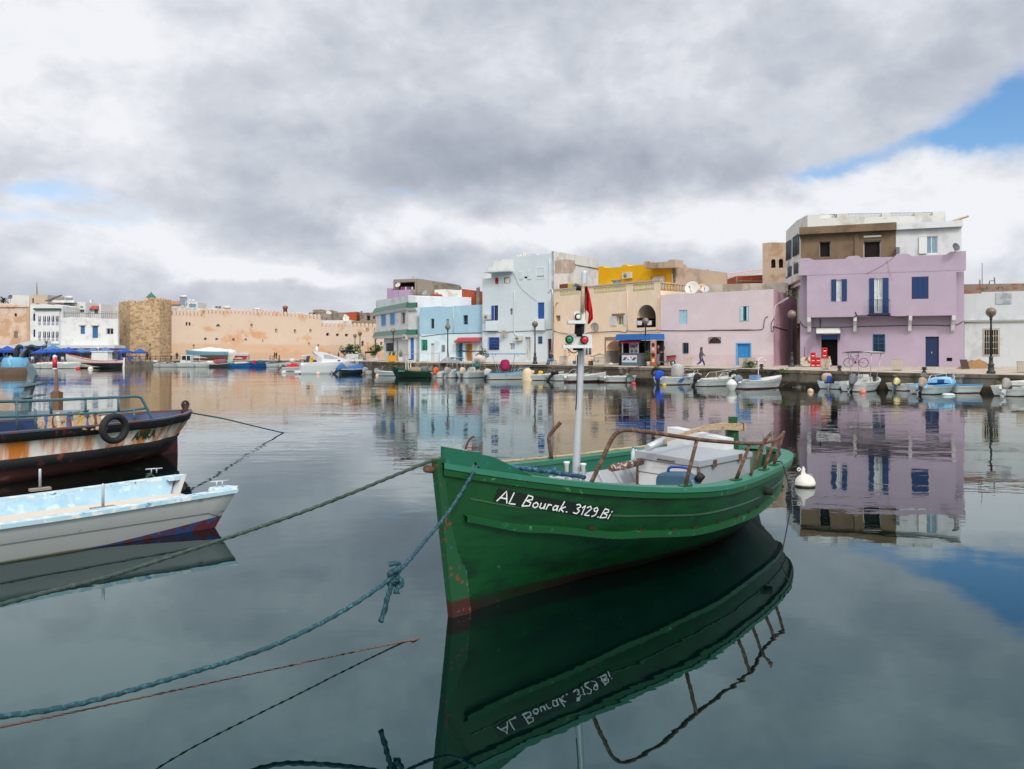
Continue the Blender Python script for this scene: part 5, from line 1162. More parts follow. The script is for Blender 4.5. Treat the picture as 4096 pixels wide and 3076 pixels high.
# setback top floor
fF3=Fac((3201,1464,67),(3856,1467,62.6),-1.2); um=fF3.uz(*T(6,1005,300)[0])[0]
Pp.op(6,370,303,460,432,'dark',f=fF3,rd=.3,fr='#b9b4aa',fw=.04,bars=(0,0)); Pp.op(6,735,295,880,438,'dark',f=fF3,rd=.3,fr='#cfd0cd',bars=(0,0)); Pp.op(6,1195,260,1352,406,'pale','#dcdedc',f=fF3,rd=.12,bars=(2,0))
M_brn=plaster('raw brown render','#7d6a55',streak=.4,patch='#6b5a48',thr=.58); ze=fF3.uz(*T(6,600,470)[0])[1]
Pp.wall(M_brn,f=fF3,top=T(6,215,245,1005,215),u1=um,zb=ze-.6,depth=6,part='brown_top_floor'); Pp.wall(M_whiteA,f=fF3,top=T(6,1005,212,1572,182),u0=um,zb=ze-.6,depth=6,part='white_top_floor')
mb=MB(); za=fF3.uz(*T(6,600,232)[0])[1]; zb_=fF3.uz(*T(6,600,172)[0])[1]; fbox(mb,fF3,-.1,za,um,zb_,-3,.55); mb.build('brown_roof_slab',M_brn,Pp.t)
mb=MB(); za=fF3.uz(*T(6,1290,195)[0])[1]; zb_=fF3.uz(*T(6,1290,145)[0])[1]; fbox(mb,fF3,um+.01,za,fF3.w+.05,zb_,-3,.35); mb.build('white_roof_slab',M_whiteA,Pp.t)
Pp.box('pilaster',6,660,238,697,440,0,.12,M_brn,f=fF3); Pp.box('light_tube',6,735,254,882,268,.02,.1,M_wfr,f=fF3); Pp.box('folded_shutter',6,1195,266,1262,405,.02,.12,M_wfr,f=fF3)
r=fF3.rect(*T(6,1005,350,1035,400),.3); mb=MB(); fbox(mb,fF3,*r,.1,.35); mb.build('wall_lantern',paint('lantern','#6b6f72'),Pp.t)
dish(3823,988,17,61.5,'dark grey dish on the lilac parapet of the purple house',col='#4f5860',rust=False,aim=(.2,-.9,.25),stand=.1)
mb=MB(); mb.tube([fF3.at(*fF3.uz(*T(6,1440,135)[0]),-1),fF3.at(*fF3.uz(*T(6,1625,75)[0]),-1)],.09,5); mb.tube([fF3.at(*fF3.uz(*T(6,1480,132)[0]),-.8),fF3.at(*fF3.uz(*T(6,1560,98)[0]),-.8)],.12,5); single(mb,'timber_poles',M_wood,'wooden poles jutting off the white roof of the purple house','pole')
# ---- tall white house behind the purple one
fHs=Fac((3144,1440,86),(3230,1440,74.5)); fH=Fac((3230,1440,74.5),(3782,1440,71))
Hh=Bld('tall_white_house','tall white house behind the purple one with a crenellated roof rail',fHs)
for x0,y0,x1,y1 in ((103,300,138,455),(158,255,203,420),(105,515,142,618),(165,485,203,590)): Hh.op(6,x0,y0,x1,y1,'grille','#6a6f70',f=fHs,gc='#4a5560',proud=.15)
Hh.wall(M_peel,f=fHs,top=T(6,92,215,180,130,270,82),depth=3,zb=-.5,part='side_walls')
Hh.wall(M_peel,f=fH,top=T(6,270,82,372,78,373,108,516,106,517,72,600,70,601,100,888,96,889,66,957,64,958,92,1160,90,1161,60,1228,58,1229,88,1310,86,1311,56,1416,54),zb=12,depth=2,part='roof_parapet')
mb=MB()
for x0,x1 in ((374,515),(602,887),(959,1160),(1230,1309)):
    n=int((x1-x0)/11)
    for i in range(n+1): x=x0+(x1-x0)*i/n; yy=110-(x-374)*.022; mb.tube([fH.at(*fH.uz(*T(6,x,yy)[0]),-.3),fH.at(*fH.uz(*T(6,x,yy-36)[0]),-.3)],.03,4)
    mb.tube([fH.at(*fH.uz(*T(6,x0,74-(x0-374)*.02)[0]),-.3),fH.at(*fH.uz(*T(6,x1,74-(x1-374)*.02)[0]),-.3)],.035,4)
mb.build('roof_railing',paint('pale iron rail','#a9aeb2'),Hh.t)
mb=MB(); a=fHs.rect(*T(6,92,675,212,700)); fbox(mb,fHs,0,a[1],fHs.w,a[3],0,.35,0); fbox(mb,fHs,0,a[3],fHs.w,a[3]+.18,.0,.45,1); mb.build('cornice',[M_peel,paint('red cornice line','#8f3f34')],Hh.t)
Hh.box('balcony_parapet',6,92,600,210,672,0,.4,M_peel,f=fHs)
for x in (100,150,205):
    u,z=fHs.uz(*T(6,x,600)[0],.2); mb=MB(); mb.lathe([(.16,0),(.12,.2),(.11,1.2),(.18,1.5),(.2,1.6)],fHs.at(u,z,.2),8)
    mb.build('column',M_peel,Hh.t)
# alley lean-to
fAl=Fac((3135,1462,80),(3205,1462,78)); X=Bld('alley_shed','dark lean-to shed with a red tiled edge closing the alley',fAl,'shed'); X.op(5,1300,930,1340,1040,'dark',rd=.2); X.wall(plaster('grey brown alley wall','#6b6258',streak=.6),top=T(5,1235,880,1400,850),depth=3)  # streaked grey brown plaster
mb=MB(); r=fAl.rect(*T(5,1240,805,1400,868),1.0); mb.hexa([fAl.at(r[0],r[1],1.6),fAl.at(r[2],r[1]+.3,1.6),fAl.at(r[2],r[3],-.5),fAl.at(r[0],r[3]-.3,-.5),fAl.at(r[0],r[1]+.15,1.6),fAl.at(r[2],r[1]+.45,1.6),fAl.at(r[2],r[3]+.2,-.5),fAl.at(r[0],r[3]-.1,-.5)]); mb.build('tiled_roof',M('old red tiles','#6b3a30',rough=.9,var=.3,sc=6),X.t)
# ---- white house at the right end
G=Bld('white_house','low white house with a barred window and a rubble roof edge',fG)
G.op(6,1738,1036,1853,1243,'grille','#4a4238',gc='#b9b29c',trim='#a39a92',proud=.05)
G.wall(plaster('cool white wall','#bfc3c6',streak=.25,patch='#aeb2b4',thr=.64),zt=fG.uz(*T(6,1800,955)[0])[1],depth=6,part='ground_walls')
G.wall(plaster('cool white wall','#bfc3c6',streak=.25),off=-.35,top=[(3857,1176),(3926,1174),(3927,1169),(4300,1158)],zb=fG.uz(*T(6,1800,955)[0])[1],depth=5,part='upper_walls')
mb=MB(); z=fG.uz(*T(6,1800,957)[0])[1]; fbox(mb,fG,0,z-.12,fG.w,z+.02,0,.14); mb.build('ledge',plaster('grey ledge','#9a9a94',streak=.5),G.t)
G.wall(M('old brick and rubble','#86776a',rough=.95,var=.2,sc=2,col2='#8f5642',thr=.56,sc2=1.4,stretch=(1,1,3),col3='#5f564c',thr3=.58,sc3=2),off=-.6,top=[(3857,1137),(4300,1130)],zb=fG.uz(3950,1176,-.6)[1],depth=4,part='rubble_parapet')
G.box('grey_patch',6,1840,728,1972,820,-.34,-.30,M('patchy grey cement','#8d96a0',rough=.9,col2='#a9adb0',thr=.5,sc2=1.5))
mb=MB()
for x,y0,y1 in ((1758,650,460),(1583,655,570),(1733,655,600),(1742,655,605)): mb.tube([fG.at(*fG.uz(*T(6,x,y0)[0]),-2),fG.at(*fG.uz(*T(6,x,y1)[0]),-2)],.03,4)
p=[fG.at(*fG.uz(*T(6,x,y)[0]),-2) for x,y in ((1815,650),(1822,612),(1860,612),(1862,580),(1868,648))]; mb.tube(p,.04,4)
mb.build('antenna_rods',M_conc,G.t)
G.cable(T(6,1565,975,1800,965,2068,958),.024)
# ---------------------------------------------------------------- ground and quay
def build_ground():
    m=M('quay paving','#b8ada0',rough=.9,var=.12,sc=3,col2='#938779',thr=.52,soft=.04,sc2=1.6,stretch=(.5,1.8,1),bump=.4,bsc=5)
    BL=[fG.at(fG.w+6,1.55),fG.at(fG.w,1.5)]+[fF.at(fF.w,fF.gz),fF.at(0,fF.gz),fE.at(fE.w,fE.gz),fE.at(0,fE.gz),fD.at(fD.w,fD.gz),fD.at(0,fD.gz),fC.at(0,fC.gz),fB.at(0,fB.gz),fA1.at(0,fA1.gz)]
    mb=MB(); ed=[e.copy() for e in FE]; N=60
    def samp(L,t):
        d=[0]
        for a,b in zip(L,L[1:]): d.append(d[-1]+(b-a).length)
        t*=d[-1]
        for i in range(len(L)-1):
            if t<=d[i+1]+1e-6: return L[i].lerp(L[i+1],(t-d[i])/max(1e-6,d[i+1]-d[i]))
        return L[-1]
    rows=[]
    for i in range(N+1):
        e=samp(ed,i/N); b=samp(BL,i/N); bb=b+V((3,8,0)); rows.append([e,e.lerp(b,.5),b,bb,bb+V((25,40,0))])
    mb.sheet(rows,0,True); struct(mb,'promenade',m)
    # quay wall with coping
    cp=M('quay wall concrete','#6e6558',rough=.95,var=.18,sc=.8,col2='#463f33',thr=.50,soft=.08,sc2=.7,stretch=(1,1,.5),bump=.5,bsc=4,zsplit=[(.42,'#2c271d'),(.12,'#17150f')],zs=.1,col3='#8f877a',thr3=.62,sc3=.9,streak=.5)
    mb=MB(); out=[]
    for i in range(N+1):
        e=samp(ed,i/N); a=samp(ed,max(0,i-1)/N); b=samp(ed,min(N,i+1)/N); t=(b-a); t.z=0; t.normalize(); n=V((-t.y,t.x,0)); n=n if n.y<0 else -n
        out.append((e,n))
    mb.sheet([[e+n*.06+V((0,0,.0)),e+n*.06-V((0,0,.22)),e-V((0,0,.24)),e-V((0,0,e.z+1))] for e,n in out],0,False)
    mb.sheet([[e-n*.5+V((0,0,.012)),e+n*.06+V((0,0,.012)),e+n*.06-V((0,0,.01))] for e,n in out],1,False)
    tc=out[-1][0]; 
    # return wall at the far corner, running back
    c0=FE[-1]; c1=P(1200,1437,150)
    mb.add([c0+V((0,0,.01)),c1,V((c1.x,c1.y,-1)),V((c0.x,c0.y,-1))],[(0,1,2,3)],0)
    o=single(mb,'quay_wall',[cp,M('quay coping stone','#938878',rough=.9,var=.15,sc=2)],'weathered brown concrete quay wall below the promenade with dark waterline','wall',loc=(FE[4].x,FE[4].y,0),local=False)
    mb=MB(); far=[c0,c1,P(200,1440,160),P(-600,1440,160)]; bk=[P(1540,1440,112),P(1530,1440,160),P(600,1440,190),P(-900,1440,185)]
    for a,b in ((0,1),): mb.add([far[0]-V((0,0,.0)),far[1],bk[1],bk[0]],[(0,1,2,3)])
    FQ=1.15
    mb.add([V((c1.x,c1.y,FQ)),P(687,1437,148),P(687,1437,200),P(1600,1437,200)],[(0,1,2,3)])
    for v in mb.v[4:]: v.z=FQ
    struct(mb,'far_quay',m)
    LQ=.95
    mb=MB(); a=[P(690,1449,148),P(540,1449,141),P(-1500,1449,138),P(-1500,1449,175),P(690,1449,190)]
    for v in a: v.z=LQ
    mb.add(a,[(0,1,2,3,4)]); mb.add([a[0],a[1],a[2],V((a[2].x,a[2].y,-1)),V((a[1].x,a[1].y,-1)),V((a[0].x,a[0].y,-1))],[(0,1,4,5),(1,2,3,4)]); struct(mb,'cafe_quay',M('cafe quay stone','#6f675b',rough=.95,var=.2,sc=1))
    mb=MB(); b0=V((c1.x,c1.y,FQ)); b1=P(690,1437,148); b1.z=FQ; mb.add([b0,b1,V((b1.x,b1.y,-1)),V((b0.x,b0.y,-1))],[(0,1,2,3)],0)
    single(mb,'quay_wall',[cp],'distant grey quay wall below the long fortress wall','wall',loc=(b0.x*.5+b1.x*.5,b0.y*.5+b1.y*.5,0),local=False)
    mb=MB(); mb.add([(-600,180,.3),(-40,218,.3),(-14,122,.3),(60,78,.3),(600,62,.3),(600,900,.3),(-600,900,.3)],[tuple(range(7))]); struct(mb,'ground',plaster('dry ground','#8d8272'))
build_ground()
# ================================================================ far shore: fortress, old town, cafe
M_stone=M('tower rubble stone','#b39b7a',rough=.95,var=.2,sc=.9,col2='#957a5c',thr=.53,soft=.05,sc2=.8,stretch=(1,1,2.6),col3='#c0a98a',thr3=.58,sc3=1.3,bump=.8,bsc=2.2)
M_fort=M('peach fortress plaster','#cfbba9',rough=.95,var=.06,sc=.35,col2='#c99d78',thr=.60,soft=.05,sc2=.13,stretch=(1,1,1.6),zsplit=[(4.6,'#cbae94'),(2.6,'#c4a58a')],zs=.25,col3='#cba684',thr3=.64,sc3=.3,streak=.25,streakcol='#b97f4e',bump=.25,bsc=2)
fFt=Fac((687,1437,172),(1540,1437,216))
def small_house(name,label,c,x0,y0,x1,y1,D,mat,wins=(),depth=6,D2=None,top=None,zdown=6,cat='house'):
    (a,b),(d,e)=T(c,x0,y0,x1,y1); f=Fac((a,1437,D),(d,1437,D2 or D)); X=Bld(name,label,f,cat)
    for w in wins: X.op(c,*w[:4],w[4] if len(w)>4 else 'glass',w[5] if len(w)>5 else '#c9c9c6',bars=(1,0),fw=.12,rd=.25)
    X.wall(mat,top=T(c,*top) if top else [(a,b),(d,b)],zb=f.uz((a+d)/2,e)[1]-zdown,depth=depth); return X,f
def fortress():
    Ft=Bld('fortress_wall','long peach plastered fortress wall with rounded battlements and small windows',fFt,'wall')
    for x0,y0,x1,y1 in ((173,525,217,560),(540,520,566,565),(803,573,830,622),(1005,580,1032,630),(1172,578,1198,620),(162,672,197,703),(343,677,374,710),(475,678,505,708),(1160,722,1178,752)):
        Ft.op(2,x0,y0,x1,y1,'glass','#c9cdd0',arch=1,rd=.5,fw=.14)
    for x0,y0,x1,y1 in ((45,672,72,697),(667,693,678,717),(1353,620,1386,652),(1460,627,1490,655),(1555,630,1588,658)): Ft.op(2,x0,y0,x1,y1,'dark',rd=.6)
    for c,x0,y0,x1,y1 in ((2,1778,562,1791,605),(2,1796,562,1808,605),(2,1868,565,1880,605),(2,1730,705,1757,762),(2,1872,700,1890,740),(2,1932,715,1955,750),(1,1990,503,2012,543),(1,2022,505,2044,543)): Ft.op(c,x0,y0,x1,y1,'glass','#4a4038',arch=1,rd=.5,fw=.1,bars=(0,0))
    ua=fFt.uz(*T(2,1302,500)[0])[0]
    Ft.wall(M_fort,top=T(1,1840,432,2197,436)+T(2,0,414,350,412,700,430,1040,450,1300,478),u1=ua,depth=2.2,part='high_wall')
    Ft.wall(M_fort,top=T(2,1302,548,1600,553,1905,562),u0=ua+.01,depth=2.0,part='low_wall')
    mb=MB()
    def merl(x0,y0,x1,y1,n,c,h,w=.62):
        for i in range(n):
            t=(i+.5)/n; u,z=fFt.uz(*T(c,x0+(x1-x0)*t,y0+(y1-y0)*t)[0]); step=(x1-x0)/n*CR[c][2]*175/3200*.62; 
            pr=[(-step*.62,-.05)]+[(-step*.62*math.cos(k*math.pi/6),h*.45+h*.55*math.sin(k*math.pi/6)) for k in range(7)]+[(step*.62,-.05)]
            mb.prism([fFt.at(u+a,z+b,.02) for a,b in pr],fFt.n*-.55)
    merl(1850,432,2197,436,9,1,1.25); merl(8,414,700,430,17,2,1.25); merl(700,430,1300,478,15,2,1.25); merl(1306,548,1900,562,14,2,1.0)
    mb.build('battlement',[M_fort],Ft.t)
    # stone tower
    t=thing('stone_tower','rough brown stone tower with a crenellated top beside the white cafe house','tower',P(560,1437,168)); z1=13.0
    pts=[P(471,1437,171.5),P(519,1437,167),P(640,1437,167),P(690,1437,173),P(690,1437,195),P(471,1437,196)]
    mb=MB(); lo=[];hi=[];n=len(pts)
    rows=[]
    for k in range(9):
        z=-.5+(z1+.5)*k/8; q=1-.004*k; c=sum(pts,V())/n; rows.append([V((c.x+(p.x-c.x)*q,c.y+(p.y-c.y)*q,z)) for p in pts])
    # subdivided walls
    g=[]
    for r in rows:
        rr=[]
        for i in range(n):
            for k in range(6): rr.append(r[i].lerp(r[(i+1)%n],k/6)+V((0,0,0)))
        g.append(rr)
    mb.sheet(g,0,False,True); mb.add(g[-1],[tuple(range(len(g[-1])))]); mb.build('walls',[M_stone],t)
    mb=MB(); top=rows[-1]
    for i in range(3):
        L=(top[i+1]-top[i]).length; k=max(3,int(L/1.15))
        for j in range(k):
            a=top[i].lerp(top[i+1],(j+.18)/k); b=top[i].lerp(top[i+1],(j+.80)/k); hgt=(.4+.5*random.random()) if i<1 or (i==1 and j<3) else 1.15
            d=(b-a); nn=V((-d.y,d.x,0)).normalized()*.6; 
            pr=[a]+[a.lerp(b,.5-.5*math.cos(m*math.pi/5))+V((0,0,hgt*.55+hgt*.45*math.sin(m*math.pi/5))) for m in range(6)]+[b]
            mb.prism(pr,nn)
    mb.build('battlement',[M_stone],t)
fortress()
M_w1=plaster('old white wall','#c9c8c4',streak=.4,patch='#aaa79f',thr=.6); M_w2=plaster('white wall two','#d3d3d2',streak=.2,patch='#bfbebb')
M_un=M('unfinished grey block','#8d8479',rough=.95,var=.25,sc=1.2,col2='#6f675e',thr=.55,sc2=1.1,col3='#9a5a44',thr3=.63,sc3=.9)
# behind the fortress
X,f=small_house('old_town_house','white house with a pinkish lattice cornice rising behind the stone tower',1,1480,280,2118,420,212,M_w2,[(1860,385,1905,410),(2085,395,2150,412)],top=(1480,298,1960,300,1962,290,2115,290))
X.box('cornice',1,1478,278,1958,318,0,.4,M('pink lattice cornice','#c9977f',rough=.8,col2='#b98066',thr=.5,sc2=3))
X,f=small_house('old_town_house','low white terrace house with a grey awning next to the battlements',1,1790,350,2260,420,200,M_w1,[(1815,382,1930,410,'shutter','#8a8f94')],top=(1790,352,1960,350,2100,352,2190,385,2260,385))
t=thing('minaret','small minaret with a green pyramid roof and finial','minaret',P(597,1200,225)); a=P(583,1202,225);b=P(613,1191,225)
mb=MB(); mb.box((a.x,225,a.z-6),(b.x,227,b.z),0); mb.lathe([(1.35,b.z),(1.35,b.z+.2),(1.1,b.z+.3)],((a.x+b.x)/2,226,0),4,0,False); mb.build('shaft',[plaster('pale stone shaft','#c4ad93')],t)
mb=MB(); mb.lathe([(1.5,b.z+.2),(.02,P(0,1168,225).z)],((a.x+b.x)/2,226,0),4,0,False); mb.tube([V(((a.x+b.x)/2,226,P(0,1170,225).z)),V(((a.x+b.x)/2,226,P(0,1164,225).z))],.06,4); mb.build('green_roof',[M('green roof tile','#2a6a5c',rough=.5)],t)
mb=MB(); a=P(594,1202,224.9); mb.box((a.x,224.93,a.z),(a.x+.6,225.2,a.z+.7)); mb.build('window',[M_dark],t)
small_house('old_town_house','long white roof strip behind the middle of the fortress wall',2,-120,362,395,430,205,M_w1,[(92,385,120,412,'shutter','#7fa9b5'),(-20,378,5,410)],top=(-120,368,60,366,110,356,160,354,395,392))
small_house('old_town_house','white house with a shallow gable above the fortress battlements',2,782,392,1055,440,212,M_w1,top=(782,408,1000,408,1030,393,1058,408))
small_house('old_town_house','grey unfinished block house above the fortress wall',2,1165,365,1395,520,222,M_un,[(1215,400,1235,420,'dark'),(1290,395,1310,410,'dark')],top=(1165,402,1208,400,1210,372,1300,368,1302,385,1395,380))
small_house('old_town_house','grey house with a red brick corner and sloping orange tin sheet',2,1395,390,1682,520,226,M_un,[(1640,455,1655,470,'dark')],top=(1395,378,1405,372,1470,400,1545,402,1680,392))
small_house('brick_house','red brick upper room between grey roofs of the old town',2,1548,402,1680,460,224.5,M_brick,top=(1548,404,1680,396))
small_house('old_town_house','long white block behind the lower fortress wall',2,1300,482,1622,560,219,M_w2,[(1435,525,1450,545),(1520,522,1540,545)],top=(1300,486,1622,482))
small_house('old_town_house','weathered stone block with mossy top behind the lower fortress wall',2,1622,490,1903,570,220,M('mossy stone','#8a7d6b',rough=.95,var=.2,col2='#7a7a48',thr=.62,sc2=.6),top=(1622,492,1903,488))
small_house('old_town_house','concrete room with a dark doorway above the mossy block',2,1712,400,1905,500,224,M_conc,[(1790,435,1822,485,'dark'),(1855,440,1875,470,'dark')],top=(1712,405,1850,402,1905,398))
small_house('old_town_house','grey and cream sheds between the battlements and the brick room',2,1060,420,1180,480,216,M_un,top=(1060,432,1120,424,1180,440))
def solar(px,py,D,label,s=1.0,flip=1):
    c=P(px,py,D); t=thing('solar_heater',label,'solar heater',c-V((0,0,1.9*s))); mb=MB(); mb.tube([c+V((-.75*s,0,0)),c+V((.75*s,0,0))],.27*s,10); mb.build('tank',paint('heater tank','#c9c7c2'),t)
    mb=MB(); mb.hexa([c+V((-.6*s,-.9*s,-1.7*s)),c+V((.6*s,-.9*s,-1.7*s)),c+V((.6*s,-.85*s,-1.75*s)),c+V((-.6*s,-.85*s,-1.75*s)),c+V((-.6*s,-.1,-.2*s)),c+V((.6*s,-.1,-.2*s)),c+V((.6*s,0,-.25*s)),c+V((-.6*s,0,-.25*s))]); mb.build('panel',[M('solar panel glass','#5f6d7c',rough=.25)],t)
    mb=MB(); mb.tube([c+V((-.6*s,.1,-.2)),c+V((-.6*s,.2,-1.9*s))],.05*s,4); mb.tube([c+V((.6*s,.1,-.2)),c+V((.6*s,.2,-1.9*s))],.05*s,4); mb.build('stand',M_conc,t)
for px,py,D,lb,s in ((734,1186,206,'white roof tank with tilted panel on the white house behind the tower','0'),(908,1229,207,'solar water heater on the roof strip, the tallest behind the battlements','0'),(961,1244,206,'solar water heater half hidden behind the battlements','0'),(1029,1237,208,'narrow solar water heater above the ochre stained patch','0'),(277,1189,158,'cream solar water tank on the terrace house roof','0')): solar(px,py,D,lb,1.25 if D>170 else 1.0)
DL=[(742,1222,19,208,'largest white dish above the fortress wall near the tower','#c9ccc9'),(765,1222,9,207,'left of two blue dishes near the tower','#5a7f96'),(777,1223,9,207,'right of two blue dishes near the tower','#5a7f96'),(759,1201,5,212,'small white dish high above the fortress wall, left of a pair','#c9ccc9'),(773,1201,5,212,'small white dish high above the fortress wall, right of a pair','#c9ccc9'),
(866,1230,6,206,'dark dish of a pair on the roof strip, left one','#4a5258'),(879,1230,6,206,'dark dish of a pair on the roof strip, right one','#4a5258'),(1127,1246,5,212,'tan dish on the shallow gabled house','#c0a890'),(1312,1250,7,220,'white dish in front of the grey block house, left of two','#c9c6c0'),(1320,1252,6,220,'white dish in front of the grey block house, right of two','#c9c6c0'),(1381,1262,5,221,'small dish below the red brick room','#c9c6c0'),(1384,1274,13,217,'wide cream dish lying on the long white block','#c9c6bd'),(1446,1248,5,223,'blue dish on the concrete room','#5f7688'),
(150,1207,7,158,'tan dish on the stair tower of the white arcade house','#b0a393'),(41,1188,9,165,'dark mesh dish beside the white dome building','#4f555a')]
for px,py,r,D,lb,cl in DL: dish(px,py,r,D,lb,col=cl,rust=False,stand=.7,aim=(.1,-.9,.3))
mb=MB(); c=P(1141,1262,210); mb.lathe([(.55,0),(.5,2.2),(.7,2.3),(.7,2.9),(.3,3.1)],c-V((0,0,.5)),10); single(mb,'chimney',M('terracotta chimney','#8f5a40',rough=.8),'terracotta chimney pot standing above the fortress battlements','chimney')
# ---------------------------------------------------------------- left houses behind the cafe
M_pst=plaster('crumbling pink plaster','#cdb5a4',streak=.3,patch='#b8947a',thr=.58)
X,f=small_house('stone_house','crumbling pinkish plaster house with a quoined corner at the far left',1,-1600,290,322,760,152,M_pst,[(155,410,180,445,'dark'),(150,605,192,675,'shutter','#6f7a66')],top=(-1600,305,0,300,90,318,200,322,322,345),zdown=3)
X.box('quoins',1,290,345,322,735,0,.12,M('weathered quoin stone','#b99a7f',rough=.95,var=.3,sc=1.2,stretch=(1,1,1)),f=f); X.box('ledge',1,-1600,325,322,345,0,.25,M_pst,f=f)
X,f=small_house('arcade_house','white house with two rows of arched arcade windows beside the cafe',1,322,310,668,760,150,M_w2,top=(322,335,335,312,400,318,470,310,560,322,600,315,668,330),zdown=3,wins=())
for (x0,y0,x1,y1) in ((358,415,385,490),(360,585,387,662)):
    r=f.rect(*T(1,x0,y0,x1,y1)); mb=MB(); fbox(mb,f,*r,.0,.04); w=mb.build('window',[M('deep blue glass','#1c2a55',rough=.2)],X.t)
r=f.rect(*T(1,395,378,648,735)); mb=MB(); fbox(mb,f,r[0],r[1],r[2],r[3],0,.5); X_g=mb.build('gallery',[M_w2],X.t)
mb=MB(); fbox(mb,f,r[0]-.2,r[3],r[2]+.2,r[3]+.35,0,.8); mb.build('gallery_roof',[M('dark green roof edge','#2f4a48',rough=.6)],X.t)
for yy0,yy1,yb in ((435,500,545),(600,672,715)):
    for x0,x1 in ((413,436),(464,492),(507,536),(554,582),(600,627)):
        q=f.rect(*T(1,x0,yy0,x1,yy1),.5); a,c_,b_,d_=q; m_=(a+b_)/2; w=(b_-a)/2
        pr=[(a,c_),(b_,c_),(b_,d_-w),(m_+w*.5,d_-w*.3),(m_,d_),(m_-w*.5,d_-w*.3),(a,d_-w)]
        mb=MB(); mb.prism([f.at(u,z,.53) for u,z in pr],f.n*-.06); mb.tube([f.at(m_,c_,.56),f.at(m_,d_,.56)],.06,5,1); mb.build('arched_window',[M('dark blue arch','#232a48',rough=.4),M_w2],X_g)  # flat dark blue fill with a white centre bar
        q=f.rect(*T(1,x0,yy1+8,x1,yb-8),.5); mb=MB(); fbox(mb,f,*q,.5,.54); mb.build('balustrade_panel',[M('grey balustrade paint','#8d93a3',rough=.8)],X_g)  # even blue grey panel
X,f=small_house('white_house','plain white house with blue windows next to the stone tower',1,668,445,1262,770,150,M_w2,[(862,542,910,632,'shutter','#2c6f9c'),(990,545,1050,675,'shutter','#2a6a9a'),(1137,572,1215,638,'glass','#b9bcc0')],top=(668,462,748,452,750,448,1005,458,1007,466,1262,470),zdown=3,depth=.6)
for x0,y0,x1,y1 in ((848,532,925,542),(978,536,1062,546)): X.box('window_hood',1,x0,y0,x1,y1,0,.2,M_pst,f=f)
mb=MB(); 
for i in range(26): u,z=f.uz(*T(1,670+i*23,440)[0],-.4); mb.tube([f.at(u,z-.6,-.4),f.at(u,z+.9,-.4)],.035,4)
a=f.uz(*T(1,670,405)[0],-.4); b=f.uz(*T(1,1255,418)[0],-.4); mb.tube([f.at(a[0],a[1],-.4),f.at(b[0],b[1],-.4)],.045,4); mb.build('roof_railing',paint('grey roof rail','#6b7278'),X.t)
X,f=small_house('terrace_house','white terrace house with a big glazed wall and a flat canopy roof',1,575,280,915,450,158,M_w2,[(690,320,792,440,'glass','#7f8a8f'),(860,335,890,360,'glass','#c4c6c8'),(852,370,905,405,'glass','#8a8f92')],top=(575,282,700,285,915,292))
X.box('flat_canopy',1,570,275,830,300,0,1.2,M_w2,f=f)
ac_unit(1,770,315,808,348,f,'air conditioner on the glazed terrace house')
X,f=small_house('terrace_house','small white house with a red tiled roof beside the glazed terrace house',1,915,310,1082,450,160,M_w2,[(1010,370,1050,420,'glass','#7a858c')],top=(915,362,1062,362,1064,308,1082,308))
mb=MB(); r=f.rect(*T(1,915,328,1065,364)); mb.hexa([f.at(r[0],r[1],.6),f.at(r[2],r[1],.6),f.at(r[2],r[1],-3),f.at(r[0],r[1],-3),f.at(r[0],r[3],-.6),f.at(r[2]-1,r[3],-.6),f.at(r[2]-1,r[3],-2),f.at(r[0],r[3],-2)]); mb.build('tiled_roof',[M('red roof tiles','#a8483a',rough=.8,var=.2,sc=4)],X.t)
X.box('chimney',1,955,262,970,312,-1,-.3,M_w2,f=f)
small_house('terrace_house','low white roof with a small flag between the tiled house and the tower',1,1085,350,1262,470,165,M_w1,top=(1085,392,1150,385,1152,356,1262,345),depth=.5)
X,f=small_house('stair_tower','beige stair tower with a thin mast above the arcade house',1,320,215,510,340,158,plaster('beige stair wall','#b3a596',streak=.3),[(345,250,362,300,'dark')],top=(320,218,385,212,510,212),cat='tower')
mb=MB(); mb.tube([P(148,1180,158),P(147,1131,158)],.09,5); mb.build('mast',M_conc,X.t)
mb=MB(); a,b=T(1,478,275,650,210); q=P(*a,156); q2=P(*b,158); mb.hexa([V((q.x,156,q.z)),V((q2.x-1.2,156,q.z)),V((q2.x-1.2,156.2,q.z-.1)),V((q.x,156.2,q.z-.1)),V((q.x+1.6,158.5,q2.z)),V((q2.x,158.5,q2.z)),V((q2.x,158.7,q2.z-.1)),V((q.x+1.6,158.7,q2.z-.1))]); single(mb,'solar_array',M('dark solar panel','#39434f',rough=.25),'dark solar panel array tilted on the roof above the arcade house','solar array')
X,f=small_house('dome_building','white barrel roofed building beside a palm at the far left',1,95,215,312,330,168,M_w2,top=(95,262,110,235,135,220,190,215,260,216,300,222,312,260),cat='building')
mb=MB(); a=P(0,1180,164); 
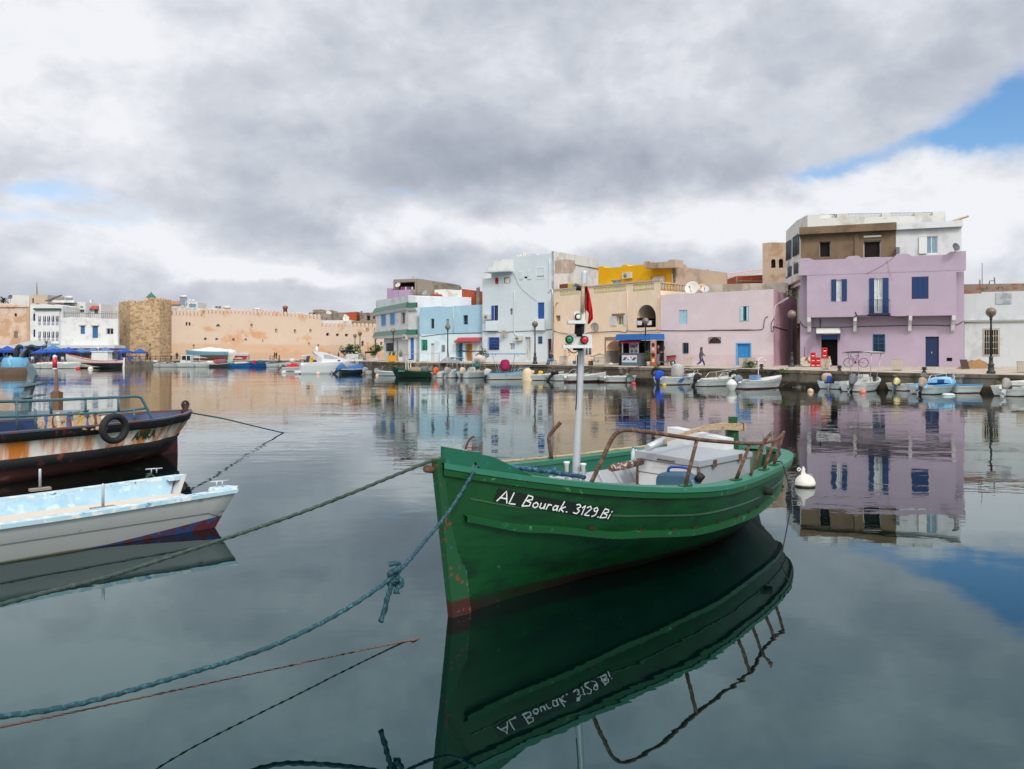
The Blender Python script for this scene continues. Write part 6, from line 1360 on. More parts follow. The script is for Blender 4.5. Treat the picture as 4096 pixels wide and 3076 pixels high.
# ---------------------------------------------------------------- palm
def palm():
    b=P(14,1200,172); t=thing('palm_tree','dark palm crown showing above the roofs at the far left','tree',b-V((0,0,7))); mb=MB(); mb.tube([b-V((0,0,7)),b-V((.2,0,3)),b],[.3,.24,.2],8); mb.build('trunk',[M('palm trunk','#4a3a2a',rough=.95)],t)
    mb=MB(); rnd=random.Random(5)
    for i in range(26):
        a=i*2.4; el=rnd.uniform(-.2,1.1); L=rnd.uniform(1.3,2.0); pts=[b+V((math.cos(a)*math.cos(el)*L*k/5,math.sin(a)*math.cos(el)*L*k/5,math.sin(el)*L*k/5-.5*L*(k/5)**2.2)) for k in range(6)]
        vs=[];fs=[]
        for k,p in enumerate(pts):
            w=V((-math.sin(a),math.cos(a),0))*(.16*math.sin(math.pi*min(.95,.15+k/5*.85)));vs+=[p-w-V((0,0,.05)),p,p+w-V((0,0,.05))]
        for k in range(5): fs+=[(3*k,3*k+1,3*k+4,3*k+3),(3*k+1,3*k+2,3*k+5,3*k+4)]
        mb.add(vs,fs)
    mb.build('crown',[M('palm fronds','#3d4a2c',rough=.8,var=.3,sc=3)],t,fix=False)
palm()
# ---------------------------------------------------------------- cafe
M_ub=M('royal blue umbrella cloth','#1d4aa0',rough=.85,var=.12,sc=1.5); M_ut=M('faded teal blue umbrella cloth','#3a74a6',rough=.85,var=.15,sc=1.5)
M_bluepost=paint('blue post','#1a4288')
fK=Fac((-150,1449,147.5),(470,1449,147.5)); K=Bld('cafe_building','open fronted quayside cafe with blue posts under a long pale roof',fK,'cafe')
zk=fK.uz(150,1391)[1]
mb=MB(); fbox(mb,fK,0,zk-.1,fK.w,zk+.45,-3,1.2); mb.build('roof',[plaster('pale cafe roof','#c4c6c6')],K.t)
mb=MB(); fbox(mb,fK,0,.3,fK.w,zk-.1,-3.2,-2.6); mb.build('back_wall',[M('cafe interior shade','#1d2230',rough=.9,var=.4,sc=.6,col2='#2f3f6a',thr=.55,sc2=.5)],K.t)  # dark back wall colour paints the shade under the cafe roof
for i in range(13):
    u=1+i*2.35; mb=MB(); fbox(mb,fK,u,.6,u+.28,zk-.1,.6,.9); mb.build('post',M_bluepost,K.t)
mb=MB(); fbox(mb,fK,0,zk-.9,fK.w,zk-.12,.95,1.0); mb.build('valance',[M_ub],K.t)
mb=MB(); u0=fK.uz(118,1390)[0]; u1=fK.uz(205,1390)[0]; mb.hexa([fK.at(u0-1.5,zk+.3,3.0),fK.at(u1,zk+.3,3.0),fK.at(u1,zk+.5,0),fK.at(u0,zk+.5,0),fK.at(u0-1.5,zk+.4,3.0),fK.at(u1,zk+.4,3.0),fK.at(u1,zk+1.3,0),fK.at(u0,zk+1.3,0)]); mb.build('glass_awning',[M('pale glass awning','#9fb0b4',rough=.3)],K.t)
def umbrella(px,py,hw,D,mat,label):
    c=P(px,py,D); r=hw*D/F; z0=.95; t=thing('parasol',label,'parasol',V((c.x,c.y,z0)),0,'parasols of the quayside cafe'); a=c.z
    mb=MB(); n=8; mb.lathe([(.03,a),(r*.5,a-r*.26),(r,a-r*.46),(r*.99,a-r*.46-.22),(r*.97,a-r*.46-.02),(r*.48,a-r*.27),(.02,a-.06)],(c.x,c.y,0),n,0,False); mb.build('canopy',mat,t)
    mb=MB(); mb.tube([V((c.x,c.y,z0)),V((c.x,c.y,a+.15))],.035,6); mb.build('pole',paint('parasol pole','#c9c9c4'),t)
UL=[(30,1383,40,141,0,'royal blue parasol at the far left end of the cafe'),(96,1388,34,142,0,'royal blue parasol behind the dark statue'),(165,1394,34,139.5,0,'low royal blue parasol left of the red and white beacon'),(213,1379,40,144,1,'teal blue parasol standing tallest above the beacon'),(214,1392,32,140,0,'royal blue parasol straight above the beacon, lower of two'),(274,1388,38,141,0,'royal blue parasol over the bow of the red and white boat'),(325,1390,34,143,1,'faded teal parasol above the middle of the red and white boat'),(372,1391,27,145,1,'faded teal parasol left of the white wheelhouse'),(422,1389,36,142.5,1,'faded teal parasol right of the white wheelhouse'),(497,1391,34,145,0,'royal blue parasol in front of the stone tower, left one'),(560,1394,33,146,0,'royal blue parasol in front of the stone tower, outermost one')]
for px,py,hw,D,k,lb in UL: umbrella(px,py,hw,D,M_ut if k else M_ub,lb)
def table_src():
    t=thing('cafe_table','pale cafe table on the quay below the parasols','table',(0,0,0),0,'cafe tables on the quay'); mb=MB(); mb.box((-.45,-.45,.70),(.45,.45,.75)); mb.build('tabletop',paint('pale tabletop','#b9b4ac'),t,local=True)
    for a in (-.36,.36):
        for b in (-.36,.36): mb=MB(); mb.tube([(a,b,0),(a*.95,b*.95,.7)],.03,5); mb.build('leg',paint('table leg','#8d8a85'),t,local=True)
    return t
def chair_src(col,label,group):
    t=thing('cafe_chair',label,'chair',(0,0,0),0,group); m=paint('chair '+col,col)
    mb=MB(); mb.box((-.24,-.24,.42),(.24,.24,.46)); mb.build('seat',m,t,local=True); mb=MB(); mb.box((-.24,.2,.5),(.24,.24,.95)); mb.build('backrest',m,t,local=True)
    for a in (-.2,.2):
        for b in (-.2,.2): mb=MB(); mb.tube([(a,b,0),(a*.9,b*.9,.42)],.03,5); mb.build('leg',m,t,local=True)
    return t
def onleft(px,py): 
    D=(H-.95)*F/(py-YH); return V(((px-2048)*D/F,D,.95))
tb=table_src(); cb_=chair_src('#1f4fa8','blue cafe chair on the quay below the parasols','blue chairs of the cafe'); cw=chair_src('#c9c9c8','white plastic cafe chair on the quay below the parasols','white chairs of the cafe')
rnd=random.Random(11); first=True
for i,px in enumerate((18,62,112,150,186,245,500,540)):
    p=V(((px-2048)*141.0/F,140.6+.4*(i%3),.95)); 
    if i==0: setup(tb,p,.2)
    else: dup(tb,p,rnd.random())
n1=n2=0
for i,px in enumerate((8,30,52,76,98,124,142,172,196,232,258,466,488,512,530,556)):
    p=V(((px-2048)*140.6/F,140.2+1.0*(i%2),.95)); a=rnd.choice((0,3.1,1.5,-1.5))+rnd.uniform(-.4,.4)
    if i%3==0 or px>400:
        if n1==0: setup(cb_,p,a)
        else: dup(cb_,p,a)
        n1+=1
    else:
        if n2==0: setup(cw,p,a)
        else: dup(cw,p,a)
        n2+=1
mb=MB(); 
t=thing('quay_railing','low brown rail along the quay under the stone tower','railing',P(600,1440,150)); mb=MB(); a=P(500,1437,147);b=P(720,1437,150)
for z in (.45,.95): mb.tube([V((a.x,a.y,1+z)),V((b.x,b.y,1+z))],.05,5)
mb.build('rails',[M_rust],t)
for i in range(12): q=a.lerp(b,i/11); mb=MB(); mb.tube([V((q.x,q.y,.9)),V((q.x,q.y,2.0))],.05,5); mb.build('post',[M_rust],t)
# ---------------------------------------------------------------- statue on its blue plinth
def statue():
    D=91; c=W(64,1500); t=thing('dolphin_statue','dark statue of leaping dolphins on a light blue plinth in the water','statue',c); g=lambda x,y,d=0:P(x*.2532,1300+y*.2532,c.y+d)
    mb=MB(); rnd=random.Random(2); rows=[]
    for k,(z,q) in enumerate(((-.5,1.1),(.15,1.12),(.5,1.06),(.85,1.0))):
        rows.append([V((c.x+(1.5*q+.12*rnd.random())*math.cos(a*math.pi/9),c.y+(1.2*q+.12*rnd.random())*math.sin(a*math.pi/9),z+.08*rnd.random())) for a in range(18)])
    mb.sheet(rows,0,True,True); mb.add(rows[-1],[tuple(range(18))]); mb.build('rock_base',[M('brown rock','#5d4a3b',rough=.95,var=.3,sc=2,bump=.8,bsc=3)],t)
    mb=MB(); rows=[]
    for z,q in ((.8,.98),(1.0,1.0),(1.75,.93),(1.95,.80)): rows.append([V((c.x-.05+1.42*q*math.copysign(abs(math.cos(a*math.pi/10))**.55,math.cos(a*math.pi/10)),c.y+1.1*q*math.sin(a*math.pi/10),z+(.1*rnd.random() if z>1.9 else 0))) for a in range(20)])
    mb.sheet(rows,0,True,True); mb.add(rows[-1],[tuple(range(20))]); mb.prism([g(15,600),g(45,590),g(95,635),g(95,665)],(0,.6,0)); mb.build('plinth',[M('light blue plinth paint','#5c9cc0',rough=.6,var=.12,sc=2,col2='#79b9da',thr=.6,sc2=1.5)],t)
    md=M('dark bronze statue','#23272a',rough=.5,var=.3,sc=2)
    mb=MB(); mb.tube(spline([g(275,595),g(262,540),g(260,470),g(268,400),g(290,350),g(318,335),(g(345,350)),g(352,385)],4),[.10,.16,.20,.24,.26,.28,.29,.31,.32,.33,.33,.32,.31,.30,.29,.28,.27,.26,.25,.24,.22,.20,.18,.16,.14,.12,.10,.07,.04],10); mb.prism([g(250,440),g(232,420),g(256,410)],(0,.1,0)); mb.build('dolphin',[md],t)
    mg=M('grey stone statue','#5d6468',rough=.6,var=.3,sc=2)
    mb=MB(); mb.tube(spline([g(300,590,-.3),g(318,530,-.3),g(345,460,-.3),g(385,405,-.3),g(420,375,-.2)],4),[.06,.08,.10,.13,.16,.18,.19,.20,.20,.20,.19,.18,.16,.13,.10,.07,.04],9); mb.build('dolphin',[mg],t)
    mb=MB(); mb.tube(spline([g(330,592,.2),g(400,480,.2),g(440,380,.2),g(480,345,.2),g(530,340,.2),g(560,370,.2),g(568,400,.2)],4),[.05,.06,.08,.10,.12,.15,.18,.20,.22,.23,.24,.25,.25,.25,.24,.22,.20,.18,.16,.14,.12,.10,.08,.05,.03],9); mb.tube(spline([g(470,370,.2),g(480,430,.2),g(510,470,.2),g(520,470,.2)],4),[.14]*4+[.12]*4+[.08]*5,8); mb.build('dolphin',[md],t)
statue()
# ================================================================ moored small boats
M_redboot=M('brown red boot paint','#4b211b',rough=.7,var=.2,sc=3)
M_bw=M('white boat hull','#cfd0ce',rough=.4,var=.06,sc=1.2,col2='#a9a89f',thr=.66,sc2=1.4,zsplit=[(.05,'#5a3026')],zs=.012,streak=.25,streakcol='#8d7d62')
M_bwin=M('white boat inside','#c6c7c3',rough=.6,var=.1,sc=2,col2='#9d9c94',thr=.6,sc2=2)
M_bbin=M('light blue boat inside','#5fa6cf',rough=.6,var=.12,sc=2,col2='#86bcd8',thr=.6,sc2=2)
M_seatw=M('bleached thwart','#b5ab9c',rough=.8,var=.15,sc=4)
M_stainless=M('stainless rail','#b9bec2',rough=.3,metal=.5)
def hullmat(name,col,boot='#4b211b'): return M(name,col,rough=.45,var=.1,sc=1.5,zsplit=[(.05,boot)],zs=.012,streak=.2)
class Boat:
    def __init__(s,label,px,py,head,L,B,fb=.55,hull=None,inn=None,rim=None,name='rowing_boat',cat='boat',group=None,bow=.30,dbl=False,D=None,z0=0,full=.35):
        s.L,s.B,s.fb,s.bow,s.dbl,s.full=L,B,fb,bow,dbl,full
        c=W(px,py) if D is None else P(px,py,D)
        if D is None and c.y>145: c=c*(145/c.y); c.z=0
        if D is not None and z0 is not None: c.z=z0
        s.t=thing(name,label,cat,c,R(head),group); s.c=c
        hull=hull or M_bw; inn=inn or M_bwin; rim=rim or M_bwin
        n=14; ts=[i/n for i in range(n+1)]
        mb=MB()
        for sd in (1,-1): mb.sheet([[V((s.x(t,z),p*sd,z)) for p,z in s.sec(t)] for t in ts],0,True)
        if not dbl:
            a=[V((s.x(0,z),p,z)) for p,z in s.sec(0)]; b=[V((s.x(0,z),-p,z)) for p,z in s.sec(0)]
            h=a[-1]; w=h.y; zc=s.zg(0)-.16
            mb.add(a+[V((h.x,w*.45,h.z)),V((h.x,w*.4,zc)),V((h.x,-w*.4,zc)),V((h.x,-w*.45,h.z))]+b[::-1],[tuple(range(len(a)+len(b)+4))],0,False)
        mb.build('hull',hull,s.t,local=True)
        mb=MB()
        for sd in (1,-1):
            rows=[]
            for t in ts: b=s.b(t); i=max(.01,b-.09); z=s.zg(t); rows.append([V((s.x(t,z),(b+.03)*sd,z-.05)),V((s.x(t,z),(b+.03)*sd,z+.02)),V((s.x(t,z)-.0,i*sd,z+.02)),V((s.x(t,z),i*sd,z-.05))])
            mb.sheet(rows,0,False,True); mb.add(rows[0],[(0,1,2,3)])
        mb.build('gunwale',rim,s.t,local=True)
        mb=MB()
        for sd in (1,-1): mb.sheet([[V((s.x(t,s.zg(t)),max(.01,s.b(t)-.07)*sd,s.zg(t))),V((s.x(t,.3)-(.05 if t>.9 else 0),max(.008,s.b(t)*.85-.1)*sd,.2))] for t in ts],0,True)
        mb.sheet([[V((s.x(t,.2),-max(.01,s.b(t)*.86-.09),.22)),V((s.x(t,.2),max(.01,s.b(t)*.86-.09),.22))] for t in ts],0,False)
        mb.build('inside',inn,s.t,local=True)
    def b(s,t):
        k=s.B/2
        if s.dbl and t<.35: return k*max(.03,(1-((.35-t)/.35)**2.2))
        u=max(0,(t-s.full)/(1-s.full)); return k*max(.02,(.90+.10*min(1,t/.3))*(1-u**2.3))
    def zg(s,t): return s.fb+s.bow*max(0,(t-.25)/.75)**1.8+(.18*((.3-t)/.3)**2 if s.dbl and t<.3 else 0)
    def x(s,t,z):
        k=max(0,min(1,z/s.fb)); return t*s.L*(1-.09*(1-k)*t)-(.10*k*max(0,1-t*5) if not s.dbl else -.3*(1-k)*max(0,1-t*4))
    def sec(s,t):
        b=s.b(t); w=b*(.80-.35*t*t); z=s.zg(t)
        return [(.0,-.28),(w*.7,-.15),(w*.93,-.02),(w+(b-w)*.35,z*.30),(w+(b-w)*.72,z*.64),(w+(b-w)*.73+.012,z*.66),(b*.99,z*.9),(b,z)]
    def part(s,mb,name,mat,par=None,label=None): return mb.build(name,mat,par or s.t,local=True)
    def seats(s,*tt,mat=None):
        for t in tt: mb=MB(); b=s.b(t)-.06; mb.box((t*s.L-.12,-b,s.fb*.68),(t*s.L+.12,b,s.fb*.68+.04)); s.part(mb,'seat',mat or M_seatw)
        return s
    def motor(s,cover='#1b1d20',tilt=25,k=1.0,leg='#17191b',wrap=False,down=False,y=0):
        m=Mx.Rotation(R(tilt),4,'Y'); o=V((-.12,y,s.fb-.02)); q=lambda x,y_,z:o+m@V((x*k,y_*k,z*k))
        mb=MB(); mb.hexa([q(-.10,-.06,-.75),q(.06,-.06,-.75),q(.06,.06,-.75),q(-.10,.06,-.75),q(-.16,-.09,.10),q(.08,-.09,.10),q(.08,.09,.10),q(-.16,.09,.10)])
        mb.hexa([q(-.30,-.10,-.56),q(.10,-.10,-.56),q(.10,.10,-.56),q(-.30,.10,-.56),q(-.30,-.10,-.53),q(.10,-.10,-.53),q(.10,.10,-.53),q(-.30,.10,-.53)])
        mb.tube([q(-.26,0,-.72),q(-.05,0,-.74),q(.14,0,-.72)],[.03*k,.07*k,.03*k],7)
        lg=s.part(mb,'outboard_motor',paint('motor leg '+leg,leg,rough=.4))
        mb=MB()
        for i in range(3): a=i*2.09; d=m@V((0,math.cos(a),math.sin(a))); mb.obox(q(-.29,0,-.72)+d*.09*k,d*.085*k,m@V((.012,0,0)),(m@V((.01,.045,0)))*k)
        mb.build('propeller',paint('motor propeller','#8d8f90'),lg,local=True)
        mb=MB(); rows=[]; rnd=random.Random(int(s.c.x*100))
        jj=.05 if wrap else 0
        for z,w,d in (((-.20,.10,.13),(-.04,.13,.19),(.12,.17,.27),(.32,.19,.33),(.43,.16,.30),(.48,.09,.2)) if wrap else ((.05,.14,.18),(.12,.17,.26),(.32,.18,.29),(.43,.15,.25),(.49,.09,.15))):
            sq=lambda v:math.copysign(abs(v)**.6,v)
            rows.append([q(-.06+d*sq(math.cos(a*math.pi/7))*(1+jj*(rnd.random()-.5)*3)+.28*z,w*sq(math.sin(a*math.pi/7))*(1+jj*(rnd.random()-.5)*3),z+jj*(rnd.random()-.5)) for a in range(14)])
        mb.sheet(rows,0,True,True); mb.add(rows[-1],[tuple(range(14))]); mb.add(rows[0],[tuple(range(14))]); s.part(mb,'cowling',paint(('motor cover ' if wrap else 'motor cowl ')+cover,cover,rough=.85 if wrap else .3,var=.15),lg)
        return s
    def rail(s,t0=.55,h=.35,mat=None):
        r=.02; rl=MB(); pts=[]
        def g(t,sd,dz): return V((s.x(t,s.zg(t))-.05,max(.02,s.b(t)-.05)*sd,s.zg(t)+dz))
        L=[g(t0,1,0)]+[g(t0+(.98-t0)*k/6,1,h) for k in range(1,7)]; Rr=[g(t0+(.98-t0)*k/6,-1,h) for k in range(6,0,-1)]+[g(t0,-1,0)]
        rl.tube(spline(L+Rr,3),r,6); o=s.part(rl,'bow_rail',mat or M_stainless)
        for k in (2.5,5):
            for sd in (1,-1): t=t0+(.98-t0)*k/6; mb=MB(); mb.tube([g(t,sd,0),g(t,sd,h)],r*.9,5); s.part(mb,'post',mat or M_stainless,o)
        return s
    def console(s,t=.5,col=None,h=.75,wheel=True):
        x=t*s.L; mb=MB(); mb.hexa([V((x-.3,-.38,.2)),V((x+.3,-.38,.2)),V((x+.3,.38,.2)),V((x-.3,.38,.2)),V((x-.28,-.36,.2+h)),V((x+.12,-.34,.35+h)),V((x+.12,.34,.35+h)),V((x-.28,.36,.2+h))]); o=s.part(mb,'console',col or M_bwin)
        if wheel:
            mb=MB(); c=V((x-.36,.08,.25+h)); mb.tube(arcpts(c,.17,0,6.0,14,V((0,1,0)),V((.4,0,.9))),.018,5,closed=True)
            for a in (0,2.1,4.2): mb.tube([c,c+V((0,1,0))*.17*math.cos(a)+V((.4,0,.9))*.17*math.sin(a)],.013,4)
            s.part(mb,'steering_wheel',M_black,o)
        return s
    def canopy(s,t0,t1,z,mat,w=.75,posts=4,th=.05):
        x0,x1=t0*s.L,t1*s.L; mb=MB(); rows=[]
        for i in range(7):
            x=x0+(x1-x0)*i/6; rows.append([V((x,w*(j/4-1),z+.08*(1-(j/4-1)**2))) for j in range(9)])
        mb.sheet(rows,0,True); mb.sheet([[p-V((0,0,th)) for p in r] for r in rows],0,True); o=s.part(mb,'canopy',mat)
        for x in ([x0+.2*(x1-x0),x1-.2*(x1-x0)] if posts==4 else [x0+.5*(x1-x0)]):
            for sd in (1,-1): mb=MB(); mb.tube([V((x*.5+(x0+x1)*.25,sd*w*.55,.3)),V((x,sd*w*.8,z+.02))],.022,6); s.part(mb,'post',M_stainless,o)
        return s
    def cuddy(s,t0,t1,h,mat,win=True):
        mb=MB(); rows=[]
        for i in range(6):
            t=t0+(t1-t0)*i/5; z=s.zg(t); k=h*(1-(i/5)**2)*(.75 if i==0 else 1); b=max(.03,s.b(t)-.12); x=s.x(t,z); rows.append([V((x,-b,z)),V((x,-b*.8,z+k)),V((x,0,z+k+.06)),V((x,b*.8,z+k)),V((x,b,z))])
        mb.sheet(rows,0,False); mb.add(rows[0],[(0,1,2,3,4)]); o=s.part(mb,'cabin_top',mat)
        if win:
            x=rows[0][0].x; mb=MB(); mb.box((x-.03,-.3,s.zg(t0)+.0),(x-.012,.1,s.zg(t0)+h*.7)); s.part(mb,'hatch',paint('hatch blue','#123f78'),o)
        return s
    def cover(s,t0,t1,h,mat,part='tarpaulin',seed=1,wid=1.04):
        mb=MB(); rnd=random.Random(seed); rows=[]; n=9
        for i in range(n+1):
            t=t0+(t1-t0)*i/n; z=s.zg(t); b=s.b(t)*wid; x=s.x(t,z); k=h*math.sin(math.pi*(.12+.8*i/n))+h*.25*rnd.uniform(-1,1)
            rows.append([V((x,b*math.cos(math.pi*j/8),z-.14*(j in(0,8))+max(0,k)*math.sin(math.pi*j/8)+.03*rnd.uniform(-1,1))) for j in range(9)])
        mb.sheet(rows,0,True); mb.add(rows[0],[tuple(range(9))]); mb.add(rows[-1],[tuple(range(9))]); s.part(mb,part,mat); return s
    def lump(s,t,y,z,r,mat,part='covered_gear',seed=3,jit=.25):
        mb=MB(); rnd=random.Random(seed); sq=lambda v:math.copysign(abs(v)**.62,v); c=V((t*s.L,y,z)); rows=[]
        for i in range(8):
            th=math.pi*i/7; row=[]
            for j in range(14):
                a=j*math.pi/7; q=1+jit*(rnd.random()-.5); row.append(c+V((r[0]*q*sq(math.sin(th))*sq(math.cos(a)),r[1]*q*sq(math.sin(th))*sq(math.sin(a)),-r[2]*(1+jit*.6*(rnd.random()-.5))*sq(math.cos(th)))))
            rows.append(row)
        mb.sheet(rows,0,True,True); s.part(mb,part,mat); return s
    def world(s,t,y,z): return RM[s.t.name]@V((t*s.L,y,z))
def cloth(c): return M('cloth cover '+c,c,rough=.85,var=.18,sc=3)
M_bh=hullmat('light blue trimmed hull','#c3cdd2'); M_ltb=paint('light blue rim paint','#5aa9d6')
Boat('small white boat with light blue deck and blue wrapped outboard by the bare wall',3318,1556,58,3.4,1.75,hull=M_bh,inn=M_bbin,rim=M_ltb,name='motorboat').motor('#1b4fae',28,.85,leg='#8d979c',wrap=True).cuddy(.45,.98,.10,M_bbin,False).lump(.12,.25,.75,(.3,.35,.35),cloth('#b9a08a'),'motor_cover')
Boat('white console boat with a flat sun roof and big grey hooded outboard',3412,1567,47,4.3,1.9,.62,name='motorboat').motor('#6b6a72',30,1.15,leg='#1a2324',wrap=True).console(.42).canopy(.12,.85,2.55,M('pale canopy','#a9aea4',rough=.6),.95).seats(.78)
Boat('small white boat with a yellow covered outboard',3588,1563,38,3.6,1.5,.5,name='motorboat').motor('#cfc48a',32,.8,leg='#3a4a58',wrap=True).seats(.35,.65)
Boat('white and light blue boat with a small cabin and tan covered outboard',3690,1577,40,4.4,1.85,.58,hull=hullmat('white blue hull','#bcc6cb'),inn=M_bbin,rim=M_ltb,name='motorboat').motor('#a08a7c',34,1.0,leg='#16181a',wrap=True).cuddy(.55,.99,.30,M('light blue cabin','#8fc0dc',rough=.5)).rail(.6,.38)
Boat('white rowing boat with a bright blue inside and dark blue rim notches',3800,1572,14,3.7,1.35,.55,inn=M('bright blue inside','#1a86c4',rough=.6,var=.1),rim=paint('bright blue rim','#2b8fca'),bow=.12).seats(.3,.6,mat=paint('dark blue seat','#1d55a8'))
Boat('white boat with a grey covered outboard at the right edge of the photo',4026,1585,36,4.4,1.8,.58,name='motorboat').motor('#96908e',34,1.05,leg='#b9bcbc',wrap=True).cuddy(.35,.98,.22,M_bwin,False)
M_stripe=M('blue decal','#2a5fa8',rough=.5)
b7=Boat('white speedboat with blue side stripes and a bright blue outboard cover',2640,1539,24,4.3,1.75,.6,name='motorboat').motor('#1746b8',12,1.15,leg='#1a2a44',wrap=True).rail(.62,.4).lump(.40,.1,1.05,(.42,.5,.62),cloth('#a5a5a3'),'covered_console',4,.12).cuddy(.55,.99,.12,M_bwin,False)
mb=MB()
for i in range(4): x=1.15+i*.11; mb.hexa([V((x,-.84,.22)),V((x+.06,-.84,.22)),V((x+.06,-.80,.22)),V((x,-.80,.22)),V((x+.2,-.905,.5)),V((x+.26,-.905,.5)),V((x+.26,-.86,.5)),V((x+.2,-.86,.5))])
mb.box((1.5,-.93,.56),(2.7,-.86,.60)); b7.part(mb,'side_stripes',M_stripe)
Boat('white boat with a black wrapped outboard and long tube rail',2790,1545,27,4.0,1.6,.55,name='motorboat').motor('#1d2022',30,.95,leg='#1b1d1e',wrap=True).rail(.35,.42).seats(.3)
b9=Boat('white boat with a grey blue hooded outboard and a thin lamp pole',2955,1556,29,4.2,1.7,.6,hull=M('clinker white hull','#c6c7c6',rough=.45,var=.06,zsplit=[(.09,'#5a2c24')],zs=.012,streak=.25,streakcol='#8f8674'),name='motorboat').motor('#75808c',35,.85,leg='#20262c',wrap=True).cuddy(.35,.98,.06,M_bwin,False)
mb=MB(); mb.tube(spline([V((2.0,.1,.6)),V((2.0,.1,1.9)),V((2.06,.1,2.1)),V((2.3,.1,2.2)),V((2.55,.1,2.15)),V((2.66,.1,2.0))],4),.025,6); mb.tube([V((2.6,.1,2.05)),V((2.72,.1,1.88))],.05,6); b9.part(mb,'lamp_pole',M_wfr)
mb=MB(); mb.hexa([V((1.3,-.4,.6)),V((1.7,-.4,.6)),V((1.7,.3,.6)),V((1.3,.3,.6)),V((1.3,-.4,.95)),V((1.7,-.4,.95)),V((1.7,.3,.95)),V((1.3,.3,.95))]); b9.part(mb,'open_box',paint('blue white box','#6f8fb8'))
mb=MB(); c=W(2931,1561); pr=[(.10,-.1),(.2,.0)]+[(.22+.03*k+(.015 if k%2 else 0),.06+.07*k) for k in range(6)]+[(.30,.55),(.12,.72),(.05,.75)]; mb.lathe(pr,(0,0,0),16); single(mb,'ribbed_float',paint('white ribbed plastic','#d3d3d0'),'white ribbed plastic float beside the grey blue outboard','float',loc=c+V((-.1,-.1,0)))
bx=Boat('white boat whose outboard is wrapped in a cream cloth',2120,1521,20,3.4,1.4,.5,inn=M_bbin,name='motorboat').motor('#d0bf9e',20,1.1,leg='#c9b893',wrap=True).seats(.5)
mb=MB(); rows=[]; rnd=random.Random(9)
for z,w in ((.0,.55),(.3,.53),(.65,.50),(.95,.42),(1.12,.18)): rows.append([V((-.25+w*.9*math.cos(a*math.pi/6)*(1+.15*rnd.uniform(-1,1)),w*math.sin(a*math.pi/6)*(1+.15*rnd.uniform(-1,1)),z)) for a in range(12)])
mb.sheet(rows,0,True,True); mb.add(rows[-1],[tuple(range(12))]); bx.part(mb,'cream_cover',cloth('#cdb999'))
Boat('white rowing boat with a pale blue inside behind the yellow wrapped outboard',2165,1519,14,3.6,1.3,.5,inn=M_bbin).motor('#c9a53a',10,.75,leg='#b9962f',wrap=True).seats(.4)
Boat('white boat with a black tilted outboard and bow rail left of the mast',2215,1523,16,4.2,1.6,.55,name='motorboat').motor('#15181c',42,1.15,leg='#121519').rail(.4,.4)
Boat('white open boat with a low notched stern directly behind the mast foot',2265,1528,16,3.7,1.5,.55,hull=M('white hull red boot','#c9cac8',rough=.45,zsplit=[(.16,'#4a1f1a')],zs=.012)).seats(.35,.6)
Boat('white boat with a tiny grey outboard beside the clinker rowing boat',2395,1527,12,3.2,1.35,.5,hull=M('white hull red boot','#c9cac8'),name='motorboat').motor('#8f959a',10,.6,leg='#8f959a').seats(.5)
b15=Boat('white clinker rowing boat with a black ring hanging on its side',2424,1530,7,3.6,1.4,.52,hull=M('clinker white hull','#c6c7c6'),bow=.2).seats(.3,.6)
mb=MB(); mb.tube(arcpts(b15.world(.52,-.78,.28),.33,0,6.1,20,V((.95,.1,0))),.05,6,closed=True); single(mb,'rubber_ring',paint('dark rubber ring','#3b4244',rough=.8),'dark rubber ring hanging on the clinker rowing boat','ring')
Boat('white boat with a light blue sun roof and a magenta covered console',1952,1518,14,4.4,1.65,.58,rim=M_ltb,inn=M_bbin,name='motorboat').motor('#b9b6b4',15,1.0,leg='#15181c',wrap=True).lump(.38,.0,1.35,(.42,.42,.55),cloth('#a01253'),'covered_console',5,.12).canopy(-.05,.82,2.45,paint('light blue canopy','#7fa6c4'),.8).rail(.62,.35)
Boat('white boat with a dark slatted sun roof and a beige covered outboard',1852,1512,52,3.9,1.75,.62,hull=hullmat('white hull navy bottom','#c6cacc','#1c355f'),name='motorboat').motor('#c4b29d',12,1.0,leg='#4a5862',wrap=True).console(.35).canopy(.0,.75,2.7,M('dark slatted canopy','#4a4f50',rough=.7),.85).lump(.5,0,1.25,(.45,.5,.25),cloth('#2a6a66'),'green_cover')
Boat('pale boat with a grey covered outboard and a tube arch',1790,1511,48,3.8,1.6,.55,rim=M_ltb,name='motorboat').motor('#94908c',22,1.15,leg='#8b949a',wrap=True).canopy(.2,.5,2.0,M('thin grey awning','#9aa4aa'),.5).seats(.6)
b20=Boat('pale boat with an orange wrapped outboard right of the dark green boat',1745,1511,60,3.6,1.6,.55,name='motorboat').motor('#d4541e',18,1.1,leg='#7d8a92',wrap=True)
mb=MB(); mb.tube([V((1.2,.5,.4)),V((1.2,.5,2.6)),V((1.2,-.5,2.6)),V((1.2,-.5,.4))],.03,6); b20.part(mb,'tube_arch',M_stainless)
bg=Boat('dark green wooden boat with piled nets and white tubes on its bow',1722,1511,172,4.0,1.7,.66,hull=M('dark green hull','#0c3322',rough=.45,var=.15,sc=2,zsplit=[(.12,'#1d1411')],zs=.02),rim=paint('dark green rim','#0d3d28'),inn=paint('green inside','#29493c'),bow=.5)
bg.lump(.38,.0,.75,(.75,.5,.32),M('tan fishing net','#8d7d68',rough=.95,var=.35,sc=9),'net_pile',6).lump(.15,0,.85,(.35,.4,.35),M('chequered float pile','#5f6468',rough=.8,var=.4,sc=6),'net_pile',7)
mb=MB()
for x in (2.1,2.35,2.6): mb.tube(spline([V((x,-.2,.6)),V((x+.05,-.2,1.5)),V((x-.15,-.2,1.75)),V((x-.35,-.2,1.5))],4),.06,6)
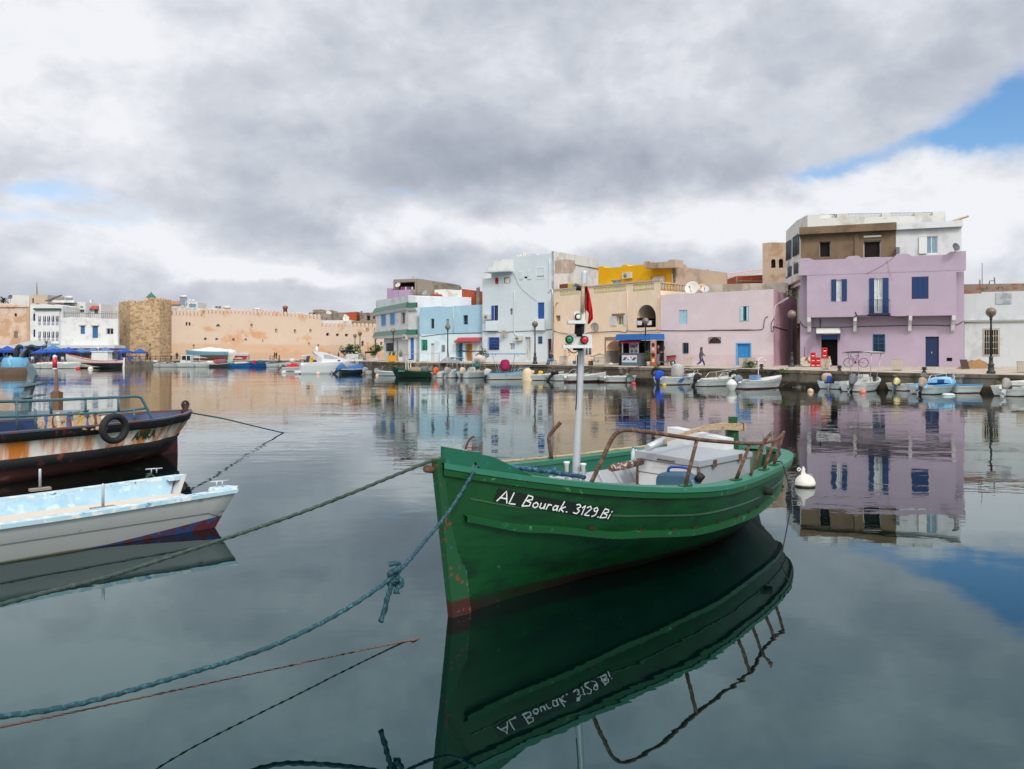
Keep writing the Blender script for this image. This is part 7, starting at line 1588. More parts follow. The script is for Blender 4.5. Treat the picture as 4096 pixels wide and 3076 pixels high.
bg.part(mb,'pale_tubes',paint('pale tubes','#cfc8bd')); mb=MB(); mb.tube([V((2.9,0,2.35)),V((1.0,.1,2.55)),V((-.8,0,2.5))],.03,5); mb.tube([V((2.5,0,.6)),V((2.5,0,2.4))],.025,5); mb.tube([V((.3,0,.6)),V((.3,0,2.5))],.025,5); bg.part(mb,'awning_frame',M_stainless)
st,w=text_strokes('AURA',gap=.25) if False else ([[(0,0),(.3,1),(.6,0)],[(.9,1),(.9,0)],[(1.3,0),(1.3,.9),(1.8,.4)],[(2.2,.9),(2.0,.1),(2.6,.1)],[(2.9,.2),(3.2,.9),(3.4,.1)]],3.4)
mb=MB(); letter_mesh(mb,[[(p[0]/w,p[1]) for p in s] for s in st],lambda a,b:(V((3.2-a*.75,.55+.34*a+.03,.62+b*.2)),V((.45,.9,0)).normalized()),.035); bg.part(mb,'lettering',paint('pale blue lettering','#8fb6c4'))
Boat('white sailing dinghy with a blue and white tiller deck',1612,1503,176,3.2,1.3,.45,hull=hullmat('dinghy hull','#cdd2d6','#15171a'),inn=paint('blue deck stripe','#2455a8'),bow=.15).seats(.5)
Boat('short pale blue white boat with a lit yellow buoy at its stern',1508,1501,30,2.6,1.3,.42,rim=M_ltb,name='motorboat').motor('#7d848a',20,.85,leg='#2c3338',wrap=True)
Boat('small white boat with a grey hooded outboard near the yellow planter',1462,1499,35,3.0,1.4,.45,name='motorboat').motor('#8a9096',20,.95,leg='#7a6f58',wrap=True).rail(.6,.35)
Boat('long low white boat behind the grey hooded outboards',1445,1485,15,4.8,1.6,.5,name='motorboat').rail(.5,.5).seats(.3)
bt=Boat('boat wrapped in blue tarpaulin with a blue covered engine',1362,1496,25,4.8,1.9,.6,hull=hullmat('tarped boat hull','#1d2a35','#12161a'),name='motorboat').cover(.12,.98,.55,cloth('#2f5f9c'),seed=4,wid=1.0).motor('#3f6f9f',48,1.6,leg='#20262c',wrap=True)
mb=MB(); mb.tube([V((3.9,-.5,.7)),V((2.6,-.5,2.4)),V((1.0,-.5,2.75))],.04,5); mb.tube([V((2.2,.5,.7)),V((1.5,.5,2.6))],.04,5); bt.part(mb,'awning_frame',M_stainless); mb=MB(); mb.tube([V((-.1,-.5,2.7)),V((.8,-.5,2.85)),V((1.6,-.45,2.65))],.12,8); bt.part(mb,'rolled_awning',cloth('#16233f'))
Boat('small boat with a blue and pink covered outboard in front of the cabin cruiser',1318,1491,40,2.6,1.3,.45,name='motorboat').motor('#2b4f9a',30,1.25,leg='#1f2937',wrap=True).lump(.25,.1,.8,(.35,.3,.35),cloth('#c98a7d'),'pink_cover')
# ---- cabin cruiser
def cruiser():
    D=95; c=W(1200,1495); t=thing('cabin_cruiser','large white cabin cruiser with a curved hardtop and tinted side window','boat',c); g=lambda x,y,d=0:P(1080+x*.2441,1380+y*.2441,c.y+d); m=M('cruiser gelcoat','#d6d8da',rough=.3,var=.03); mg=M('tinted cruiser window','#a9adb2',rough=.15)
    L=7.6; th=R(20); ax=V((math.cos(th),math.sin(th),0)); an=V((math.sin(th),-math.cos(th),0))
    def q(x,y,z): p=c+ax*x-an*y; p.z=z; return p
    def b(t): return 1.35*(1-max(0,(t-.4)/.6)**2.2)+.02
    mb=MB(); n=12
    for sd in (1,-1): mb.sheet([[q(L*t*(1-.12*(1-z/1.4)*t),sd*b(t)*w,z) for w,z in ((.0,-.4),(.75,-.1),(.82,.25),(.93,.8),(.97,.95),(1.0,1.25+.35*t))] for t in [i/n for i in range(n+1)]],0,True)
    mb.sheet([[q(L*t,-b(t),1.25+.35*t),q(L*t,0,1.32+.42*t),q(L*t,b(t),1.25+.35*t)] for t in [i/n for i in range(n+1)]],0,True)
    mb.add([q(0,-1.35,1.25),q(0,1.35,1.25),q(0,1.1,.25),q(0,1.0,-.1),q(0,-1.0,-.1),q(0,-1.1,.25)],[(0,1,2,3,4,5)]); mb.hexa([q(-.7,-1.1,.15),q(0,-1.1,.15),q(0,1.1,.15),q(-.7,1.1,.15),q(-.7,-1.1,.38),q(0,-1.1,.38),q(0,1.1,.38),q(-.7,1.1,.38)]); mb.build('hull',m,t)
    prof=[(2.4,1.35),(2.5,1.9),(1.55,2.55),(1.5,2.72),(2.4,2.68),(3.4,2.45),(5.2,1.8),(6.6,1.5)]
    mb=MB(); mb.prism([q(x,-.95,z) for x,z in prof],-an*1.9); cb=mb.build('superstructure',m,t)
    mb=MB()
    for y in (-.975,.955): mb.prism([q(x,y,z) for x,z in ((2.75,1.9),(2.7,2.35),(3.3,2.32),(4.5,1.85),(3.4,1.82))],-an*.02)
    mb.build('side_window',mg,cb); mb=MB(); mb.prism([q(x,-.975,z) for x,z in ((1.9,1.4),(1.85,2.2),(2.2,2.15),(2.45,1.9),(2.5,1.4))],-an*.02); mb.build('door_panel',M('cruiser side grey','#b4b6ba',rough=.4),cb)  # door panel in a darker grey than the gelcoat
    mb=MB(); mb.box((0,0,0),(0,0,0)); 
    mb=MB(); mb.tube([q(4.4,-.99,1.62),q(4.7,-.99,1.62)],.06,6); mb.build('porthole',M_black,cb)
    mb=MB(); mb.ball(q(2.0,0,3.0),(.26,.26,.36),8,0,jit=.2,rnd=random.Random(1)); mb.build('radar_cover',m,cb)
    mb=MB(); mb.tube([q(.3,-.9,1.3),q(.15,-.9,2.2),q(1.6,-.9,2.3)],.04,5); mb.tube([q(.3,.9,1.3),q(.15,.9,2.2),q(1.6,.9,2.3)],.04,5); mb.tube([q(.15,-.9,2.2),q(.15,.9,2.2)],.04,5); fr=mb.build('stern_arch',m,t)
    mb=MB(); mb.ball(q(1.3,-.2,1.6),(.25,.2,.5),8,0,jit=.2); mb.build('yellow_jacket',cloth('#d09a2a'),t); mb=MB(); mb.ball(q(1.0,.2,1.9),(.3,.3,.35),8,0,jit=.3); mb.build('blue_gear',cloth('#2b4a63'),t)
    mb=MB(); mb.tube([q(4.8,-.9,1.6),q(7.2,-.2,2.0),q(7.2,.2,2.0),q(4.8,.9,1.6)],.035,5); mb.build('bow_rail',M_stainless,t)
cruiser()
Boat('small white boat with a bright red cover left of the cabin cruiser',1132,1486,12,4.2,1.6,.6,name='motorboat').cover(.12,.5,.55,cloth('#b5121c'),'red_cover',2,.8).motor('#3a3a3e',50,.95,leg='#5a3a34').lump(.55,0,.9,(.5,.4,.3),cloth('#b56a72'),'pink_bundle').lump(.75,.1,.95,(.5,.45,.3),cloth('#2f6f93'),'blue_bundle')
# ---- far boats
Boat('white boat with a sweeping grey stripe left of the red covered boat',1118,1458,8,5.0,1.9,.75,name='motorboat').motor('#23282c',35,1.3,leg='#23282c').lump(.45,0,1.2,(.5,.5,.35),M_bwin,'console')
Boat('tiny white boat beside the steps below the fortress',1068,1458,10,4.0,1.6,.6).seats(.5)
M_bluehull=hullmat('bright blue hull','#14509c','#123a78')
Boat('bright blue boat with pale bundles, left one of two below the fortress',911,1463,4,4.6,1.5,.6,hull=hullmat('sky blue hull','#1f66a8','#1a4a80'),rim=paint('sky blue rim','#2a74b5'),dbl=True).lump(.55,0,.75,(1.2,.4,.25),cloth('#b9b3a6'),'net_pile').lump(.35,0,.72,(.5,.4,.25),cloth('#c9b27a'),'net_pile')
Boat('deep blue boat with red and green heaps, right one of two below the fortress',996,1463,5,4.4,1.5,.6,hull=M_bluehull,rim=paint('deep blue rim','#163f8c'),dbl=True).lump(.2,0,.9,(.3,.3,.35),cloth('#c01a3a'),'red_heap').lump(.45,0,.9,(.6,.45,.35),cloth('#1f5a52'),'green_heap').lump(.75,0,.7,(.4,.3,.2),cloth('#8d8a92'),'grey_heap')
Boat('dark low boat carrying a pink net heap below the fortress',842,1461,4,4.4,1.5,.55,hull=hullmat('dark low hull','#3a3f40','#22262a')).lump(.45,0,.95,(.9,.6,.5),cloth('#7a4f5e'),'net_pile').lump(.22,0,.95,(.25,.3,.4),cloth('#c8402a'),'orange_bundle').lump(.8,0,.85,(.5,.5,.4),cloth('#7f9a96'),'grey_heap')
Boat('white motorboat with its engine toward the fortress people',783,1461,8,4.2,1.7,.65,name='motorboat').motor('#5a6066',25,1.1).lump(.6,0,.8,(.6,.5,.3),M_bwin,'cover')
bc=Boat('white fishing boat with a square glazed wheelhouse below the fortress',712,1461,6,5.4,2.0,.8,name='fishing_boat')
mb=MB(); mb.hexa([V((.5,-.7,.5)),V((2.6,-.7,.5)),V((2.6,.7,.5)),V((.5,.7,.5)),V((.8,-.7,2.2)),V((2.4,-.7,2.2)),V((2.4,.7,2.2)),V((.8,.7,2.2))]); wh=bc.part(mb,'wheelhouse',M_bwin); mb=MB(); mb.hexa([V((.85,-.73,1.3)),V((1.6,-.73,1.3)),V((1.6,-.70,1.3)),V((.85,-.70,1.3)),V((.95,-.73,2.05)),V((1.6,-.73,2.05)),V((1.6,-.7,2.05)),V((.95,-.7,2.05))]); mb.hexa([V((1.75,-.73,1.2)),V((2.35,-.73,1.2)),V((2.35,-.70,1.2)),V((1.75,-.70,1.2)),V((1.75,-.73,2.05)),V((2.3,-.73,2.05)),V((2.3,-.7,2.05)),V((1.75,-.7,2.05))]); bc.part(mb,'window',M_glass,wh)
mb=MB(); mb.tube([V((2.5,-.7,2.1)),V((4.0,-.7,2.1)),V((4.0,-.8,.8))],.05,5); bc.part(mb,'awning_frame',M_bwin)
Boat('white boat with a red rim left of the wheelhouse boat',642,1463,8,4.6,1.7,.65,rim=paint('red rim','#8a3038')).seats(.4,.7)
Boat('white boat with dark outboard right of the tower foot',566,1465,10,4.2,1.7,.6,name='motorboat').motor('#15181c',35,1.3).lump(.55,0,.9,(.5,.5,.3),M_bwin,'console')
Boat('white boat with a blue outboard between tower foot and red rimmed boat',612,1464,8,3.6,1.6,.55,name='motorboat').motor('#1d4f9c',20,1.2,leg='#1d4f9c')
Boat('white blue boat with an orange float at the stern of the red boat',508,1466,6,3.4,1.6,.55,rim=M_ltb,name='motorboat').seats(.5)
for px,lb,cl in ((118,'white boat with a maroon covered outboard below the statue','#6a2330'),(170,'white boat with a dark red bundle left of the beacon','#8a1f2c'),(222,'white boat with a grey wrapped bundle right of the beacon','#8d8f98')):
    Boat(lb,px,1474,5,4.0,1.7,.75,name='motorboat').motor(cl,30,1.2,leg='#20242a',wrap=True).cuddy(.35,.98,.2,M_bwin,False)
# red and white double ender
rb=Boat('red and white wooden fishing boat with a white wheelhouse moored at the cafe',494,1473,180,9.6,2.9,1.25,hull=M('red white banded hull','#c9c8c6',rough=.5,var=.08,zsplit=[(.92,'#a3161f'),(.78,'#121314')],zs=.02),rim=paint('red rim paint','#b01822'),inn=M_seatw,name='fishing_boat',bow=1.2,dbl=True)
mb=MB(); mb.hexa([V((2.2,-.8,.9)),V((5.0,-.8,.9)),V((5.0,.8,.9)),V((2.2,.8,.9)),V((2.3,-.75,2.75)),V((4.9,-.75,2.75)),V((4.9,.75,2.75)),V((2.3,.75,2.75))]); mb.hexa([V((2.1,-.9,2.75)),V((5.1,-.9,2.75)),V((5.1,.9,2.75)),V((2.1,.9,2.75)),V((2.2,-.8,2.85)),V((5.0,-.8,2.85)),V((5.0,.8,2.85)),V((2.2,.8,2.85))]); wh=rb.part(mb,'wheelhouse',M_w2)
mb=MB(); mb.hexa([V((1.3,-.6,1.0)),V((2.2,-.6,1.0)),V((2.2,.6,1.0)),V((1.3,.6,1.0)),V((1.3,-.6,1.45)),V((2.2,-.6,1.45)),V((2.2,.6,1.45)),V((1.3,.6,1.45))]); rb.part(mb,'deck_box',M_w2); mb=MB(); mb.hexa([V((5.0,-.6,1.05)),V((6.4,-.6,1.05)),V((6.4,.6,1.05)),V((5.0,.6,1.05)),V((5.0,-.6,1.35)),V((6.4,-.6,1.25)),V((6.4,.6,1.25)),V((5.0,.6,1.35))]); rb.part(mb,'deck_box',M_w2)
mb=MB(); mb.tube([V((4.2,0,2.8)),V((4.2,0,4.2))],.07,6); mb.box((4.0,-.15,3.3),(4.4,.15,3.55)); rb.part(mb,'lamp_mast',M_whitepaint,wh)
mb=MB(); mb.tube([V((.8,-.9,1.1)),V((.8,-.9,3.0)),V((7.2,-.8,3.1)),V((7.2,-.8,1.4))],.04,5); mb.tube([V((.8,.9,1.1)),V((.8,.9,3.0)),V((7.2,.8,3.1)),V((7.2,.8,1.4))],.04,5); rb.part(mb,'awning_frame',paint('reddish awning frame','#9a6a62'))
mb=MB(); mb.hexa([V((-.15,-.06,.0)),V((.12,-.06,.0)),V((.12,.06,.0)),V((-.15,.06,.0)),V((-.25,-.06,1.75)),V((.0,-.06,1.75)),V((.0,.06,1.75)),V((-.25,.06,1.75))]); rb.part(mb,'rudder',M_whitepaint)
# boats drawn up on the far quay
Boat('upturned white boat drawn up on the far quay',752,1437,3,9.5,2.6,1.3,D=158,z0=1.2,name='rowing_boat',bow=.2).cover(.02,.98,1.0,M_bw,'upturned_bottom',3)
Boat('light blue and brown boat propped up on the far quay by the people',904,1437,178,8.0,2.2,1.5,D=156,z0=1.35,hull=M('blue brown hull','#5a93ad',rough=.6,zsplit=[(2.15,'#5d3a2a')],zs=.03),bow=.35)
Boat('red and white boat on the far quay behind the standing man',865,1437,2,6.5,2.0,1.3,D=162,z0=1.2,hull=M('red white quay hull','#c5c4c4',rough=.6,zsplit=[(2.0,'#9c2230')],zs=.03))
# ---------------------------------------------------------------- floating buoys
def floater(px,py,r,col,label,name='buoy'):
    c=W(px,py); mb=MB(); mb.lathe([(.02,-r*.5),(r*.8,-r*.35),(r,.1*r),(r*.85,r*.7),(r*.5,r*.98),(r*.13,r*1.08),(r*.10,r*1.2),(.01,r*1.22)],(0,0,0),12); single(mb,name,[paint('float '+col,col,var=.12)],label,'buoy',loc=c)
for a in ((2657,1543,.17,'#c9a227','yellow buoy under the bright blue outboard cover'),(2535,1538,.19,'#b5323a','red buoy beside the clinker rowing boat'),(2275,1527,.2,'#d0c866','pale yellow buoy behind the mast'),(3451,1571,.22,'#c8776a','pink white buoy under the console boat'),(3242,1567,.2,'#c4a48a','beige float in front of the bare quay wall'),(1508,1504,.18,'#d9b48a','peach buoy at the short pale blue boat'),(1273,1497,.3,'#c9a9a0','pinkish buoy below the cabin cruiser'),(1136,1494,.35,'#b9bbbb','grey white buoy left of the cabin cruiser'),(312,1476,.35,'#c01a24','red buoy below the red and white fishing boat'),(362,1477,.38,'#d3d3d0','white buoy below the red and white fishing boat'),(802,1464,.3,'#d0a020','yellow buoy right of the wheelhouse boat'),(603,1468,.3,'#cfa81e','yellow buoy by the dark outboard at the tower foot'),(630,1467,.42,'#1d4fa8','blue buoy by the dark outboard at the tower foot'),(521,1468,.35,'#d05a2a','orange buoy by the small blue white boat'),(708,1463,.4,'#d9c3a0','cream buoy at the wheelhouse boat bow'),(229,1472,.25,'#d0b020','yellow float right of the beacon'),(902,1464,.3,'#d6c39a','cream buoy left of the blue boats')): floater(*a)
mb=MB(); c=W(3792,1582); mb.ball((0,0,.03),(.42,.2,.12),10,0,jit=.35,rnd=random.Random(3)); single(mb,'floating_bag',paint('crumpled pale plastic','#b9c6cc'),'crumpled pale plastic bag floating by the blue rimmed rowing boat','bag',loc=c)
# ================================================================ promenade furniture
BLN=[fG,fF,fE,fD,fC,fB]
def gpt(px,t):
    k=(px-2048)/F
    def hit(a,b):
        d=b-a; den=d.x-k*d.y; u=(k*a.y-a.x)/den if abs(den)>1e-9 else -1; return u
    e=None
    for a,b in zip(FE,FE[1:]):
        u=hit(a,b)
        if -.001<=u<=1.001: e=a.lerp(b,u)
    w=None
    for f in BLN:
        a=f.at(0,f.gz);b=f.at(f.w,f.gz); u=hit(a,b)
        if -.02<=u<=1.02: w=a.lerp(b,u); break
    if w is None:
        w=e+V((k*8,8,.1)) if px<1700 else e+V((k*14,14,.2))
    return e.lerp(w,t)+V((0,0,.012))
def lamp_src():
    t=thing('street_lamp','x','street lamp',(0,0,0),0,'globe street lamps along the quay'); md=paint('dark lamp iron','#22282c',rough=.5)
    mb=MB(); mb.lathe([(.24,0),(.24,.12),(.17,.2),(.15,.45),(.19,.55),(.12,.62),(.10,.9),(.13,.95),(.07,1.05)],(0,0,0),10,0); mb.build('base',md,t,local=True)
    mb=MB(); mb.lathe([(.065,1.05),(.05,3.2),(.09,3.25),(.06,3.32),(.13,3.42)],(0,0,0),8); mb.build('post',md,t,local=True)
    mb=MB(); mb.ball((0,0,3.68),(.29,.29,.29),16); mb.build('globe',M('smoked lamp globe','#5f4c3f',rough=.2,var=.2,sc=3,col2='#8a7a6c',thr=.5,soft=.2,sc2=2),t,local=True)
    return t
lp=lamp_src(); s0=False
def lamp(p,h,label):
    global s0
    k=h/3.97
    if not s0: o=lp; setup(o,p); o['label']=label; s0=True
    else: o=dup(lp,p,0,label)
    o.scale=(k,k,k)
for px,t,yt,lb in ((3964,.10,1229,'globe street lamp in front of the barred window at the right end'),(3167,.45,1240,'globe street lamp between the pink and purple houses'),(2582,.35,1271,'globe street lamp in front of the blue topped kiosk'),(2140,.3,1284,'globe street lamp before the tall pale house'),(1791,.4,1297,'globe street lamp before the light blue house'),(1573,.5,1313,'globe street lamp behind the yellow planter')):
    p=gpt(px,t); lamp(p,P(px,yt,p.y).z-p.z,lb)
for px,yt,D,zb,lb in ((1440,1326,118,1.5,'taller globe lamp of two beside the clipped trees'),(1420,1335,127,1.4,'shorter globe lamp of two beside the clipped trees'),(1502,1346,135,1.3,'globe lamp behind the right clipped tree'),(936,1372,185,1.15,'globe lamp in front of the fortress right of the standing man'),(1273,1375,190,1.15,'globe lamp rising behind the cabin cruiser roof'),(600,1372,165,1.1,'globe lamp in front of the stone tower'),(775,1376,172,1.15,'globe lamp near the left end of the fortress wall'),(185,1361,144,.95,'globe lamp among the cafe parasols')):
    p=P(px,1400,D); p.z=zb; lamp(p,P(px,yt,D).z-zb,lb)
# concrete planters
M_plant=M('ribbed planter concrete','#b9b0a2',rough=.95,var=.12,sc=3,col2='#9a8e7d',thr=.6,sc2=2,streak=.5)
def planter(px,t,wpx,hpx,label,mat=None,rot=-.5,depth=.7,taper=.94,ribs=True,name='planter'):
    p=gpt(px,t); w=wpx*p.y/F*.92; h=hpx*p.y/F; o=thing(name,label,'planter',p,rot); a=w/2/(math.cos(rot)+depth*abs(math.sin(rot))); b=a*depth if True else a
    q=taper; mb=MB(); mb.hexa([V((-a*q,-b*q,.06)),V((a*q,-b*q,.06)),V((a*q,b*q,.06)),V((-a*q,b*q,.06)),V((-a,-b,h)),V((a,-b,h)),V((a,b,h)),V((-a,b,h))]); mb.box((-a*.6,-b*.6,0),(a*.6,b*.6,.06))
    if ribs:
        n=int(2*a/.09)
        for i in range(n): x=-a+2*a*(i+.5)/n; mb.hexa([V((x*q-.02,-b*q-.012,.1)),V((x*q+.02,-b*q-.012,.1)),V((x*q+.02,-b*q+.01,.1)),V((x*q-.02,-b*q+.01,.1)),V((x-.02,-b-.012,h-.08)),V((x+.02,-b-.012,h-.08)),V((x+.02,-b+.01,h-.08)),V((x-.02,-b+.01,h-.08))])
    mb.build('box',mat or M_plant,o,local=True); mb=MB(); mb.box((-a*.9,-b*.9,h-.12),(a*.9,b*.9,h-.05)); mb.box((-a-.02,-b-.02,h),(a+.02,-b+.06,h+.03)); mb.box((-a-.02,b-.06,h),(a+.02,b+.02,h+.03)); mb.box((-a-.02,-b+.06,h),(-a+.06,b-.06,h+.03)); mb.box((a-.06,-b+.06,h),(a+.02,b-.06,h+.03)); mb.build('rim',mat or M_plant,o,local=True); return o,p,a,b,h
planter(2750,.35,38,36,'concrete planter standing left of the walking man, in front of the pink wall'); PL2=planter(2987,.35,68,38,'wide concrete planter with a green weed tuft before the blue door',depth=.4); planter(3302,.25,45,41,'ribbed concrete planter before the dark shop door'); planter(3588,.3,53,44,'ribbed concrete planter before the purple wall, right of the bicycle')
planter(4092,.25,55,46,'concrete block planter with a notice at the right edge of the photo'); planter(2254,.3,37,33,'concrete planter beside the seated man'); PL6=planter(2399,.25,56,33,'wide concrete planter under a green sheet at the tunnel entrance',depth=.45,ribs=False)
PY=planter(1569,.12,41,25,'bright yellow planter at the white corner house',paint('bright yellow planter','#d08e10'),0,.5,.97,False); planter(1502,.3,26,22,'white planter box holding a clipped tree, at the corner of the quay',paint('white planter','#c9c8c4'),0,.7,.9,False); PW=planter(1603,.4,18,18,'round white pot with a cactus right of the yellow planter',paint('white planter','#c9c8c4'),0,.8,.85,False,'flower_pot'); PB=planter(1936,.45,22,25,'beige planter with a green bush between the blue and pale houses',plaster('beige planter','#c4b5a4'),0,.7,.95,False)
def far_planter(px,D,zb,w,h,label):
    p=P(px,1400,D); p.z=zb; o=thing('planter',label,'planter',p); mb=MB(); mb.hexa([V((-w/2*.9,-w*.3,0)),V((w/2*.9,-w*.3,0)),V((w/2*.9,w*.3,0)),V((-w/2*.9,w*.3,0)),V((-w/2,-w*.35,h)),V((w/2,-w*.35,h)),V((w/2,w*.35,h)),V((-w/2,w*.35,h))]); mb.build('box',paint('white planter','#c9c8c4'),o,local=True); return p
far_planter(1412,110,1.45,1.7,.95,'long white planter under the left clipped tree'); far_planter(1440,112,1.45,1.0,.85,'peach white planter right of the long white planter')
# plants
def leafy(name,label,c,rx,rz,mat,n=420,stem=0,stemtop=None,seed=1,leaf=.11,cat='plant',rm='trunk',t=None,box=False):
    t=t or thing(name,label,cat,c-V((0,0,stem))); rnd=random.Random(seed)
    if stem: mb=MB(); mb.tube([c-V((0,0,stem)),c-V((.03,0,stem*.5)),c],[.06,.05,.04],6); mb.build(rm,M('thin bark','#5a4636',rough=.9),t)
    mb=MB(); cl=[(V((rnd.gauss(0,.42)*rx,rnd.gauss(0,.42)*rx,rnd.gauss(0,.42)*rz))) for _ in range(14)]
    for i in range(n):
        b=rnd.choice(cl); d=V((rnd.gauss(0,1),rnd.gauss(0,1),rnd.gauss(0,1))).normalized()*rnd.uniform(.3,1); p=c+b+V((d.x*rx*.48,d.y*rx*.48,d.z*rz*.48)); u=V((rnd.uniform(-1,1),rnd.uniform(-1,1),rnd.uniform(-.6,.6))).normalized(); v=u.cross(V((rnd.uniform(-1,1),rnd.uniform(-1,1),1))).normalized(); l=leaf*rnd.uniform(.6,1.3)
        mb.add([p-u*l,p+v*l*.45,p+u*l,p-v*l*.45],[(0,1,2,3)],rnd.choice((0,0,1)))
    mb.build('crown' if stem else 'foliage',[mat,M('lighter leaf','#5d7a34',rough=.6,var=.25,sc=5)],t,fix=False); return t
M_leaf=M('dark leaf','#2c4a1e',rough=.6,var=.35,sc=6)
c=P(1404,1391,110); leafy('clipped_tree','clipped round tree rising from the long white planter',c,1.0,1.0,M_leaf,700,1.6,seed=2,leaf=.16,cat='tree')
p=gpt(1502,.3); leafy('clipped_tree','clipped round tree in the white planter at the quay corner',P(1503,1393,p.y),.85,.8,M_leaf,650,1.3,seed=3,leaf=.13,cat='tree'); leafy('bush','loose green bush beside the left clipped tree',P(1428,1416,112),.9,.8,M('yellow green leaf','#4f6a26',rough=.6,var=.3,sc=5),450,seed=4,leaf=.14)
leafy('bush','small dark bush growing in the beige planter',P(1930,1416,PB[1].y),.55,.65,M_leaf,400,seed=5); leafy('weed_tuft','green weed tuft under the wide planter before the blue door',PL2[1]+V((.2,-.7,.25)),.6,.28,M_leaf,380,seed=6,leaf=.08); 
for px,py,lb in ((1559,1413,'spiky plant in the left of the yellow planter'),(1577,1414,'spiky plant in the right of the yellow planter')):
    t=thing('spiky_plant',lb,'plant',P(px,1424,PY[1].y)); mb=MB(); rnd=random.Random(px)
    for i in range(16): a=rnd.uniform(0,6.3); d=V((math.cos(a)*rnd.uniform(.1,.4),math.sin(a)*.3,rnd.uniform(.3,.75))); p=P(px,1422,PY[1].y); w=V((.04,0,0)); mb.add([p-w,p+w,p+d],[(0,1,2)])
    mb.build('leaves',M('spiky leaf','#4a5f30',rough=.6,var=.3),t,fix=False)
t=thing('cactus','tall grey green cactus in the round white pot','plant',PW[1]+V((0,0,PW[4]))); mb=MB()
for dx,h in ((0,1.1),(.14,.8),(-.13,.7)): mb.lathe([(.06,0),(.07,h*.7),(.04,h*.97),(.0,h)],(dx,0,-.1),7)
mb.build('stems',M('cactus skin','#5f7d62',rough=.7),t,local=True)
leafy('quay_weed','weed hanging over the quay wall below the kiosk poster',P(2627,1472,66.5),.35,.3,M('yellow green leaf','#4f6a26'),160,seed=8,leaf=.08); leafy('quay_weed','weed growing on the quay edge beside the alley',P(3132,1484,59.3),.5,.25,M('yellow green leaf','#4f6a26'),200,seed=9,leaf=.08); leafy('roof_weed','dry weeds on the pink house roof corner',P(3155,1182,74),.7,.35,M('dry weed','#6f6a42',rough=.9,var=.3),260,seed=10,leaf=.10)
# mooring bollards and tyres
def bollard_src():
    t=thing('mooring_bollard','x','bollard',(0,0,0),0,'iron bollards on the quay edge'); mb=MB(); mb.lathe([(.16,0),(.15,.05),(.09,.1),(.09,.24),(.15,.28),(.16,.34),(.1,.38),(0,.39)],(0,0,0),10); mb.build('post',M('old bollard iron','#2f2c29',rough=.8,var=.3),t,local=True); mb=MB(); mb.tube([(-.2,0,.2),(.2,0,.2)],.03,6); mb.build('cross_bar',M('old bollard iron','#2f2c29'),t,local=True); return t
bo=bollard_src()
for i,(px,lb) in enumerate(((3046,'iron bollard with a teal rope end near the alley'),(3358,'iron bollard on the quay edge below the bicycle'),(3697,'iron bollard on the quay edge right of the second ribbed planter'),(1640,'iron bollard on the quay edge near the green boat nets'))):
    p=gpt(px,.06)
    if i==0: setup(bo,p); bo['label']=lb
    else: dup(bo,p,0,lb)
def wall_tyre(px,py,D,label,r=.36):
    c=P(px,py,D); mb=MB(); mb.tube(arcpts(c,r,0,6.283*19/20,19,V((.83,-.56,0))),.11,8,closed=True); single(mb,'wall_tyre',[M_tyre],label,'tyre')
wall_tyre(2624,1490,66.0,'black tyre hanging on the quay wall behind the blue covered outboard',.33); wall_tyre(2548,1493,68.5,'half sunk tyre on the quay wall above the clinker boat bow',.3); wall_tyre(3100,1505,58.5,'pair of tyres on the quay wall right of the lamp pole boat',.38); wall_tyre(2935,1502,61.5,'tyre on the quay wall behind the ribbed float',.3)
mb=MB(); q=[P(3157,1486,57.6),P(3204,1489,57.0),P(3200,1503,56.8),P(3160,1500,57.3)]
def qrope(pts,label,col=None,r=.03): 
    mb=MB(); mb.tube(spline([P(*p) for p in pts],5),r,6,0,lobes=3,twist=14); single(mb,'mooring_rope',col or M_greyrope,label,'rope')
qrope([(3045,1471,61.5),(3062,1485,60.8),(3085,1500,60),(3100,1515,59)],'rope sagging from the alley bollard to the wall tyres'); qrope([(3240,1480,57),(3205,1502,57),(3160,1528,56.5),(3095,1552,56)],'long thin rope slanting down the bare quay wall',M_brown,.02); qrope([(2060,1474,78),(2120,1466,77),(2175,1460,76.5)],'blue rope from the quay edge down to the magenta covered boat',M_navy); qrope([(2330,1472,73),(2352,1466,73),(2365,1478,73.2),(2350,1500,72.5),(2335,1515,72)],'grey rope hanging from the quay beside the mast'); qrope([(2565,1464,67.5),(2530,1474,68),(2500,1492,68)],'dark rope trailing from the kiosk front over the quay edge',M_black,.025); qrope([(2795,1478,65),(2770,1485,64.5),(2745,1497,63.5)],'teal rope tied at the speedboat bow',M_teal); qrope([(2193,1462,76.6),(2210,1471,76),(2225,1468,76)],'pale rope loop hanging under the seated man',M_brown,.03)
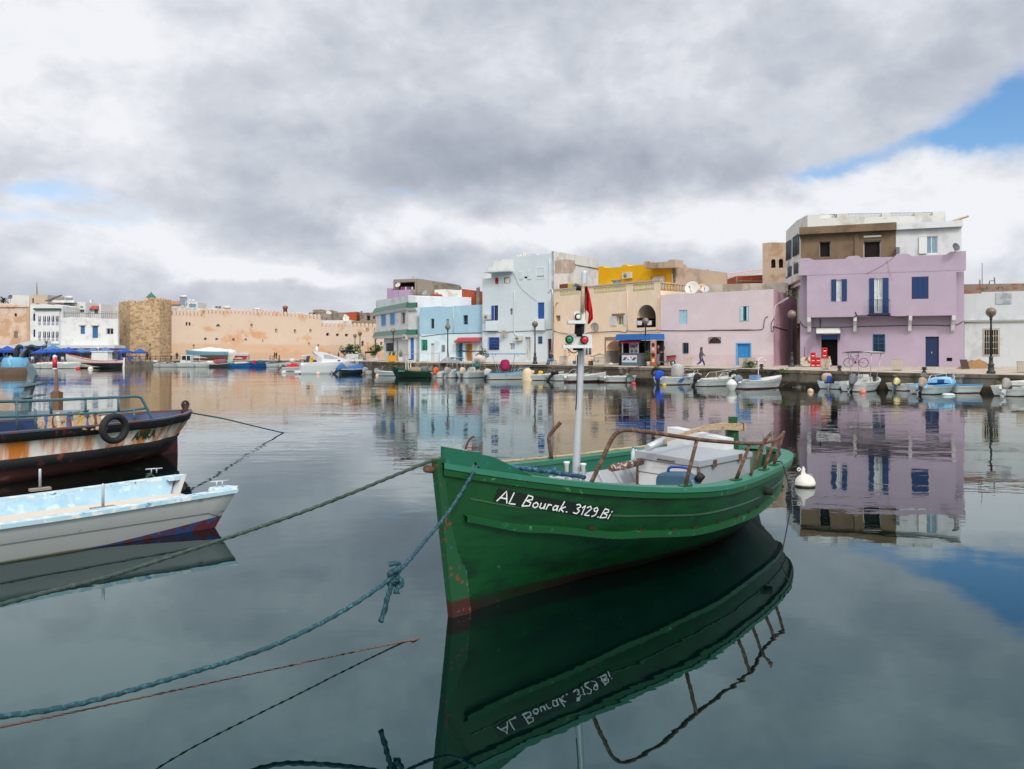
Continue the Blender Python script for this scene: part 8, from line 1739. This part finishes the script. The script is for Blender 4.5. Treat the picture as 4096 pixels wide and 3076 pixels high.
# ---------------------------------------------------------------- red crates, chest, broom, dog
def crate_src():
    t=thing('bottle_crate','x','crate',(0,0,0),0,'red bottle crates by the shop door'); m=paint('red crate plastic','#c40f16',rough=.4); a,b,h=.19,.16,.38
    mb=MB(); mb.box((-a,-b,0),(a,b,.05))
    for z in (.05,.27):
        hh=.14 if z<.1 else .11
        mb.box((-a,-b,z),(a,-b+.02,z+hh)); mb.box((-a,b-.02,z),(a,b,z+hh)); mb.box((-a,-b+.02,z),(-a+.02,b-.02,z+hh)); mb.box((a-.02,-b+.02,z),(a,b-.02,z+hh))
    for x in (-a,a-.1): mb.box((x,-b,.19),(x+.1,-b+.02,.27)); mb.box((x,b-.02,.19),(x+.1,b,.27))
    mb.build('shell',m,t,local=True); mb=MB(); mb.box((-a+.02,-b+.03,.05),(a-.02,b-.03,.33)); mb.build('bottles',M('dark bottles','#1a0d0c',rough=.3),t,local=True); mb=MB(); mb.box((-.1,-b-.006,.09),(.1,-b,.15)); mb.build('white_mark',paint('white crate mark','#d9d5d2'),t,local=True); return t
cr=crate_src(); n=0
pos=lambda x:{'three':'left','two':'middle','four':'right'}[x]
for px,t,k,st in ((3252,.80,3,'left stack'),(3272,.80,2,'short middle stack'),(3298,.84,4,'tall right stack')):
    p=gpt(px,t)
    for i in range(k):
        wd=('bottom','top') if k==2 else ('bottom','middle','top') if k==3 else ('bottom','second lowest','second highest','topmost')
        lb='red bottle crate, %s one of the %s by the shop door'%(wd[i],st); q=p+V((.01*(i%2),0,.385*i))
        if n==0: setup(cr,q,-.3); cr['label']=lb
        else: dup(cr,q,-.3+.05*(i%2),lb)
        n+=1
p=gpt(3221,.80); t=thing('metal_chest','rusty white metal chest against the purple house corner','chest',p,-.3); mr=M('rust blotched white metal','#b9b3a4',rough=.7,col2='#7d4a2a',thr=.55,soft=.04,sc2=3.5,var=.1); mb=MB(); mb.box((-.36,-.3,.03),(.36,.3,.40)); mb.build('body',mr,t,local=True); mb=MB(); mb.box((-.38,-.32,.41),(.38,.32,.78)); mb.build('lid',mr,t,local=True)
mb=MB(); mb.tube([gpt(3218,.9)+V((0,0,.0)),gpt(3218,.9)+V((0,0,1.6))],.022,6); mb.box(tuple(gpt(3218,.9)+V((-.2,-.04,0))),tuple(gpt(3218,.9)+V((.2,.04,.1)))); single(mb,'broom',M_black,'dark broom leaning upright behind the rusty chest','broom')
def dog():
    p=gpt(3317,.86); t=thing('dog','tan and white dog sitting at the dark shop door','dog',p,R(75)); 
    J=[((0,0,.12),.12),((.03,0,.30),.13),((.10,0,.50),.12),((.14,0,.64),.075),((.20,0,.74),.085),((.30,0,.71),.045),((.36,0,.70),.03)]
    E=[(i,i+1) for i in range(6)]
    for sd in (1,-1):
        b=len(J); J+=[((.14,.08*sd,.42),.06),((.17,.08*sd,.22),.04),((.18,.08*sd,.04),.035),((.24,.08*sd,.025),.03)]; E+=[(2,b),(b,b+1),(b+1,b+2),(b+2,b+3)]
        b=len(J); J+=[((.02,.12*sd,.18),.085),((.16,.14*sd,.18),.055),((.04,.14*sd,.06),.045),((.16,.14*sd,.03),.035)]; E+=[(0,b),(b,b+1),(b+1,b+2),(b+2,b+3)]
        b=len(J); J+=[((.17,.06*sd,.80),.03),((.16,.08*sd,.87),.012)]; E+=[(4,b),(b,b+1)]
    b=len(J); J+=[((-.14,.03,.05),.035),((-.30,.08,.04),.02)]; E+=[(0,b),(b,b+1)]
    skin_body('body',J,E,[M('tan dog fur','#9a6a3e',rough=.9,var=.2,sc=6,col2='#d3ccc0',thr=.52,soft=.03,sc2=5)],None,t)
def skin_body(name,J,E,mats,bone,parent,sub=1):
    me=bpy.data.meshes.new(name); me.from_pydata([j[0] for j in J],E,[]); o=bpy.data.objects.new(name,me); COL.objects.link(o)
    sk=o.modifiers.new('skin','SKIN'); sk.use_smooth_shade=True
    if not me.skin_vertices: 
        me.attributes.new('tmp','FLOAT','POINT')
        bpy.context.view_layer.objects.active=o
    lay=me.skin_vertices[0].data if me.skin_vertices else None
    if lay is None: return o
    for i,(c,r) in enumerate(J): r*=1.28 if r>.02 else 1; lay[i].radius=(r,r); lay[i].use_root=(i==0)
    ss=o.modifiers.new('sub','SUBSURF'); ss.levels=sub; ss.render_levels=sub
    dg=bpy.context.evaluated_depsgraph_get(); dg.update(); ev=o.evaluated_get(dg); m2=bpy.data.meshes.new_from_object(ev); 
    bpy.data.objects.remove(o); m2.name=name
    m2.materials.clear()
    for m in mats: m2.materials.append(m)
    if bone:
        for f in m2.polygons:
            c=f.center; best=None
            for a,b,k in bone:
                A=V(J[a][0]);B=V(J[b][0]); d=B-A; u=max(0,min(1,(c-A).dot(d)/max(1e-9,d.length_squared))); e=(c-(A+d*u)).length-.5*(J[a][1]*(1-u)+J[b][1]*u)
                if best is None or e<best[0]: best=(e,k)
            f.material_index=best[1]
    o=bpy.data.objects.new(name,m2); COL.objects.link(o); o.parent=parent; return o
def person(label,loc,rot,pose,top,legs,hair='#1c1512',skin='#a8745a',shoes='#22201e',h=1.74,hood=None,cap=None,fingers=True,group=None):
    t=thing('person',label,'person',loc,rot,group); k=h/1.75
    P_={'stand':dict(hz=.92,l=[(.02,.1,.5),(0,.1,.09)],r=[(.0,-.1,.5),(-.02,-.1,.09)],ae=[(-.03,.25,1.14),(.08,.25,.90)],be=[(-.03,-.25,1.14),(.08,-.25,.90)],lean=0),
        'phone':dict(hz=.92,l=[(.02,.12,.5),(0,.13,.09)],r=[(.0,-.1,.5),(-.02,-.11,.09)],ae=[(-.02,.25,1.15),(.24,.12,1.16)],be=[(-.02,-.25,1.15),(.24,-.10,1.13)],lean=.02),
        'walk':dict(hz=.90,l=[(.20,.1,.53),(.36,.1,.11)],r=[(.02,-.1,.47),(-.34,-.1,.17)],ae=[(.10,.24,1.16),(.28,.22,1.0)],be=[(-.10,-.24,1.14),(-.06,-.24,.86)],lean=.07),
        'sit':dict(hz=.50,l=[(.42,.12,.52),(.40,.12,.09)],r=[(.42,-.10,.52),(.50,-.10,.09)],ae=[(.10,.24,.74),(.30,.10,.68)],be=[(.16,-.2,.76),(.20,-.04,1.02)],lean=.10)}[pose]
    z=P_['hz']; ln=P_['lean']; S=lambda x,y,zz:(x*k,y*k,zz*k)
    J=[(S(0,0,z),.16*k),(S(ln*.4,0,z+.2),.165*k),(S(ln*.9,0,z+.40),.165*k),(S(ln,0,z+.52),.075*k),(S(ln+.02,0,z+.60),.055*k),(S(ln+.035,0,z+.69),.085*k),(S(ln+.03,0,z+.79),.075*k)]
    E=[(0,1),(1,2),(2,3),(3,4),(4,5),(5,6)]; B=[(0,1,1),(1,2,0),(2,3,0),(3,4,2),(4,5,2),(5,6,2)]
    b=len(J); J.append((S(ln+.125,0,z+.685),.018*k)); E.append((5,b)); B.append((5,b,2))
    for sd,kn in ((1,P_['l']),(-1,P_['r'])):
        b=len(J); J+=[(S(.0,.095*sd,z-.04),.115*k),(S(*kn[0]),.08*k),(S(*kn[1]),.06*k),(S(kn[1][0]+.17,kn[1][1],max(.03,kn[1][2]-.06)),.042*k)]; E+=[(0,b),(b,b+1),(b+1,b+2),(b+2,b+3)]; B+=[(0,b,1),(b,b+1,1),(b+1,b+2,1),(b+2,b+3,3)]
    for sd,(el,wr) in ((1,P_['ae']),(-1,P_['be'])):
        b=len(J); J+=[(S(ln,.18*sd,z+.50),.085*k),(S(el[0]+ln,el[1],el[2]),.065*k),(S(wr[0]+ln,wr[1],wr[2]),.042*k)]; E+=[(2,b),(b,b+1),(b+1,b+2)]; B+=[(2,b,0),(b,b+1,0),(b+1,b+2,0)]
        d=(V(J[b+2][0])-V(J[b+1][0])).normalized(); w=V(J[b+2][0]); pm=w+d*.08*k; J.append((tuple(pm),.032*k)); E.append((b+2,b+3)); B.append((b+2,b+3,2))
        if fingers:
            up=V((0,1,0)).cross(d).normalized(); sidev=d.cross(up).normalized()
            for i,l in enumerate((.07,.085,.08,.06)):
                c=len(J); q=pm+sidev*((i-1.5)*.02*k)+d*.02*k; J+=[(tuple(q),.010*k),(tuple(q+d*l*k*.6-up*.012*k),.009*k),(tuple(q+d*l*k-up*.035*k),.008*k)]; E+=[(b+3,c),(c,c+1),(c+1,c+2)]; B+=[(c,c+1,2),(c+1,c+2,2)]
            c=len(J); q=w+d*.04*k+sidev*.03*k; J+=[(tuple(q),.011*k),(tuple(q+d*.04*k+sidev*.02*k),.009*k)]; E+=[(b+2,c),(c,c+1)]; B+=[(c,c+1,2)]
    cl=lambda n,c:M(n+' '+c,c,rough=.85,var=.12,sc=8)
    o=skin_body('body',J,E,[cl('jacket',top),cl('trousers',legs),M('skin '+skin,skin,rough=.55,var=.06),cl('shoes',shoes)],B,t)
    hc=V(S(ln+.015,0,z+.745)); mb=MB()
    if hood: 
        rows=[]
        for i in range(6):
            a=-.6+i*.62; 
        mb.ball(hc+V((-.015,0,-.01)),(.135*k,.125*k,.165*k),12); mb.tube([hc+V((-.06,0,-.1)),hc+V((-.05,0,-.2)),hc+V((-.02,0,-.26))],[.10*k,.11*k,.12*k],8)
        mb.v=[v if (v.x-hc.x)<.065*k or v.z>hc.z+.06*k else V((hc.x+.05*k,v.y,v.z)) for v in mb.v]
        mb.build('hood',cl('jacket',hood),o,local=True)
    else:
        mb.ball(hc+V((-.02,0,.015)),(.108*k,.098*k,.108*k),12); mb.v=[v if (v.x-hc.x)<.03*k or v.z>hc.z+.035*k else V((hc.x+.02*k,v.y*.9,v.z)) for v in mb.v]; mb.build('cap' if cap else 'hair',cl('hair',cap or hair),o,local=True)
    if fingers:
        mb=MB()
        for sd in (1,-1): mb.ball(V(S(ln+.108,.032*sd,z+.715)),.011*k,6)
        mb.build('eyes',M_black,o,local=True); mb=MB(); mb.ball(V(S(ln+.112,0,z+.645)),(.012*k,.028*k,.008*k),6); mb.build('mouth',paint('lip','#7a4038'),o,local=True)
    return t
dog()
pw=gpt(2803,.45); person('man in a grey hooded jacket and blue jeans walking past the pink house',pw,R(-12),'walk','#4a4f58','#26406b',h=77*pw.y/F,hood='#3b4048',shoes='#c9c9c6')
pm=gpt(2630,.35); person('bearded man in a black jacket looking at his hands beside the scooter',pm,R(-25),'phone','#17181b','#66727d',h=85*pm.y/F*1.0,hair='#15100d')
ps=gpt(2203,.12); person('seated man in a dark jacket and jeans with his hand at his face',ps+V((.15,.1,0)),R(200),'sit','#2c2b2c','#5a7590',hair='#4a4440',h=1.72)
t=thing('plastic_chair','blue plastic chair under the seated man','chair',ps+V((.22,.12,0)),R(110)); mcx=paint('blue plastic chair','#2a5f9a')
mb=MB(); mb.box((-.25,-.25,.40),(.25,.25,.44)); mb.build('seat',mcx,t,local=True); mb=MB(); mb.hexa([V((-.25,.22,.46)),V((.25,.22,.46)),V((.25,.25,.46)),V((-.25,.25,.46)),V((-.24,.30,.9)),V((.24,.30,.9)),V((.24,.33,.9)),V((-.24,.33,.9))]); mb.build('backrest',mcx,t,local=True)
for a in (-.22,.22):
    for b in (-.22,.22): mb=MB(); mb.tube([(a*1.1,b*1.1,0),(a,b,.42)],.022,5); mb.build('leg',mcx,t,local=True)
for px,yt,yb,D,top,legs,pose,lb,zb in ((886,1407,1438,160,'#1b1c20','#1d1e22','stand','tall person in black standing beside the blue brown boat on the far quay',1.15),(848,1411,1434,163,'#2a2020','#22232a','stand','person in dark clothes with long hair behind the blue brown boat',1.3),(866,1410,1434,165,'#8a2a35','#2a2a30','stand','person in a red top behind the blue brown boat',1.3),(858,1416,1434,164,'#2a3448','#22242a','sit','person in dark blue sitting low behind the blue brown boat',1.6),(708,1410,1431,166,'#23304a','#2a2a2e','stand','person in a blue jacket walking by the left end of the fortress',1.15),(589,1412,1431,158,'#6a2a30','#2a2626','stand','person in a dark red coat below the stone tower',1.15),(686,1413,1431,168,'#b9b3b0','#3a3a3e','stand','person in a pale top at the tower corner',1.15),(1099,1409,1432,172,'#17181c','#22252a','stand','person in black at the top of the quay steps, left of a pair',1.2),(1106,1410,1432,173,'#2a2622','#1f2226','stand','person in black at the top of the quay steps, right of a pair',1.2),(1354,1411,1433,182,'#1f1f22','#5a5048','stand','person in a long dark coat before the fortress near the clipped trees',1.15),(1317,1410,1432,186,'#1c1c20','#22222a','stand','person in black half hidden behind the cruiser bow',1.15)):
    p=P(px,1430,D); p.z=zb; person(lb,p,R(random.uniform(0,360)),pose,top,legs,h=max(1.6,min(1.82,(yb-yt)*D/F)),fingers=False,hair='#17120f')
for px,D,top,lb,pose in ((41,144,'#b9b5b0','person in a white jumper sitting at the left cafe tables','sit'),(28,144.5,'#2f6a3a','person in green sitting at the left cafe tables','sit'),(147,143,'#1c1d22','person in black sitting under the parasols left of the beacon','sit'),(202,143,'#1d4f9c','person in bright blue under the parasols, left of two above the beacon','stand'),(211,143.5,'#2a62ac','person in bright blue under the parasols, right of two above the beacon','stand'),(301,144,'#5a3a2a','person in brown sitting behind the red boat bow','sit'),(360,144,'#9a7448','person in tan sitting behind the white wheelhouse','sit')):
    p=P(px,1430,D); p.z=.95; person(lb,p,R(random.uniform(200,340)),pose,top,'#2a2e38',fingers=False)
# ---------------------------------------------------------------- bicycle
def bicycle():
    p=gpt(3394,.78); t=thing('bicycle','grey bicycle with a red fork leaning by the shop door','bicycle',p,-.36); r=.345; wb=1.10
    def wheel(x):
        mb=MB(); mb.tube([(x+r*math.cos(a*math.pi/14),0,r+r*math.sin(a*math.pi/14)) for a in range(28)],.022,6,closed=True); w=mb.build('wheel',M_tyre,t,local=True)
        mb=MB(); mb.tube([(x+.93*r*math.cos(a*math.pi/14),0,r+.93*r*math.sin(a*math.pi/14)) for a in range(28)],.012,5,closed=True); mb.build('rim',M_stainless,w,local=True); mb=MB()
        for a in range(12): mb.tube([(x,0,r),(x+.92*r*math.cos(a*.5236),.0,r+.92*r*math.sin(a*.5236))],.003,3)
        mb.lathe([(.03,-.05),(.03,.05)],(x,0,r),8,axis=(0,1,0)); mb.build('spokes',M_stainless,w,local=True)
    wheel(0); wheel(wb); mg=paint('grey bike frame','#5a6070'); mrd=paint('red bike paint','#b5161c')
    mb=MB(); mb.tube([(.17,0,.86),(.50,0,.42)],.03,7); mb.tube([(.50,0,.36),(.58,0,.70)],.025,7); mb.tube([(.2,0,.80),(.56,0,.60)],.022,7); mb.build('frame',mg,t,local=True)
    mb=MB(); mb.tube([(.5,.03,.38),(wb,.05,r)],.018,6); mb.tube([(.5,-.03,.38),(wb,-.05,r)],.018,6); mb.tube([(.57,.03,.60),(wb,.05,r)],.016,6); mb.tube([(.57,-.03,.60),(wb,-.05,r)],.016,6); mb.build('rear_frame',mrd,t,local=True)
    mb=MB(); mb.tube([(.16,.04,.72),(0,.05,r)],.02,6); mb.tube([(.16,-.04,.72),(0,-.05,r)],.02,6); mb.build('fork',mrd,t,local=True)
    mb=MB(); mb.tube([(.17,0,.80),(.14,0,1.0)],.02,6); mb.tube([(.2,-.28,1.04),(.14,-.12,1.0),(.14,.12,1.0),(.2,.28,1.04)],.015,6); mb.build('handlebar',M_black,t,local=True)
    mb=MB(); mb.tube([(.58,0,.66),(.62,0,.90)],.016,6); mb.hexa([V((.48,-.03,.90)),V((.78,-.08,.91)),V((.78,.08,.91)),V((.48,.03,.90)),V((.48,-.03,.93)),V((.78,-.08,.95)),V((.78,.08,.95)),V((.48,.03,.93))]); mb.build('saddle',M_black,t,local=True)
    mb=MB(); mb.lathe([(.09,-.01),(.09,.01)],(.5,-.05,.36),12,axis=(0,1,0)); mb.tube([(.5,-.08,.36),(.58,-.08,.22)],.012,5); mb.tube([(.5,.08,.36),(.42,.08,.50)],.012,5); mb.build('crank',M_black,t,local=True)
bicycle()
def scooter():
    p=gpt(2664,.62); t=thing('motor_scooter','red and grey motor scooter parked at the pink house corner','scooter',p,-.55); k=.98; mrd=paint('red scooter paint','#a8142a',rough=.25); mg=paint('grey scooter paint','#6a6865',rough=.3)
    for x in (-.62,.62):
        mb=MB(); mb.tube([(x+.20*math.cos(a*math.pi/10),0,.25+.20*math.sin(a*math.pi/10)) for a in range(20)],.055,7,closed=True); w=mb.build('wheel',M_tyre,t,local=True); mb=MB(); mb.lathe([(.14,-.05),(.15,0),(.14,.05)],(x,0,.25),10,axis=(0,1,0)); mb.build('rim',M_alu,w,local=True)
    mb=MB(); mb.sheet([[V((x,y*w,z)) for y in (-1,-.6,0,.6,1)] for x,w,z in ((-.72,.10,.28),(-.70,.16,.50),(-.58,.20,.85),(-.50,.19,1.0))],0,True); mb.hexa([V((-.55,-.2,.28)),V((.2,-.2,.28)),V((.2,.2,.28)),V((-.55,.2,.28)),V((-.55,-.2,.36)),V((.2,-.2,.38)),V((.2,.2,.38)),V((-.55,.2,.36))]); mb.hexa([V((.05,-.17,.3)),V((.7,-.15,.42)),V((.7,.15,.42)),V((.05,.17,.3)),V((.1,-.18,.55)),V((.85,-.14,.62)),V((.85,.14,.62)),V((.1,.18,.55))]); mb.build('body_panel',mg,t,local=True)
    mb=MB(); mb.hexa([V((.1,-.17,.55)),V((.85,-.14,.62)),V((.85,.14,.62)),V((.1,.17,.55)),V((.12,-.15,.74)),V((.92,-.10,.82)),V((.92,.10,.82)),V((.12,.15,.74))]); mb.build('tail_panel',mrd,t,local=True)
    mb=MB(); mb.hexa([V((.05,-.14,.75)),V((.85,-.13,.82)),V((.85,.13,.82)),V((.05,.14,.75)),V((.05,-.12,.84)),V((.85,-.11,.93)),V((.85,.11,.93)),V((.05,.12,.84))]); mb.build('seat',M_black,t,local=True)
    mb=MB(); mb.tube([(-.5,0,.98),(-.46,0,1.1)],.04,6); mb.tube([(-.36,-.34,1.12),(-.46,-.1,1.1),(-.46,.1,1.1),(-.36,.34,1.12)],.022,6); mb.tube([(-.42,-.25,1.12),(-.46,-.3,1.28)],.012,5); mb.ball((-.48,-.31,1.31),(.015,.06,.04),6); mb.build('handlebar',M_black,t,local=True); mb=MB(); mb.ball((-.6,0,.98),(.06,.1,.08),8); mb.build('headlight',M_stainless,t,local=True); mb=MB(); mb.tube([(.1,.05,.3),(.16,.1,.0)],.02,5); mb.build('stand',M_black,t,local=True)
scooter()
# ---------------------------------------------------------------- kiosk and poster
def kiosk():
    f=Fac((2486,1455,74.2),(2624,1459,71.0),0); f=Fac((2486,1455,72.6),(2624,1459,69.6)); t=thing('snack_kiosk','small snack kiosk with a blue canopy and pictures of sweets on its counter','kiosk',f.at(f.w/2,f.gz)); z=lambda y,x=2550:f.uz(x,y)[1]; g=1.42
    R_=lambda x0,y0,x1,y1:f.rect(*T(4,x0,y0,x1,y1))
    mb=MB(); r=R_(815,955,1190,1018); mb.hexa([f.at(r[0],r[1],.8),f.at(r[2],r[1],.8),f.at(r[2],r[1],-1.2),f.at(r[0],r[1],-1.2),f.at(r[0]+.05,r[3],.7),f.at(r[2]-.05,r[3],.7),f.at(r[2]-.05,r[3],-1.2),f.at(r[0]+.05,r[3],-1.2)]); mb.build('canopy',M('blue kiosk canopy','#1a5fa8',rough=.6,var=.08),t)
    mb=MB(); r=R_(848,1022,1070,1048); n=12; mb.sheet([[f.at(r[0]+(r[2]-r[0])*i/n,r[3],.45) for i in range(n+1)],[f.at(r[0]+(r[2]-r[0])*i/n,r[1]-.06*(i%2),.7) for i in range(n+1)]],0,False); mb.build('red_valance',paint('red valance','#b5202a'),t)
    r=R_(858,1165,1075,1268); mb=MB(); fbox(mb,f,r[0],g-.1,r[2],r[3],-.6,.5); fbox(mb,f,r[0]-.03,r[3],r[2]+.03,r[3]+.06,-.65,.55); mb.build('counter',paint('grey kiosk counter','#5d6266'),t)
    q=R_(866,1180,1025,1258); mb=MB(); fbox(mb,f,*q,.5,.515); cp=mb.build('picture_panel',M('pale pink panel','#d3c3d3',rough=.4,zsplit=[(q[1]+.35*(q[3]-q[1]),'#a9cfe0')],zs=.08),t)
    mb=MB(); w=q[2]-q[0]; h=q[3]-q[1]
    for i,(u,v) in enumerate(((.2,.5),(.52,.55),(.82,.5))):
        c=f.at(q[0]+w*u,q[1]+h*v,.517); mb.lathe([(w*.075,0),(w*.075,.012),(w*.05,.016)],c,10,1 if i==1 else 0,axis=tuple(f.n))
        for k in (-1,1): mb.obox(c+f.u*(w*.09*k)+V((0,0,h*.12*k)),f.u*w*.04,V((0,0,h*.10)),f.n*.008,0)
    mb.build('sweet_pictures',[paint('purple brown picture','#5a3a63'),paint('white picture','#e0dbe0')],cp)
    q=R_(895,1042,1000,1160); mb=MB(); fbox(mb,f,*q,-.1,-.08); bp=mb.build('back_picture',paint('pale back panel','#c3bcc8'),t); mb=MB(); w=q[2]-q[0]; h=q[3]-q[1]
    for u,v in ((.25,.65),(.5,.6),(.78,.7),(.3,.2),(.7,.2)): mb.tube(arcpts(f.at(q[0]+w*u,q[1]+h*v,-.07),w*.09,0,5.8,10,f.u),w*.03,5,closed=True)
    mb.build('sweet_pictures',[paint('dark picture rings','#3a2a3c')],bp)
    mb=MB(); fbox(mb,f,R_(828,1018,1180,1100)[0],g,R_(828,1018,1180,1100)[2],z(1362),-1.25,-1.15); r=R_(828,1018,835,1100); fbox(mb,f,r[0],g,r[0]+.06,z(1362),-1.2,.5); mb.build('back_wall',M('dark kiosk wall','#2b2a2e',rough=.8,col2='#6f5a34',thr=.56,sc2=1.2),t)
    mb=MB(); r=R_(1078,1030,1130,1250); fbox(mb,f,r[0],r[1],r[2],r[3],-.3,-.25); mb.build('blue_board',paint('blue kiosk board','#16345f'),t)
    for x in (862,1030): r=R_(x,1045,x+9,1165); mb=MB(); fbox(mb,f,*r,.42,.48); mb.build('post',M_stainless,t)
    f2=Fac((2602,1458,68.9),(2624,1459,68.4)); pt=thing('poster_stand','tall pink poster stand with pictures of ice cream beside the kiosk','poster',f2.at(f2.w/2,1.4)); r=f2.rect(*T(4,1130,1012,1188,1275)); mb=MB(); fbox(mb,f2,r[0],1.4,r[2],r[3],-.06,0); bd=mb.build('board',M('pink poster','#c98f80',rough=.4,zsplit=[(2.5,'#c06a4a'),(2.0,'#b5543a')],zs=.1,var=.1),pt)
    mb=MB(); w=r[2]-r[0]
    for v,s_,m_ in ((.80,.3,0),(.62,.25,1),(.42,.33,0),(.2,.3,1),(.92,.2,2)):
        c=f2.at(r[0]+w*.5,1.4+(r[3]-1.4)*v,.002); mb.lathe([(w*s_,0),(w*s_*.9,.012),(w*s_*.4,.018)],c,10,m_,axis=tuple(f2.n))
    mb.build('ice_cream_pictures',[paint('chocolate picture','#4a2218'),paint('cream picture','#d9c3a8'),paint('green picture top','#a9c3a0')],bd)
kiosk()
p=gpt(2594,.30); t=thing('flower_pot','white pot with a yellow green shrub between kiosk and poster','plant pot',p); mb=MB(); mb.lathe([(.13,0),(.17,.38),(.18,.40),(.15,.40),(.14,.36)],(0,0,0),10); mb.build('pot',paint('white pot','#d0cec8'),t,local=True); leafy('x','x',p+V((0,0,.85)),.32,.5,M('yellow green leaf','#4f6a26'),240,seed=14,leaf=.08,t=t)
# remaining quay odds and ends
mb=MB(); rows=[]; rnd=random.Random(4); p0=gpt(1800,.12); 
for i in range(13):
    a=i/12; rows.append([p0+V((-1.1+2.2*a+.0*j,-.5+1.0*j/6,.02+.55*math.sin(math.pi*a)**.7*math.sin(math.pi*j/6)*(1+.35*rnd.uniform(-1,1)))) for j in range(7)])
mb.sheet(rows); single(mb,'net_heap',M('grey fishing net','#7f8488',rough=.95,var=.35,sc=10,col2='#8f5a4a',thr=.66,sc2=2),'heap of grey fishing nets on the quay before the light blue house','net')
p0=gpt(1918,.15); t=MB(); t.ball((0,0,.42),(.62,.5,.48),12,0,jit=.22,rnd=random.Random(8)); single(t,'white_sack',M('crumpled white sack','#c6c2bb',rough=.9,var=.15,sc=5),'large crumpled white sack on the quay beside the beige planter','sack',loc=p0)
p0=gpt(3905,.75); mb=MB(); rows=[]; rnd=random.Random(6)
for i in range(15): rows.append([V((-1.5+3.0*i/14,-.7+1.4*j/8,.72*max(0,math.sin(math.pi*i/14)**1.2*math.sin(math.pi*j/8))*(1+.12*rnd.uniform(-1,1)))) for j in range(9)])
mb.sheet(rows); single(mb,'sand_pile',M('orange sand','#8a6a45',rough=.95,var=.2,sc=5),'pile of orange sand against the white wall at the right','sand pile',loc=p0)
p0=gpt(3862,.65); mb=MB(); mb.hexa([V((-.25,0,0)),V((.3,-.05,0)),V((.3,0,.0)),V((-.25,.05,0)),V((-.35,.1,.75)),V((.15,.05,.75)),V((.15,.1,.75)),V((-.35,.15,.75))]); single(mb,'dark_board',paint('dark brown board','#3b2a22'),'dark brown board leaning at the sand pile','board',loc=p0)
p0=gpt(4098,.25)+V((-.1,-.5,.5)); 
for px,t,r,cl,nm,lb in ((2444,.22,.16,'#b9b2ac','stone_ball','pale round stone on the quay right of the green sheet planter'),(2363,.2,.22,'#5a4638','rusty_drum','short rusty drum on the quay left of the green sheet planter')):
    p=gpt(px,t); mb=MB()
    if nm=='stone_ball': mb.ball((0,0,r*.8),(r*1.5,r,r),10,0,jit=.1)
    else: mb.lathe([(r,0),(r*1.02,.05),(r*.96,.2),(r*1.02,.38),(r*.9,.42),(r*.88,.36)],(0,0,0),12)
    single(mb,nm,M(nm,cl,rough=.9,var=.2),lb,'stone' if nm=='stone_ball' else 'drum',loc=p)
o,p,a,b,h=PL6; mb=MB(); rnd=random.Random(5); rows=[]
for i in range(9): rows.append([V((-.95+1.5*i/8,-.35+.7*j/4,h+.03+max(0,.32*(1-abs(i-5)/4.5))*(1-.2*abs(j-2))+.03*rnd.uniform(-1,1))) for j in range(5)])
mb.sheet(rows,0,False); single(mb,'green_sheet',cloth('#5d7f5a'),'green sheet draped over the wide planter at the tunnel','sheet',loc=p,rot=-.5)
mb=MB(); q=[[(0,.8),(.1,.2),(.4,.1),(.5,.5),(.3,.7),(.3,.4)],[(.7,.9),(.7,.3),(1.1,.2)],[(1.3,.5),(1.35,.2),(1.6,.2),(1.65,.6)],[(1.5,.8),(1.52,.85)]]
letter_mesh(mb,[[(x/1.7,y) for x,y in s] for s in q],lambda u,v:(V((-.75+u*.8,-b*.975-.006,.25+v*.45)),V((0,-1,0))),.04); mb.build('graffiti',M_black,o,local=True)
p=gpt(2298,.55); t=thing('blue_bucket','blue bucket with a yellow brush by the peach wall','bucket',p); mb=MB(); mb.lathe([(.14,0),(.2,.3),(.21,.31),(.18,.29)],(0,0,0),10); mb.build('bucket_body',paint('blue bucket','#3f86b8'),t,local=True); mb=MB(); mb.tube([(.05,0,.1),(.1,0,.8)],.03,5); mb.build('brush',paint('yellow brush','#a08a2a'),t,local=True)
p=gpt(2342,.3); t=thing('metal_stand','thin white metal stand on the quay behind the mast','stand',p); mb=MB(); mb.tube([(-.05,0,0),(-.05,0,2.1)],.03,5); mb.tube([(.25,0,0),(.25,0,2.1)],.03,5); mb.tube([(-.2,0,2.1),(.35,0,2.1)],.03,5); mb.build('frame',M_wfr,t,local=True)
t=thing('step_railing','brown railing of the quay steps below the fortress','railing',P(1100,1440,158)); mb=MB(); a=[P(1080,1424,158),P(1088,1422,158),P(1118,1440,157),P(1122,1430,158)]
mb.tube([P(1079,1444,158),a[0],P(1092,1424,158),P(1116,1440,157)],.06,5); mb.tube([P(1092,1424,158),P(1092,1444,158)],.06,5); mb.tube([P(1079,1432,158),P(1112,1447,157)],.05,5); mb.tube([P(1117,1420,158),P(1117,1444,158)],.12,6); mb.build('rails',M_rust,t)
mb=MB(); q=P(978,1432,166); mb.box((-.95,-.4,0),(.95,.4,1.0)); single(mb,'stone_block',M('grey beige block','#9d907f',rough=.9,var=.1),'grey beige stone block on the far quay','block',loc=V((q.x,q.y,1.16)))
t=thing('garden_swing','dark canopied seat between the clipped trees','bench',V((P(1477,1430,112).x,112,1.5))); mb=MB(); mb.hexa([V((-.6,-.4,1.0)),V((.6,-.4,1.0)),V((.6,.4,1.0)),V((-.6,.4,1.0)),V((-.5,-.4,1.25)),V((.6,-.4,1.3)),V((.6,.4,1.3)),V((-.5,.4,1.25))]); mb.build('canopy',cloth('#1c2438'),t,local=True); mb=MB(); mb.box((-.6,-.3,.4),(.6,.3,.48)); mb.build('seat',M_bwin,t,local=True)
for x in (-.55,.55): mb=MB(); mb.tube([(x,.2,0),(x,.2,1.0)],.03,5); mb.build('post',M_black,t,local=True)
